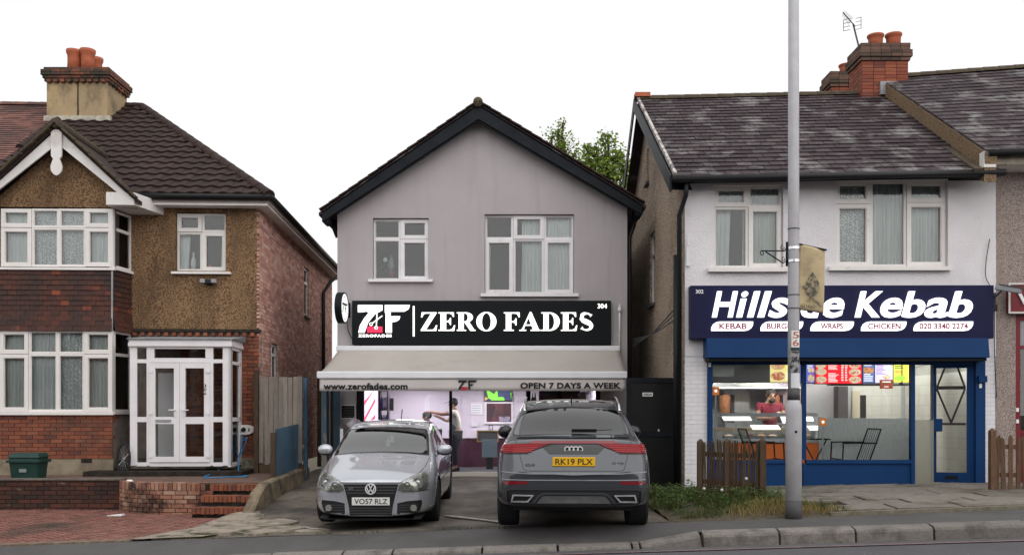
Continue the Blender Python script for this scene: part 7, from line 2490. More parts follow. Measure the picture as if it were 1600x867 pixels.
picket_fence('picket_fence', 'low dark brown picket fence in the weeds beside the kebab shop window', Vector((fa.x, 14.2, 0)), Vector((fb.x, 13.7, 0)), 26, .88, m_wood_dark, ((0, .92), (.44, .93), (1, .95)), 3, .34, gap=.66, rails=(.12, .3, .78))
fa = at(1550, 700, 14.5)
picket_fence('picket_fence', 'reddish brown picket fence with uneven pickets right of the shop door', Vector((fa.x, 14.5, 0)), Vector((fa.x + 1.6, 14.35, 0)), 15, .88, m_wood_red, ((0, 1.0),), 8, .42, lean=.05, gap=.6)
# ================================================================ cars
def temp_eval(verts, faces, mods, edges=(), skin=None):
	me = bpy.data.meshes.new('tmp')
	me.from_pydata([Vector(v_) for v_ in verts], list(edges), faces)
	me.update()
	o = bpy.data.objects.new('tmp', me)
	COL.objects.link(o)
	for kind, kw in mods:
		md = o.modifiers.new('m', kind)
		for k_, v_ in kw.items(): setattr(md, k_, v_)
	if skin:
		if not me.skin_vertices: 
			pass
		for sv, r_ in zip(me.skin_vertices[0].data, skin):
			sv.radius = (r_, r_) if not isinstance(r_, tuple) else r_
			sv.use_root = False
		me.skin_vertices[0].data[0].use_root = True
	bpy.context.view_layer.update()
	dg = bpy.context.evaluated_depsgraph_get()
	out = bpy.data.meshes.new_from_object(o.evaluated_get(dg))
	vs = [v_.co.copy() for v_ in out.vertices]
	fs = [tuple(p.vertices) for p in out.polygons]
	bpy.data.objects.remove(o)
	bpy.data.meshes.remove(me)
	bpy.data.meshes.remove(out)
	return vs, fs

class Hull:
	def __init__(s, ys, rows, level=3):
		"""rows[k] = list over stations of (x, z, dy)"""
		n, K = len(ys), len(rows)
		ring = 2 * K - 2
		vs = []
		for i in range(n):
			half = [rows[k][i] for k in range(K)]
			pts = [(p[0], ys[i] + p[2], p[1]) for p in half] + [(-p[0], ys[i] + p[2], p[1]) for p in reversed(half[1:-1])]
			vs += pts
		fs = []
		for i in range(n - 1):
			for k in range(ring):
				j = (k + 1) % ring
				fs.append((i * ring + k, i * ring + j, (i + 1) * ring + j, (i + 1) * ring + k))
		# caps: strips across the section
		for i, rev in ((0, False), (n - 1, True)):
			b = i * ring
			for k in range(K - 1):
				lk = lambda q: b + (ring - q) % ring
				q = (b + k, b + k + 1, lk(k + 1), lk(k))
				q = tuple(dict.fromkeys(q))
				fs.append(tuple(reversed(q)) if not rev else q)
		s.v, s.f = temp_eval(vs, fs, [('SUBSURF', dict(levels=level, render_levels=level))])
		c = sum(s.v, Vector()) / len(s.v)
		a = [s.v[i] for i in s.f[0]]
		if (a[1] - a[0]).cross(a[2] - a[0]).dot(a[0] - c) < 0: s.f = [tuple(reversed(f)) for f in s.f]
		s.bvh = BVHTree.FromPolygons(s.v, s.f)
	def hit(s, p, axis, side=1):
		if axis == 'y':
			o, d = Vector((p[0], -4, p[1])), Vector((0, 1, 0))
		elif axis == 'z':
			o, d = Vector((p[0], p[1], 5)), Vector((0, 0, -1))
		else:
			o, d = Vector((side * 4, p[0], p[1])), Vector((-side, 0, 0))
		h = s.bvh.ray_cast(o, d)
		if h[0] is None: return None, None
		return h[0], (h[1] if h[1].dot(d) < 0 else -h[1])
	def snap_cut_circle(s, y, z, r, band=.045, xmin=.5):
		for i, p in enumerate(s.v):
			if abs(p.x) > xmin:
				d = math.hypot(p.y - y, p.z - z)
				if abs(d - r) < band and d > 1e-4:
					p.y = y + (p.y - y) * r / d
					p.z = z + (p.z - z) * r / d
		s.f = [f for f in s.f if not (abs(sum(s.v[i].x for i in f) / len(f)) > xmin and math.hypot(sum(s.v[i].y for i in f) / len(f) - y, sum(s.v[i].z for i in f) / len(f) - z) < r - .004)]
	def cut_poly(s, poly, axis, lim):
		out = []
		for f in s.f:
			c = sum((s.v[i] for i in f), Vector()) / len(f)
			q = (c.x, c.z) if axis == 'y' else (c.y, c.z)
			if lim(c) and inside(q, poly): continue
			out.append(f)
		s.f = out

def resample(poly, st):
	out = []
	for i in range(len(poly)):
		a, b = Vector(poly[i]), Vector(poly[(i + 1) % len(poly)])
		n = max(1, math.ceil((b - a).length / st))
		out += [tuple(a.lerp(b, k / n)) for k in range(n)]
	return out

def drape(mb, hull, poly, off, axis='y', side=1, hole=None, st=.04, skirt=.02):
	"""panel over the outline `poly`, laid on the hull and standing `off` proud of it"""
	poly = resample(poly, st)
	loops = [poly] + ([resample(hole, st)] if hole else [])
	xs_ = [p[0] for p in poly]; zs_ = [p[1] for p in poly]
	extra = []
	x = min(xs_) + st
	while x < max(xs_):
		z = min(zs_) + st
		while z < max(zs_):
			if inside((x, z), poly) and not (hole and inside((x, z), hole)): extra.append((x, z))
			z += st
		x += st
	vs, fs = cdt(loops, extra)
	cx = sum(xs_) / len(xs_); cz = sum(zs_) / len(zs_)
	P = []
	for p in vs:
		q = Vector(p)
		h = None
		for k in range(12):
			h, nrm = hull.hit(q, axis, side)
			if h is not None: break
			q = q.lerp(Vector((cx, cz)), .04)
		if h is None: h, nrm = Vector((p[0], 0, p[1])), Vector((0, -1, 0))
		P.append(h + nrm * off)
	if axis == 'x' and side > 0: pass
	fl = (axis == 'x' and side < 0)
	mb.add(P, [tuple(reversed(f)) if fl else f for f in fs])
	ed = {}
	for f in fs:
		for i in range(len(f)):
			a, b = f[i - 1], f[i]
			ed.setdefault((min(a, b), max(a, b)), []).append((a, b))
	for l in ed.values():
		if len(l) == 1:
			a, b = l[0]
			dv = Vector((0, skirt, 0)) if axis == 'y' else (Vector((0, 0, -skirt)) if axis == 'z' else Vector((-side * skirt, 0, 0)))
			mb.quad(P[a], P[b], P[b] + dv, P[a] + dv)
	return mb

def seam(mb, hull, pts, w=.008, off=.003, axis='y', side=1, st=.03):
	"""a dark shut line or trim strip laid along a path on the hull"""
	path = []
	for a, b in zip(pts, pts[1:]):
		a, b = Vector(a), Vector(b)
		n = max(1, math.ceil((b - a).length / st))
		path += [a.lerp(b, k / n) for k in range(n)]
	path.append(Vector(pts[-1]))
	P = []
	for q in path:
		h, nrm = hull.hit(q, axis, side)
		if h is not None: P.append((h + nrm * off, nrm))
	for (a, na), (b, nb) in zip(P, P[1:]):
		if (b - a).length > .3: continue
		d = (b - a).normalized()
		s_ = d.cross(na).normalized() * w / 2
		mb.quad(a - s_, b - s_, b + s_, a + s_)
	return mb

def mirror(poly): return [(-p[0], p[1]) for p in reversed(poly)]

def wheel(fr, x, y, r, w, root, rimm, out):
	"""tyre + alloy rim with spokes; out = +1 / -1 side the face looks to"""
	T = fr @ Matrix.Translation((x, y, r)) @ Matrix.Rotation(R(90), 4, 'Y')
	m = MB(T).lathe([(r * .62, -w / 2), (r * .93, -w / 2), (r, -w / 2 + .03), (r, w / 2 - .03), (r * .93, w / 2), (r * .62, w / 2)], (0, 0, 0), 36)
	wh = part('wheel', m, m_rubber, root, smooth=False)
	f_ = out * (w / 2 + .002)
	part('rim', MB(T).lathe([(r * .56, f_ - out * .12), (r * .6, f_ - out * .02), (r * .66, f_), (r * .66, f_ - out * .01)], (0, 0, 0), 32), rimm, wh, smooth=True)
	m = MB(T)
	for k in range(5):
		a = 2 * math.pi * k / 5
		c, s_ = math.cos(a), math.sin(a)
		m.bar((c * r * .12, s_ * r * .12, f_ - out * .03), (c * r * .6, s_ * r * .6, f_ - out * .02), .05, .03)
	m.lathe([(r * .16, f_ - out * .05), (r * .16, f_ - out * .015)], (0, 0, 0), 16)
	part('spokes', m, rimm, wh)
	part('brake_disc', MB(T).lathe([(r * .5, f_ - out * .14), (r * .5, f_ - out * .13)], (0, 0, 0), 20), m_steel, wh)

def plate_on(fr, hull, s_, x0, x1, z0, z1, bg_, root, off=.03, tilt=0.0):
	h = min(hull.hit((x, z), 'y')[0].y for x in (x0 * .9, 0, x1 * .9) for z in (z0, z1) if hull.hit((x, z), 'y')[0] is not None) - off
	p = part('number_plate', MB(fr).box(x0, x1, h, h + .02, z0, z1), bg_, root, bevel=.004)
	hh = z1 - z0
	part('lettering', text_on(MB(fr), s_, x0 + .035, x1 - .03, z0 + hh * .16, z1 - hh * .16, h - .002, 0, bold=.012), m_inkblack, p)
	return p

m_silver = M('silver_paint', (.46, .475, .52), .25, metal=.5, coat=1.0, col2=(.43, .445, .49), ns=2)
m_greycar = M('graphite_paint', (.05, .056, .066), .25, metal=.45, coat=1.0)
m_gloss = M('gloss_black', (.008, .008, .009), .18, coat=.5)
m_grille = M('grille_black', (.012, .012, .013), .5)
m_lens = glass('lamp_lens', (.85, .86, .84), 1.5, 1.2, extra=.05)
m_reflector = M('lamp_reflector', (.5, .5, .45), .25, metal=.8)
m_alloy = M('alloy', (.25, .26, .28), .3, metal=.8)
m_yplate = M('yellow_plate', (.75, .42, .015), .45)
m_wplate = M('white_plate', (.68, .68, .66), .45, dirt=(.4, .37, .32), ds=12, dlo=.6, dhi=.75)
m_cloth = M('seat_cloth', (.05, .05, .055), .9)
m_liner = M('headliner', (.3, .3, .29), .9)

# ---------------------------------------------------------------- silver hatchback (front towards us)
gz = zfore(-1.9, 13.5)
GX = -1.925
GF = frame(GX, 12.6, gz + .0, 0, .9)
g = thing('silver_hatchback', 'silver hatchback parked nose out in front of the barber shop', 'car', GF.translation)
ys = [0, .05, .18, .45, .85, 1.10, 1.5, 1.9, 2.4, 3.0, 3.55, 3.9, 4.12, 4.2]
wm = [.54, .67, .78, .85, .875, .875, .87, .87, .88, .88, .875, .85, .80, .68]
zs = [.56, .58, .61, .68, .75, .79, .82, .83, .84, .85, .86, .86, .84, .80]
bx = [.50, .60, .69, .75, .77, .78, .79, .79, .79, .79, .78, .74, .67, .56]
bz = [.62, .655, .70, .775, .86, .91, .94, .95, .96, .97, .98, .98, .95, .88]
rx = [.44, .52, .60, .66, .69, .71, .665, .635, .625, .62, .605, .58, .58, .52]
rz_ = [.64, .685, .74, .82, .91, .965, 1.20, 1.36, 1.415, 1.405, 1.36, 1.22, 1.0, .92]
cz_ = [.645, .69, .755, .845, .935, .99, 1.235, 1.40, 1.465, 1.455, 1.41, 1.265, 1.03, .94]
n = len(ys)
Z0 = [.2, .18, .17] + [.17] * (n - 4) + [.24]
bow = [-.0, -.03, -.06, -.08, -.07, -.06, -.05, -.03, 0, 0, 0, .04, .06, .04]
rows = [
	[(0, Z0[i], bow[i]) for i in range(n)],
	[(wm[i] * .8, Z0[i], 0) for i in range(n)],
	[(wm[i] * .97, Z0[i] + .07, 0) for i in range(n)],
	[(wm[i], .42, 0) for i in range(n)],
	[(wm[i] * .985, zs[i], 0) for i in range(n)],
	[(bx[i], bz[i], 0) for i in range(n)],
	[(rx[i], rz_[i], bow[i] * .3) for i in range(n)],
	[(rx[i] * .91, rz_[i] * .84 + cz_[i] * .16, bow[i] * .4) for i in range(n)],
	[(rx[i] * .55, rz_[i] * .3 + cz_[i] * .7, bow[i] * .7) for i in range(n)],
	[(0, cz_[i], bow[i]) for i in range(n)],
]
H = Hull(ys, rows)
import copy
ws_poly = [(-.70, .955), (-.4, .985), (0, .995), (.4, .985), (.70, .955), (.645, 1.22), (.6, 1.315), (.3, 1.345), (0, 1.352), (-.3, 1.345), (-.6, 1.315), (-.645, 1.22)]
ws_in = [(p[0] * .988, .966 + (p[1] - .955) * .96) for p in ws_poly]
fd_poly = [(1.42, .985), (2.38, .99), (2.40, 1.34), (2.05, 1.335), (1.82, 1.29)]
rd_poly = [(2.47, .99), (3.25, 1.01), (3.42, 1.2), (3.2, 1.315), (2.49, 1.34)]
HC = copy.copy(H); HC.v = [p.copy() for p in H.v]; HC.f = list(H.f)
for ya in (.87, 3.45): HC.snap_cut_circle(ya, .315, .365)
HC.cut_poly([(p[0] * .972, .967 + (p[1] - .955) * .95) for p in ws_poly], 'y', lambda c: .9 < c.y < 2.2)
for pl_ in (fd_poly, rd_poly):
	HC.cut_poly(pl_, 'x', lambda c: abs(c.x) > .45 and c.z > .96)
part('body', MB(GF).add(HC.v, HC.f), m_silver, g, smooth=True)
part('windscreen_surround', drape(MB(GF), H, ws_poly, .004, hole=[(p[0] * .95, .975 + (p[1] - .955) * .92) for p in ws_poly], st=.02), m_gloss, g)
part('windscreen', drape(MB(GF), H, ws_in, .001, skirt=.002), g_car, g, smooth=True)
for sd_ in (-1, 1):
	for pl_, nm in ((fd_poly, 'front_door_window'), (rd_poly, 'rear_door_window')):
		cx = sum(p[0] for p in pl_) / len(pl_); czz = sum(p[1] for p in pl_) / len(pl_)
		inn = [(cx + (p[0] - cx) * .93, czz + (p[1] - czz) * .86) for p in pl_]
		part('window_trim', drape(MB(GF), H, [(cx + (p[0] - cx) * 1.03, czz + (p[1] - czz) * 1.05) for p in pl_], .003, 'x', sd_, hole=inn), m_gloss, g)
		part(nm, drape(MB(GF), H, inn, .001, 'x', sd_, skirt=.002), g_car, g, smooth=True)
# grille mask, plates and lights
mask = [(-.375, .625), (.375, .625), (.345, .5), (.305, .33), (.29, .205), (-.29, .205), (-.305, .33), (-.345, .5)]
part('grille', drape(MB(GF), H, mask, .004), m_grille, g)
m = MB(GF)
for z_ in (.585, .545, .505): seam(m, H, [(-.355 + (.625 - z_) * .3, z_), (.355 - (.625 - z_) * .3, z_)], .014, .012)
for z_ in (.3, .265, .23): seam(m, H, [(-.29, z_), (.29, z_)], .008, .01)
part('grille_bars', m, m_darkgrey, g)
m = MB(GF)
seam(m, H, [(-.385, .632), (-.35, .5), (-.31, .33), (-.295, .2)], .016, .008); seam(m, H, [(.385, .632), (.35, .5), (.31, .33), (.295, .2)], .016, .008)
seam(m, H, [(-.295, .196), (.295, .196)], .018, .008)
part('grille_surround', m, m_silver, g)
plate_on(GF, H, 'VO57 RLZ', -.258, .258, .338, .445, m_wplate, g, .016)
yb = H.hit((0, .56), 'y')[0].y - .02
m = MB(GF)
m.annulus(0, .562, .062, .075, yb - .01, yb + .02, 32)
def logo_v(m, pts, w=.013):
	for a, b in zip(pts, pts[1:]): m.bar((a[0], yb - .002, .562 + a[1]), (b[0], yb - .002, .562 + b[1]), w, .012, up=(0, 1, 0))
logo_v(m, [(-.026, .058), (0, .008), (.026, .058)])
logo_v(m, [(-.056, .03), (-.026, -.048), (0, .0), (.026, -.048), (.056, .03)])
part('badge', m, M('bright_badge', (.7, .7, .71), .3), g)
part('badge_back', MB(GF).disc(0, .562, .063, yb + .004, yb + .03, 28), m_grille, g)
t_ = MB(GF); text_on(t_, 'GT', -.3, -.235, .55, .58, H.hit((-.27, .56), 'y')[0].y - .016, .004, bold=.03)
part('model_badge', t_, m_chrome, g)
hl_ = [(.365, .55), (.385, .605), (.46, .67), (.56, .72), (.64, .75), (.70, .755), (.745, .71), (.755, .62), (.74, .55), (.6, .522), (.43, .522)]
for sd_ in (-1, 1):
	pl_ = hl_ if sd_ > 0 else mirror(hl_)
	o = part('headlight', drape(MB(GF), H, pl_, .002), m_reflector, g)
	cx, czz = sd_ * .57, .62
	part('lens', drape(MB(GF), H, [(cx + (p[0] - cx) * 1.0, czz + (p[1] - czz) * 1.0) for p in pl_], .02, skirt=.018), m_lens, o, smooth=True)
	for bxp, r_ in ((sd_ * .63, .075), (sd_ * .49, .055)):
		yy = (H.hit((bxp, .63 if r_ > .06 else .605), 'y')[0] or Vector((0, .2, 0))).y
		zc_ = .632 if r_ > .06 else .602
		m = MB(GF).annulus(bxp, zc_, r_ * .78, r_, yy - .02, yy + .03, 24)
		part('bezel', m, m_chrome, o)
		part('projector', MB(GF).ball((bxp, yy + .005, zc_), r_ * .7, 14, 10, (1, .4, 1)), M('projector_glass', (.5, .52, .5), .08, metal=.6), o, smooth=True)
	o2 = part('bezel_trim', MB(GF), m_gloss, o) if False else None
	fg = [(.36, .365), (.5, .395), (.68, .405), (.69, .36), (.66, .26), (.6, .215), (.4, .2), (.355, .225)]
	fg = fg if sd_ > 0 else mirror(fg)
	fo = part('fog_grille', drape(MB(GF), H, fg, .003), m_grille, g)
	m = MB(GF)
	for z_ in (.34, .305, .27, .235): seam(m, H, [(sd_ * .37, z_), (sd_ * .65, z_)], .007, .008)
	part('grille_bars', m, m_darkgrey, fo)
	fy = (H.hit((sd_ * .57, .3), 'y')[0]).y
	part('fog_lamp', MB(GF).disc(sd_ * .58, .3, .045, fy - .012, fy + .02, 18), m_reflector, fo)
	seam_m = MB(GF)
	seam(seam_m, H, [(sd_ * .37, .47), (sd_ * .74, .47)], .035, .004)
	part('bumper_strip', seam_m, m_silver, g)
	# mirrors
	m = MB(GF).ball((sd_ * .905, 1.42, 1.02), .1, 16, 12, (1.15, .75, .82))
	part('door_mirror', m, m_silver, g, smooth=True)
	part('mirror_foot', MB(GF).bar((sd_ * .8, 1.46, .97), (sd_ * .86, 1.43, .985), .05, .06), m_gloss, g)
	part('mirror_base', MB(GF).ball((sd_ * .905, 1.43, .975), .09, 14, 8, (1.1, .7, .5)), m_gloss, g, smooth=True)
	# side shut lines, handles
	m = MB(GF)
	seam(m, H, [(1.38, .3), (1.34, .6), (1.40, .95)], .008, .002, 'x', sd_)
	seam(m, H, [(2.44, .3), (2.44, .95)], .008, .002, 'x', sd_)
	seam(m, H, [(3.3, .95), (3.28, .75), (3.05, .5), (2.98, .3)], .008, .002, 'x', sd_)
	seam(m, H, [(1.38, .3), (2.98, .3)], .012, .002, 'x', sd_)
	part('door_seams', m, m_gloss, g)
	for yy in (2.28, 3.12):
		hp, nn = H.hit((yy, .83), 'x', sd_)
		part('door_handle', MB(GF).bar(hp + Vector((sd_ * .025, -.09, 0)), hp + Vector((sd_ * .025, .09, 0)), .022, .03), m_silver, g, bevel=.006)
	m = MB(GF)
	seam(m, H, [(1.3, .56), (3.1, .57)], .04, .008, 'x', sd_)
	part('rub_strip', m, m_silver, g)
# lower black lip
part('front_lip', drape(MB(GF), H, [(-.72, .2), (-.3, .188), (.3, .188), (.72, .2), (.68, .15), (.3, .135), (-.3, .135), (-.68, .15)], .006), m_grille, g)
# bonnet and bumper shut lines
m = MB(GF)
seam(m, H, [(-.40, .645), (.40, .645)], .01, .002)
for sd_ in (-1, 1):
	seam(m, H, [(sd_ * .40, .645), (sd_ * .5, .70), (sd_ * .64, .765), (sd_ * .69, .83), (sd_ * .715, .93)], .008, .002)
	seam(m, H, [(sd_ * .42, .53), (sd_ * .78, .53)], .006, .002)
part('bonnet_seam', m, m_gloss, g)
# wiper, aerial, mirror, cabin
part('wiper', MB(GF).tube([(-.1, 1.13, 1.0), (.55, 1.22, .985)], .01, 5).tube([(-.55, 1.15, .99), (0, 1.17, 1.005)], .01, 5), m_gloss, g)
part('roof_aerial', MB(GF).tube([(0, 3.45, 1.41), (0, 3.62, 1.6)], .008, 6).ball((0, 3.45, 1.42), .035, 10, 6, (.8, 1.4, .6)), m_gloss, g)
part('dashboard', MB(GF).hull8([(-.66, 1.15, .6), (.66, 1.15, .6), (.66, 1.7, .6), (-.66, 1.7, .6)], [(-.66, 1.2, .95), (.66, 1.2, .95), (.64, 1.6, .98), (-.64, 1.6, .98)]), m_cloth, g, bevel=.02)
part('cabin_floor', MB(GF).box(-.74, .74, .6, 3.9, .25, .55), m_cloth, g)
for sx_ in (-.36, .36):
	o = part('seat', MB(GF).hull8([(sx_ - .24, 2.2, .5), (sx_ + .24, 2.2, .5), (sx_ + .24, 2.4, .5), (sx_ - .24, 2.4, .5)], [(sx_ - .2, 2.48, 1.1), (sx_ + .2, 2.48, 1.1), (sx_ + .2, 2.6, 1.1), (sx_ - .2, 2.6, 1.1)]), m_cloth, g, bevel=.05)
	part('headrest', MB(GF).box(sx_ - .12, sx_ + .12, 2.5, 2.6, 1.13, 1.3), m_cloth, o, bevel=.04)
part('rear_seat', MB(GF).box(-.62, .62, 3.2, 3.4, .5, 1.1), m_cloth, g, bevel=.05)
ring = [Vector((.36 + .18 * math.cos(a), 1.78 + .06 * math.sin(a), .93 + .17 * math.sin(a))) for a in [2 * math.pi * k_ / 24 for k_ in range(24)]]
part('steering_wheel', MB(GF).tube(ring, .017, 6, closed=True).bar(ring[0], ring[12], .05, .03), m_gloss, g, smooth=True)
part('interior_mirror', MB(GF).box(-.12, .12, 1.75, 1.79, 1.25, 1.31), m_gloss, g, bevel=.015)
part('air_freshener', MB(GF).prism([(-.03, 1.05), (.02, 1.05), (.03, 1.12), (0, 1.2), (-.035, 1.12)], 1.78, 1.786), m_whiteprint, g)
part('tax_card', MB(GF).box(.05, .11, 1.62, 1.625, 1.12, 1.22), m_whiteprint, g)
for sx_ in (-1, 1):
	for ya in (.87, 3.45): wheel(GF, sx_ * .755, ya, .315, .21, g, m_alloy, sx_)
m = MB(GF)
for ya in (.87, 3.45):
	for sx_ in (-1, 1):
		vs = []
		for k_ in range(13):
			a = math.pi * k_ / 12
			for x_ in (.5, .85): vs.append((sx_ * x_, ya + .37 * math.cos(a), .315 + .37 * math.sin(a)))
		m.add(vs, [(2 * i, 2 * i + 1, 2 * i + 3, 2 * i + 2) for i in range(12)])
m.box(-.7, .7, .25, 4.0, .16, .26)
part('underbody', m, m_grille, g)

# ---------------------------------------------------------------- dark grey SUV (tail towards us)
AX = .76
az = ZP(AX)
AF = frame(AX, 11.35, az - .01, -2.5, .8)
s = thing('grey_suv', 'dark metallic grey sport utility car parked with its tail towards the street', 'car', AF.translation)
ys = [0, .05, .15, .28, .5, .85, 1.2, 1.6, 2.2, 2.9, 3.4, 3.9, 4.4, 4.8, 4.97]
wm = [.74, .86, .93, .965, .985, 1.0, .995, .985, .98, .98, .985, .99, .96, .86, .6]
zs = [.66, .74, .88, .96, .99, .985, .97, .96, .95, .95, .94, .93, .9, .82, .72]
bx = [.68, .78, .84, .87, .88, .875, .87, .875, .89, .90, .90, .88, .82, .7, .5]
bz = [.71, .80, .99, 1.10, 1.14, 1.15, 1.14, 1.12, 1.1, 1.09, 1.08, 1.06, 1.0, .9, .76]
rx = [.6, .7, .77, .80, .80, .755, .71, .695, .69, .69, .7, .72, .7, .6, .42]
rz_ = [.73, .84, 1.03, 1.155, 1.195, 1.37, 1.53, 1.63, 1.66, 1.57, 1.36, 1.13, 1.04, .93, .78]
cz_ = [.735, .85, 1.05, 1.175, 1.215, 1.4, 1.565, 1.665, 1.70, 1.64, 1.42, 1.17, 1.08, .95, .8]
n = len(ys)
Z0 = [.40, .36, .34] + [.3] * (n - 4) + [.3]
bow = [-.02, -.03, -.05, -.06, -.06, -.06, -.06, -.04, 0, .03, .05, .06, .06, .05, .03]
rows = [
	[(0, Z0[i], bow[i]) for i in range(n)],
	[(wm[i] * .84, Z0[i], 0) for i in range(n)],
	[(wm[i] * .98, Z0[i] + .08, 0) for i in range(n)],
	[(wm[i], .56, 0) for i in range(n)],
	[(wm[i] * .975, zs[i], 0) for i in range(n)],
	[(bx[i], bz[i], 0) for i in range(n)],
	[(rx[i], rz_[i], bow[i] * .3) for i in range(n)],
	[(rx[i] * .91, rz_[i] * .84 + cz_[i] * .16, bow[i] * .4) for i in range(n)],
	[(rx[i] * .55, rz_[i] * .3 + cz_[i] * .7, bow[i] * .7) for i in range(n)],
	[(0, cz_[i], bow[i]) for i in range(n)],
]
Q = Hull(ys, rows)
QC = copy.copy(Q); QC.v = [p.copy() for p in Q.v]; QC.f = list(Q.f)
for ya in (.98, 3.98): QC.snap_cut_circle(ya, .375, .425, xmin=.6)
rg = [(-.70, 1.215), (-.35, 1.23), (0, 1.235), (.35, 1.23), (.70, 1.215), (.675, 1.40), (.63, 1.53), (.3, 1.565), (0, 1.575), (-.3, 1.565), (-.63, 1.53), (-.675, 1.40)]
rgi = [(p[0] * .965, 1.235 + (p[1] - 1.215) * .9) for p in rg]
QC.cut_poly([(p[0] * .97, p[1]) for p in rgi], 'y', lambda c: c.y < 1.5)
sw1 = [(1.15, 1.17), (1.95, 1.15), (2.0, 1.52), (1.55, 1.5)]
sw2 = [(2.08, 1.15), (3.05, 1.13), (3.2, 1.16), (2.7, 1.49), (2.1, 1.52)]
for pl_ in (sw1, sw2): QC.cut_poly(pl_, 'x', lambda c: abs(c.x) > .5 and c.z > 1.1)
part('body', MB(AF).add(QC.v, QC.f), m_greycar, s, smooth=True)
part('rear_window_surround', drape(MB(AF), Q, rg, .004, hole=rgi), m_gloss, s)
part('rear_window', drape(MB(AF), Q, rgi, .001, skirt=.002), g_dark, s, smooth=True)
for sd_ in (-1, 1):
	for pl_ in (sw1, sw2):
		cx = sum(p[0] for p in pl_) / len(pl_); czz = sum(p[1] for p in pl_) / len(pl_)
		inn = [(cx + (p[0] - cx) * .93, czz + (p[1] - czz) * .86) for p in pl_]
		part('window_trim', drape(MB(AF), Q, [(cx + (p[0] - cx) * 1.03, czz + (p[1] - czz) * 1.05) for p in pl_], .003, 'x', sd_, hole=inn), m_chrome, s)
		part('side_window', drape(MB(AF), Q, inn, .001, 'x', sd_, skirt=.002), g_dark, s, smooth=True)
m_taillight = M('tail_lamp_red', (.1, .002, .005), .2, spec=.3, emit=(.8, .02, .03), es=.04)
m_tailbright = M('tail_lamp_strip', (.24, .008, .01), .25, emit=(1, .08, .08), es=.1)
m_darkred = M('light_bar_red', (.16, .006, .012), .15, coat=1)
tl = [(-.905, 1.0), (-.912, 1.045), (-.875, 1.105), (-.55, 1.118), (-.3, 1.118), (-.36, 1.09), (-.50, 1.04), (-.58, 1.008)]
for sd_ in (-1, 1):
	pl_ = tl if sd_ < 0 else mirror(tl)
	o = part('tail_light', drape(MB(AF), Q, pl_, .012), m_taillight, s, smooth=False)
	m = MB(AF)
	for z_ in (1.022, 1.045, 1.068, 1.088): seam(m, Q, [(sd_ * .88, z_ + .01), (sd_ * (.54 + (z_ - 1.0) * -1.2), z_)], .01, .016)
	part('lamp_strips', m, m_tailbright, o)
	part('lamp_shadow_gap', seam(MB(AF), Q, [(sd_ * .9, .995), (sd_ * .56, 1.0)], .01, .004), m_gloss, o)
	rf = [(-.875, .625), (-.86, .672), (-.57, .668), (-.555, .648), (-.6, .63)]
	rf = rf if sd_ < 0 else mirror(rf)
	part('reflector', drape(MB(AF), Q, rf, .006), m_darkred, s)
part('light_bar', drape(MB(AF), Q, [(-.56, 1.118), (.56, 1.118), (.5, 1.15), (-.5, 1.15)], .012), m_darkred, s)
part('tailgate_panel', drape(MB(AF), Q, [(-.42, 1.112), (-.3, 1.0), (.3, 1.0), (.42, 1.112)], .006), m_gloss, s)
part('spoiler_lip', drape(MB(AF), Q, [(-.72, 1.185), (.72, 1.185), (.66, 1.205), (-.66, 1.205)], .014), m_greycar, s)
yb = Q.hit((0, 1.06), 'y')[0].y - .02
m = MB(AF)
for i in range(4): m.annulus(-.078 + i * .052, 1.058, .026, .037, yb, yb + .018, 24)
part('badge', m, M('bright_badge', (.75, .75, .76), .3), s)
plate_on(AF, Q, 'RK19 PLX', -.262, .262, .855, .965, m_yplate, s, .014)
t_ = MB(AF); text_on(t_, 'Q8', -.60, -.48, .845, .885, Q.hit((-.54, .865), 'y')[0].y - .012, .006, bold=.012)
text_on(t_, '50 TDI', .47, .62, .875, .905, Q.hit((.55, .89), 'y')[0].y - .012, .006, bold=.012)
part('model_badge', t_, m_chrome, s)
# tailgate shut lines
m = MB(AF)
seam(m, Q, [(-.73, 1.16), (-.70, 1.1), (-.62, .82), (-.58, .795), (.58, .795), (.62, .82), (.70, 1.1), (.73, 1.16)], .01, .003)
part('tailgate_seam', m, m_gloss, s)
m = MB(AF)
seam(m, Q, [(-.9, .78), (-.55, .762), (.55, .762), (.9, .78)], .012, .004)
part('bumper_trim', m, m_lead, s)
m = MB(AF)
seam(m, Q, [(-.88, .688), (-.56, .684), (.56, .684), (.88, .688)], .012, .008)
part('bumper_trim', m, m_lead, s)
# lower bumper insert
part('bumper_insert', drape(MB(AF), Q, [(-.84, .59), (.84, .59), (.85, .42), (.8, .385), (-.8, .385), (-.85, .42)], .004), m_grille, s)
m = MB(AF)
seam(m, Q, [(-.82, .415), (-.83, .56), (-.76, .575), (.76, .575), (.83, .56), (.82, .415)], .026, .02)
seam(m, Q, [(-.5, .405), (-.42, .5), (-.36, .52), (.36, .52), (.42, .5), (.5, .405)], .03, .02)
part('bumper_blade', m, m_greycar, s)
for sd_ in (-1, 1):
	ex = [(-.77, .42), (-.75, .505), (-.49, .5), (-.56, .415)]
	ex = ex if sd_ < 0 else mirror(ex)
	cx = sum(p[0] for p in ex) / 4; czz = sum(p[1] for p in ex) / 4
	o = part('exhaust_trim', drape(MB(AF), Q, ex, .028, hole=[(cx + (p[0] - cx) * .84, czz + (p[1] - czz) * .66) for p in ex], skirt=.03), m_lead, s)
	part('exhaust_mesh', drape(MB(AF), Q, [(cx + (p[0] - cx) * .84, czz + (p[1] - czz) * .66) for p in ex], .008), m_gloss, o)
part('diffuser', drape(MB(AF), Q, [(-.46, .40), (-.38, .49), (.38, .49), (.46, .40)], .012), m_darkgrey, s)
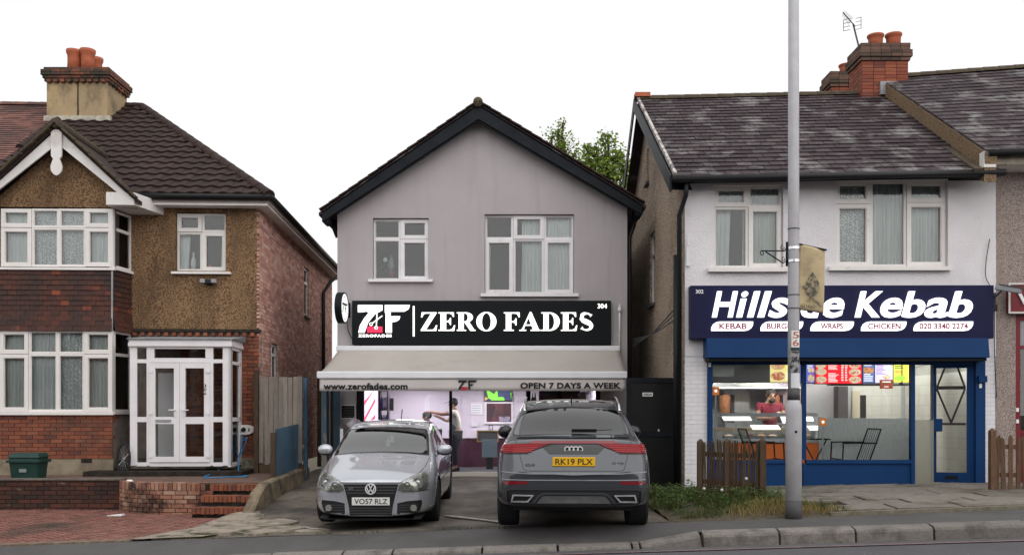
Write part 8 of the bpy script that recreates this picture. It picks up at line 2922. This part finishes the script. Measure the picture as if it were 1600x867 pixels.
# wiper, rails, mirrors, fin
yw = Q.hit((0, 1.25), 'y')[0]
part('rear_wiper', MB(AF).box(-.02, .3, yw.y - .06, yw.y - .015, 1.255, 1.305).bar((.28, yw.y - .03, 1.285), (.5, yw.y + .02, 1.29), .02, .015), m_gloss, s, bevel=.008)
for sd_ in (-1, 1):
	pts = []
	for yy, dz in ((1.15, .0), (1.3, .05), (1.7, .05), (2.2, .05), (2.8, .05), (3.0, .0)):
		h, nn = Q.hit((sd_ * .64, yy), 'z')
		pts.append(h + Vector((0, 0, dz + .005)))
	part('roof_rail', MB(AF).tube(smooth_path(pts, 4), .016, 8), m_chrome, s, smooth=True)
	part('door_mirror', MB(AF).ball((sd_ * 1.0, 3.2, 1.17), .12, 16, 12, (1.0, .75, .85)), m_gloss, s, smooth=True)
	part('mirror_foot', MB(AF).bar((sd_ * .86, 3.22, 1.1), (sd_ * .95, 3.2, 1.13), .05, .05), m_gloss, s)
h, nn = Q.hit((0, 1.5), 'z')
part('roof_fin', MB(AF).prism([(-.012, h.z - .02), (.012, h.z - .02), (.005, h.z + .075), (-.005, h.z + .075)], 1.46, 1.6), m_gloss, s)
part('parcel_shelf', MB(AF).box(-.7, .7, .55, 1.2, .95, 1.0), m_cloth, s)
for sx_ in (-.38, .38):
	part('headrest', MB(AF).box(sx_ - .13, sx_ + .13, 1.75, 1.85, 1.2, 1.42), m_cloth, s, bevel=.04)
part('cabin_floor', MB(AF).box(-.8, .8, .5, 4, .4, .6), m_cloth, s)
for sx_ in (-1, 1):
	for ya in (.98, 3.98): wheel(AF, sx_ * .845, ya, .375, .27, s, m_alloy, sx_)
m = MB(AF)
for ya in (.98, 3.98):
	for sx_ in (-1, 1):
		vs = []
		for k_ in range(13):
			a = math.pi * k_ / 12
			for x_ in (.6, .965): vs.append((sx_ * x_, ya + .43 * math.cos(a), .375 + .43 * math.sin(a)))
		m.add(vs, [(2 * i, 2 * i + 1, 2 * i + 3, 2 * i + 2) for i in range(12)])
m.box(-.75, .75, .3, 4.6, .28, .4)
part('underbody', m, m_grille, s)
# ================================================================ people
def skinned(chains, lvl=2):
	"""chains: list of [(point, radius), ...]; a point given as an int reuses an earlier vertex"""
	vs, rs, es = [], [], []
	for c in chains:
		prev = None
		for p in c:
			if isinstance(p, int): i = p
			else:
				i = len(vs); vs.append(p[0]); rs.append(p[1])
			if prev is not None: es.append((prev, i))
			prev = i
	me = bpy.data.meshes.new('tmp')
	me.from_pydata([Vector(v_) for v_ in vs], es, [])
	o = bpy.data.objects.new('tmp', me)
	COL.objects.link(o)
	o.modifiers.new('skin', 'SKIN')
	if not me.skin_vertices:
		bpy.context.view_layer.objects.active = o
		bpy.ops.mesh.customdata_skin_add()
	for i, sv in enumerate(me.skin_vertices[0].data):
		r_ = rs[i]
		sv.radius = r_ if isinstance(r_, tuple) else (r_, r_)
		sv.use_root = (i == 0)
	md = o.modifiers.new('sub', 'SUBSURF'); md.levels = md.render_levels = lvl
	bpy.context.view_layer.update()
	dg = bpy.context.evaluated_depsgraph_get()
	out = bpy.data.meshes.new_from_object(o.evaluated_get(dg))
	m = MB()
	m.v = [v_.co.copy() for v_ in out.vertices]
	m.f = [tuple(p.vertices) for p in out.polygons]
	bpy.data.objects.remove(o); bpy.data.meshes.remove(me); bpy.data.meshes.remove(out)
	return m

def V(*a): return Vector(a)

def person(label, base, face, J, shirt_mat, trouser_mat, hair='short', cap=None, beard=False, sleeves='short', apron=None, skin=None):
	"""J: joints in metres from `base` (x right in the photo, y away, z up); face = unit vector the head looks to"""
	skin = skin or m_skin
	t = thing('person', label, 'person', base)
	B = Vector(base)
	g_ = {k: B + Vector(v_) for k, v_ in J.items()}
	f = Vector(face).normalized()
	up = V(0, 0, 1)
	sd_ = f.cross(up).normalized()
	hd = g_['head']
	chains = [[(g_['pelvis'], .125), (g_['waist'], .12), (g_['chest'], .14), (g_['neck'], .055), (hd - up * .06 + f * .0, .068), (hd + up * .02, .088), (hd + up * .09, .06)]]
	k = 7
	# jaw / face and nose grow from the head
	chains.append([4, (hd - up * .085 + f * .055, .035)]); k += 1
	chains.append([5, (hd - up * .005 + f * .1, .014)]); k += 1
	for s_, c_ in (('L', -1), ('R', 1)):
		a0 = k
		chains.append([2, (g_['sh' + s_], .062), (g_['el' + s_], .043), (g_['wr' + s_], .03), (g_['ha' + s_], (.022, .036))]); k += 4
		hand = g_['ha' + s_]; d = (g_['ha' + s_] - g_['wr' + s_]).normalized()
		side = d.cross(up).normalized() if d.cross(up).length > .1 else V(1, 0, 0)
		for q, ln in ((-.033, .06), (-.012, .072), (.01, .07), (.03, .055)):
			chains.append([a0 + 3, (hand + d * .03 + side * q, .010), (hand + d * (.03 + ln * .55) + side * q - up * .006, .009), (hand + d * (.03 + ln) + side * q - up * .022, .007)]); k += 3
		chains.append([a0 + 3, (hand - d * .01 + side * -.045 * c_ , .011), (hand + d * .03 + side * -.06 * c_ - up * .01, .009)]); k += 2
		chains.append([0, (g_['hip' + s_], .09), (g_['kn' + s_], .06), (g_['an' + s_], .042), (g_['an' + s_] + f * .14 - up * .045, .035)]); k += 4
	part('body', skinned(chains, 2), skin, t, smooth=True)
	# clothes
	slv = .55 if sleeves == 'short' else 1.0
	ch = [[(g_['pelvis'], .14), (g_['waist'], .137), (g_['chest'], .158), (g_['chest'].lerp(g_['neck'], .6), .09)]]
	for s_ in 'LR':
		e_ = g_['sh' + s_].lerp(g_['el' + s_], slv) if slv < 1 else g_['el' + s_]
		c_ = [2, (g_['sh' + s_], .077), (e_, .062)]
		if slv == 1.0: c_.append((g_['el' + s_].lerp(g_['wr' + s_], .85), .045))
		ch.append(c_)
	part('shirt', skinned(ch, 2), shirt_mat, t, smooth=True)
	ch = [[(g_['pelvis'] + up * .03, .145)]]
	for s_ in 'LR':
		ch.append([0, (g_['hip' + s_], .105), (g_['kn' + s_], .078), (g_['an' + s_] + up * .03, .062)])
	part('trousers', skinned(ch, 2), trouser_mat, t, smooth=True)
	m = MB()
	for s_ in 'LR':
		a_ = g_['an' + s_]
		m.hull8([a_ + sd_ * .05 - f * .08 - up * .08, a_ - sd_ * .05 - f * .08 - up * .08, a_ - sd_ * .05 + f * .19 - up * .08, a_ + sd_ * .05 + f * .19 - up * .08],
				[a_ + sd_ * .04 - f * .07, a_ - sd_ * .04 - f * .07, a_ - sd_ * .035 + f * .14 - up * .03, a_ + sd_ * .035 + f * .14 - up * .03])
	part('shoes', m, m_blackplastic, t, bevel=.015)
	HM = Matrix((sd_, f, up)).transposed().to_4x4(); HM.translation = hd
	# hair as a shell over the back and top of the head
	vs, fs = [], []
	nn, mm_ = 18, 10
	for i in range(mm_ + 1):
		th_ = math.pi * .72 * i / mm_
		for q in range(nn):
			a = 2 * math.pi * q / nn
			y_ = math.sin(a)
			lim = 1.0 - max(0, y_) * .5
			tt = th_ * lim
			vs.append((.1 * math.sin(tt) * math.cos(a), .115 * math.sin(tt) * math.sin(a) - .005, .03 + .108 * math.cos(tt)))
	for i in range(mm_):
		for q in range(nn): fs.append((i * nn + q, (i + 1) * nn + q, (i + 1) * nn + (q + 1) % nn, i * nn + (q + 1) % nn))
	part('hair', MB(HM).add(vs, fs), m_hair, t, smooth=True)
	for s_ in (-1, 1):
		part('ear', MB(HM).ball((s_ * .092, -.005, -.01), .028, 8, 6, (.4, .7, 1)), skin, t, smooth=True)
		part('eye', MB(HM).ball((s_ * .034, .083, .012), .012, 8, 6, (1, .6, .7)), m_blackplastic, t, smooth=True)
		part('eyebrow', MB(HM).box(s_ * .034 - .02, s_ * .034 + .02, .083, .096, .03, .038), m_hair, t)
	part('mouth', MB(HM).box(-.022, .022, .086, .094, -.06, -.053), M('lips', (.3, .1, .08), .5), t)
	if beard:
		part('beard', MB(HM).ball((0, .05, -.085), .062, 14, 10, (1.05, .75, .75)), m_hair, t, smooth=True)
		part('moustache', MB(HM).box(-.03, .03, .088, .1, -.048, -.036), m_hair, t)
	if cap:
		c_ = part('cap', MB(HM).add([(p[0] * 1.09, p[1] * 1.07, p[2] * 1.06 + .004) for p in vs[:nn * 7]], [q for q in fs if max(q) < nn * 7]), cap, t, smooth=True)
		part('peak', MB(HM).hull8([(-.07, .08, .065), (.07, .08, .065), (.05, .2, .045), (-.05, .2, .045)], [(-.07, .08, .073), (.07, .08, .073), (.05, .2, .053), (-.05, .2, .053)]), cap, c_)
	if apron:
		a_ = g_['chest'] + f * .0
		ch = [[(g_['pelvis'] - up * .2 + f * .03, .15), (g_['pelvis'] + f * .02, .15), (g_['waist'] + f * .025, .143), (g_['chest'] + f * .03 - up * .03, .15)]]
		part('apron', skinned(ch, 2), apron, t, smooth=True)
	return t

# barber, standing in profile, both arms reaching left over a client
YB = 20.75
fz0 = .33 + .012
b0 = at(711, 700, YB); bx_ = b0.x
J = dict(pelvis=(.02, 0, .86), waist=(.03, 0, 1.0), chest=(.02, 0, 1.2), neck=(-.01, 0, 1.39), head=(-.05, 0, 1.5),
         shL=(0, -.17, 1.32), elL=(-.27, -.2, 1.28), wrL=(-.5, -.14, 1.33), haL=(-.57, -.12, 1.34),
         shR=(0, .17, 1.32), elR=(-.18, .2, 1.12), wrR=(-.38, .12, 1.22), haR=(-.45, .1, 1.25),
         hipL=(.02, -.09, .82), knL=(0, -.1, .46), anL=(.03, -.1, .09), hipR=(.02, .09, .82), knR=(.0, .1, .46), anR=(.02, .1, .09))
person('barber in dark cap, pale T-shirt and dark apron reaching towards a client', (bx_, YB, fz0), (-1, -.15, -.12), J,
       M('pale_tshirt', (.6, .58, .5), .9), M('dark_trousers', (.02, .022, .03), .9), cap=m_blackplastic, apron=M('navy_apron', (.02, .025, .045), .85), skin=M('skin_tan', (.36, .2, .14), .55))
# client seated, mostly behind the silver car
c0 = at(668, 700, YB)
J = dict(pelvis=(.0, 0, .5), waist=(.02, 0, .66), chest=(.03, 0, .88), neck=(.0, 0, 1.1), head=(-.02, 0, 1.215),
         shL=(.02, -.18, 1.02), elL=(-.03, -.24, .78), wrL=(-.22, -.2, .66), haL=(-.29, -.18, .65),
         shR=(.02, .18, 1.02), elR=(-.03, .24, .78), wrR=(-.22, .2, .66), haR=(-.29, .18, .65),
         hipL=(-.05, -.1, .5), knL=(-.45, -.12, .5), anL=(-.47, -.12, .09), hipR=(-.05, .1, .5), knR=(-.45, .12, .5), anR=(-.47, .12, .09))
person('seated barber client with dark hair, half hidden behind the silver car', (c0.x, YB, fz0), (-1, 0, -.1), J, m_cloth, M('client_trousers', (.03, .03, .04), .9), skin=M('skin_brown', (.3, .16, .11), .55))
t = thing('barber_chair', 'dark barber chair holding the client', 'barber chair', (c0.x, YB, fz0))
part('seat', MB().box(c0.x - .42, c0.x + .2, YB - .28, YB + .28, fz0 + .28, fz0 + .37), m_cloth, t, bevel=.03)
part('back', MB().hull8([(c0.x + .19, YB - .25, fz0 + .38), (c0.x + .27, YB - .25, fz0 + .38), (c0.x + .27, YB + .25, fz0 + .38), (c0.x + .19, YB + .25, fz0 + .38)], [(c0.x + .24, YB - .22, fz0 + .95), (c0.x + .32, YB - .22, fz0 + .95), (c0.x + .32, YB + .22, fz0 + .95), (c0.x + .24, YB + .22, fz0 + .95)]), m_cloth, t, bevel=.03)
part('pedestal', MB().lathe([(.3, 0), (.28, .03), (.06, .06), (.06, .28)], (c0.x - .1, YB, fz0), 18), m_chrome, t, smooth=True)
# kebab man behind the counter, looking down at his hands
YK = 15.75 + 2.15
kz0 = .405
k0 = at(1203, 700, YK)
J = dict(pelvis=(0, 0, .92), waist=(0, .0, 1.06), chest=(0, .02, 1.28), neck=(0, -.01, 1.47), head=(.01, -.05, 1.585),
         shL=(-.2, .02, 1.4), elL=(-.26, -.1, 1.14), wrL=(-.06, -.3, 1.14), haL=(.0, -.34, 1.17),
         shR=(.2, .02, 1.4), elR=(.27, -.1, 1.14), wrR=(.15, -.32, 1.18), haR=(.1, -.37, 1.21),
         hipL=(-.1, 0, .9), knL=(-.1, -.02, .5), anL=(-.1, 0, .09), hipR=(.1, 0, .9), knR=(.1, -.02, .5), anR=(.1, 0, .09))
person('bearded man in maroon top working behind the kebab counter', (k0.x, YK, kz0), (.1, -1, -.3), J, M('maroon_top', (.16, .02, .035), .9), M('black_trousers', (.02, .02, .02), .9), beard=True)
solo('wrapped_food', MB().box(k0.x + .02, k0.x + .09, YK - .42, YK - .37, kz0 + 1.2, kz0 + 1.27), m_whiteprint, 'white paper wrapped food held by the man at the counter', 'food', bevel=.015)
# ================================================================ weeds, grass and trees
rg_ = random.Random(77)
def blade(mb, p, h, w, lean, az_):
	d = V(math.cos(az_), math.sin(az_), 0)
	s_ = V(-d.y, d.x, 0) * w
	a = p + d * lean * h * .35 + V(0, 0, h * .6)
	b = p + d * lean * h + V(0, 0, h * .95)
	mb.add([p - s_, p + s_, a + s_ * .7, a - s_ * .7, b], [(0, 1, 2, 3), (3, 2, 4)])
def zverge(x, y):
	i, j = (x - 2.1) / 2.6, (y - 12.2) / 4.7
	q = vg(max(0, min(1, i)), max(0, min(1, j)))
	return q[2]
def leafmat(name, c1, c2, c3):
	mt_ = M(name, c1, .6, pal=[c1, c2, c3, c2], spec=.3)
	N, L = mt_.node_tree.nodes, mt_.node_tree.links
	b = N['Principled BSDF']
	tr = N.new('ShaderNodeBsdfTranslucent'); ad = N.new('ShaderNodeMixShader'); ad.inputs[0].default_value = .4
	L.new(b.inputs['Base Color'].links[0].from_socket, tr.inputs['Color'])
	L.new(b.outputs[0], ad.inputs[1]); L.new(tr.outputs[0], ad.inputs[2])
	L.new(ad.outputs[0], N['Material Output'].inputs['Surface'])
	return mt_
m_grass = leafmat('grass_blade', (.03, .055, .012), (.06, .095, .02), (.13, .125, .045))
m_straw = leafmat('straw_blade', (.36, .27, .09), (.26, .19, .07), (.42, .34, .14))
m_leaf = leafmat('weed_leaf', (.035, .075, .02), (.07, .13, .03), (.11, .17, .045))
gm, sm_, lm = MB(), MB(), MB()
def dens(x, y):
	n_ = mnoise.noise(V(x * 1.7, y * 1.7, 0))
	return n_
cnt = 0
for _ in range(11000):
	x = rg_.uniform(2.05, 4.7); y = rg_.uniform(12.34, 15.6)
	if x > slab_left(y) + .05 + .1 * mnoise.noise(V(x * 4, y * 4, 1)) and not (y < 12.75 and 3.3 < x < 4.55): continue
	if y < 12.75 and x > 3.3 and rg_.random() < .3: pass
	if x < 2.25 and y < 13.2: continue
	near = math.exp(-((x - 3.75) ** 2) / .35 - ((y - 12.45) ** 2) / .05) + .9 * math.exp(-((x - 3.35) ** 2) / .12 - ((y - 12.5) ** 2) / .04)
	p = V(x, y, zverge(x, y) - .02)
	tall = .05 + .13 * max(0, dens(x, y) + .35) * rg_.random()
	if y > 13: tall *= 1.35
	if near > rg_.uniform(.1, .7): blade(sm_, p, tall * 1.2 + .05, .004, rg_.uniform(.2, 1.2), rg_.uniform(0, 6.3))
	elif dens(x + 9, y) > -.08: blade(gm, p, tall + .03, .005, rg_.uniform(.1, .9), rg_.uniform(0, 6.3))
solo('grass', gm, m_grass, 'rough green grass growing in the verge', 'grass', kind='stuff', org=(3, 13, .3))
solo('dry_grass', sm_, m_straw, 'yellow dry grass around the foot of the lamp post', 'dry grass', kind='stuff', org=(3.7, 12.4, .25))
# broad-leaved weeds, ground cover
for _ in range(3800):
	x = rg_.uniform(2.2, 4.2); y = rg_.uniform(12.5, 15.4)
	if x > slab_left(y): continue
	if dens(x + 4, y + 2) < -.05 and y < 13.3: continue
	z_ = zverge(x, y) + rg_.uniform(0, .2) * (1 if y > 12.9 else .35)
	p = V(x, y, z_)
	a = rg_.uniform(0, 6.3); d = V(math.cos(a), math.sin(a), rg_.uniform(-.2, .7)).normalized() * rg_.uniform(.018, .045)
	s_ = d.cross(V(rg_.uniform(-.4, .4), rg_.uniform(-.4, .4), 1)).normalized() * d.length * .42
	lm.add([p, p + d * .8 + s_, p + d * 1.9, p + d * .8 - s_], [(0, 1, 2, 3)])
solo('weeds', lm, m_leaf, 'broad leaved weeds covering the verge', 'weeds', kind='stuff', org=(3, 14, .3))
# moss tufts along kerb edges of paving
# single plants one can point at
def weed_plant(px, py, Y, h, n_, label, flower=None):
	b = at(px, py, Y)
	x = b.x
	z_ = zverge(x, Y) - .01
	t = thing('weed_plant', label, 'plant', (x, Y, z_))
	part('stem', MB().tube([V(x, Y, z_), V(x + .01, Y, z_ + h * .5), V(x - .01, Y, z_ + h)], .005, 5), m_leaf, t)
	m = MB()
	for i in range(n_):
		a = i * 2.4
		p = V(x, Y, z_ + h * (.15 + .85 * i / n_))
		d = V(math.cos(a), math.sin(a), .35).normalized() * (.09 * (1.1 - .5 * i / n_))
		s_ = d.cross(V(0, 0, 1)).normalized() * .018
		m.add([p, p + d * .5 + s_, p + d + V(0, 0, -.015), p + d * .5 - s_], [(0, 1, 2, 3)])
	part('leaves', m, m_leaf, t, kind='stuff')
	if flower:
		part('seed_head', MB().ball((x - .01, Y, z_ + h + .015), .022, 8, 6), flower, t, smooth=True)
m_puff = M('seed_head', (.6, .58, .55), .9)
weed_plant(1216, 780, 12.75, .22, 22, 'upright leafy green weed left of the lamp post')
weed_plant(1167, 765, 13.1, .34, 5, 'dandelion with a round white seed head before the picket fence', m_puff)
weed_plant(1101, 765, 13.1, .26, 5, 'dandelion with a seed head at the left end of the picket fence', m_puff)
weed_plant(1129, 770, 13.0, .22, 5, 'dandelion with a seed head at the middle of the picket fence', m_puff)
weed_plant(1283, 795, 12.6, .16, 16, 'small leafy weed right of the lamp post')
# leaf litter by the drive edge and between slabs
mm = MB()
for _ in range(160):
	x = rg_.uniform(2.1, 9); y = rg_.uniform(12.3, 12.6) if rg_.random() < .6 else rg_.uniform(12.6, 15.5)
	if x < 4: continue
	z_ = zslab(x, y) + .014
	a = rg_.uniform(0, 6.3); d = V(math.cos(a), math.sin(a), .15) * .014; s_ = V(-d.y, d.x, .0) * .6
	p = V(x, y, z_)
	mm.add([p, p + d + s_, p + d * 2, p + d - s_], [(0, 1, 2, 3)])
solo('fallen_leaves', mm, M('dead_leaf', (.16, .1, .04), .8, isl=.4), 'tiny fallen leaves scattered on the slabs', 'leaves', kind='stuff', org=(6, 13.5, .35))
mm = MB()
for x0_, x1_, y_, n_ in ((-4.4, 2.0, 12.31, 500), (-3.2, -2.4, 15.5, 60), (4.3, 9.0, 12.44, 420), (2.9, 8, 15.62, 160)):
	for _ in range(n_):
		x = rg_.uniform(x0_, x1_)
		if mnoise.noise(V(x * 2.2, y_, 5)) < .12: continue
		y = y_ + rg_.gauss(0, .02)
		z_ = (zfore(x, y) if x < 2.1 else max(zslab(x, y) - .02, ZP(x)))
		blade(mm, V(x, y, z_), rg_.uniform(.015, .05), .004, rg_.uniform(.2, 1), rg_.uniform(0, 6.3))
solo('edge_moss', mm, m_grass, 'thin moss and grass along the paving joints', 'moss', kind='stuff', org=(0, 12.4, .1))

# ---------------------------------------------------------------- trees behind the roofs
def tree(label, cx, cy, zb, h, blobs, seed, dense, ls=.11):
	rr = random.Random(seed)
	t = thing('tree', label, 'tree', (cx, cy, zb), 'trees behind the barber shop')
	m = MB()
	m.tube([V(cx, cy, zb), V(cx + .1, cy, zb + h * .4), V(cx - .1, cy + .1, zb + h * .7)], [.22, .15, .08], 10)
	lm = MB()
	for (bx0, by0, bz0, br) in blobs:
		c = V(bx0, by0, bz0)
		base = V(cx, cy, zb + h * rr.uniform(.45, .6))
		mid = base.lerp(c, .5) + V(rr.uniform(-.2, .2), rr.uniform(-.2, .2), .1)
		m.tube(smooth_path([base, mid, c], 4), .045, 6)
		for i in range(int(dense * br * br)):
			# twigs out of the blob centre carrying leaves along their length
			d = V(rr.gauss(0, 1), rr.gauss(0, 1), rr.gauss(.35, .9)).normalized()
			ln = br * rr.uniform(.45, 1.15)
			tip = c + d * ln
			if i % 2 == 0: m.tube([c, c.lerp(tip, .5) + V(0, 0, -.04), tip], [.018, .012, .005], 4)
			for q in range(9):
				p = c.lerp(tip, rr.uniform(.35, 1.02)) + V(rr.gauss(0, .07), rr.gauss(0, .07), rr.gauss(0, .07))
				a = V(rr.gauss(0, 1), rr.gauss(0, 1), rr.gauss(-.2, .7)).normalized() * ls * rr.uniform(.6, 1.2)
				s_ = a.cross(V(rr.gauss(0, 1), rr.gauss(0, 1), rr.gauss(0, 1))).normalized() * a.length * .38
				lm.add([p, p + a * .5 + s_, p + a, p + a * .5 - s_], [(0, 1, 2, 3)])
	part('trunk', m, M('bark', (.06, .048, .035), .9), t)
	part('crown', lm, m_tree, t, kind='stuff')
m_tree = leafmat('tree_leaf', (.1, .17, .025), (.16, .26, .035), (.3, .36, .07))
TY = 29.5
def tb(px, py, r_, Y=TY): 
	p = at(px, py, Y); return (p.x, Y, p.z, r_)
tree('bright green bushy tree rising behind the right slope of the gable', at(955, 400, TY).x, TY, 0, 8.5,
     [tb(945, 225, .42), tb(930, 245, .6), tb(960, 250, .7), tb(945, 275, .8), tb(975, 265, .55), tb(915, 262, .5), tb(968, 300, .9), tb(930, 300, .8), tb(985, 285, .6), tb(918, 235, .3), tb(950, 212, .22)], 5, 105)
tree('thin tree with sparse twigs left of the bushy tree', at(872, 400, TY + 2).x, TY + 2, 0, 8.8,
     [tb(872, 205, .38, TY + 2), tb(862, 215, .35, TY + 2), tb(880, 215, .4, TY + 2), tb(884, 236, .6, TY + 2), tb(866, 232, .5, TY + 2), tb(880, 192, .22, TY + 2), tb(896, 240, .4, TY + 2)], 6, 75, .1)
# ================================================================ houses across the street (seen only as reflections in the panes and paint)
m_pale = M('pale_render', (.5, .47, .43), .9, col2=(.42, .39, .35), ns=2)
for i, (x, w, lab) in enumerate(((-19, 8.5, 'red brick house across the street, far left'), (-9.6, 8.5, 'pale house across the street facing the bay window'), (-.2, 8.5, 'brick house across the street facing the barber shop'), (9.2, 8.5, 'white gabled house across the street facing the kebab shop'), (18.6, 8.5, 'pale house across the street, far right'))):
	y0 = -12.0
	zb_ = ZP(x) - .1
	t = thing('opposite_house', lab, 'house', (x, y0 - 3, zb_), 'houses across the street')
	wall = (m_sidebrick, m_pale, m_brick, m_whiterender, m_pale)[i]
	part('walls', MB().box(x - w / 2, x + w / 2, y0 - 7, y0, zb_, zb_ + 5.3), wall, t)
	part('roof', MB().add([(x - w / 2 - .3, y0 + .4, zb_ + 5.2), (x + w / 2 + .3, y0 + .4, zb_ + 5.2), (x + w / 2 + .3, y0 - 3.5, zb_ + 8.4), (x - w / 2 - .3, y0 - 3.5, zb_ + 8.4), (x + w / 2 + .3, y0 - 7.4, zb_ + 5.2), (x - w / 2 - .3, y0 - 7.4, zb_ + 5.2)], [(0, 1, 2, 3), (3, 2, 4, 5), (0, 3, 5), (1, 4, 2)]), m_tile, t)
	gx_ = x - 1.9
	part('gable', MB(frame(0, y0, 0)).prism([(gx_ - 1.7, zb_ + .1), (gx_ + 1.7, zb_ + .1), (gx_ + 1.7, zb_ + 5.3), (gx_, zb_ + 7.4), (gx_ - 1.7, zb_ + 5.3)], .01, .7), m_pale if i != 1 else m_roughcast, t)
	for s_ in (-1, 1):
		part('bargeboard', MB().bar((gx_ + s_ * 2, y0 + .8, zb_ + 5.0), (gx_, y0 + .8, zb_ + 7.5), .08, .3), m_whitepaint, t)
	for wx_, wy, ww, z0_, z1_ in ((gx_, .71, 2.4, 3.1, 4.6), (gx_, .71, 2.4, .8, 2.4), (x + 2, .01, 1.6, 3.2, 4.5)):
		o = part('window', MB(frame(0, y0, 0)).ring(wx_ - ww / 2, wx_ + ww / 2, zb_ + z0_, zb_ + z1_, .1, wy, wy + .05).box(wx_ - .05, wx_ + .05, wy, wy + .05, zb_ + z0_ + .1, zb_ + z1_ - .1), m_upvc, t)
		part('pane', MB(frame(0, y0, 0)).box(wx_ - ww / 2 + .05, wx_ + ww / 2 - .05, wy + .002, wy + .02, zb_ + z0_ + .05, zb_ + z1_ - .05), M('far_pane', (.02, .025, .03), .1), o)
	part('door', MB().box(x + 1.6, x + 2.5, y0 + .01, y0 + .06, zb_ + .15, zb_ + 2.2), m_bluepaint, t)
struct('far_pavement', MB().add([(-24, -11.9, ZP(-14) - .05), (24, -11.9, ZP(14) - .05), (24, -7.4, ZP(14) - .05), (-24, -7.4, ZP(-14) - .05)], [(0, 1, 2, 3)]), m_asphalt)
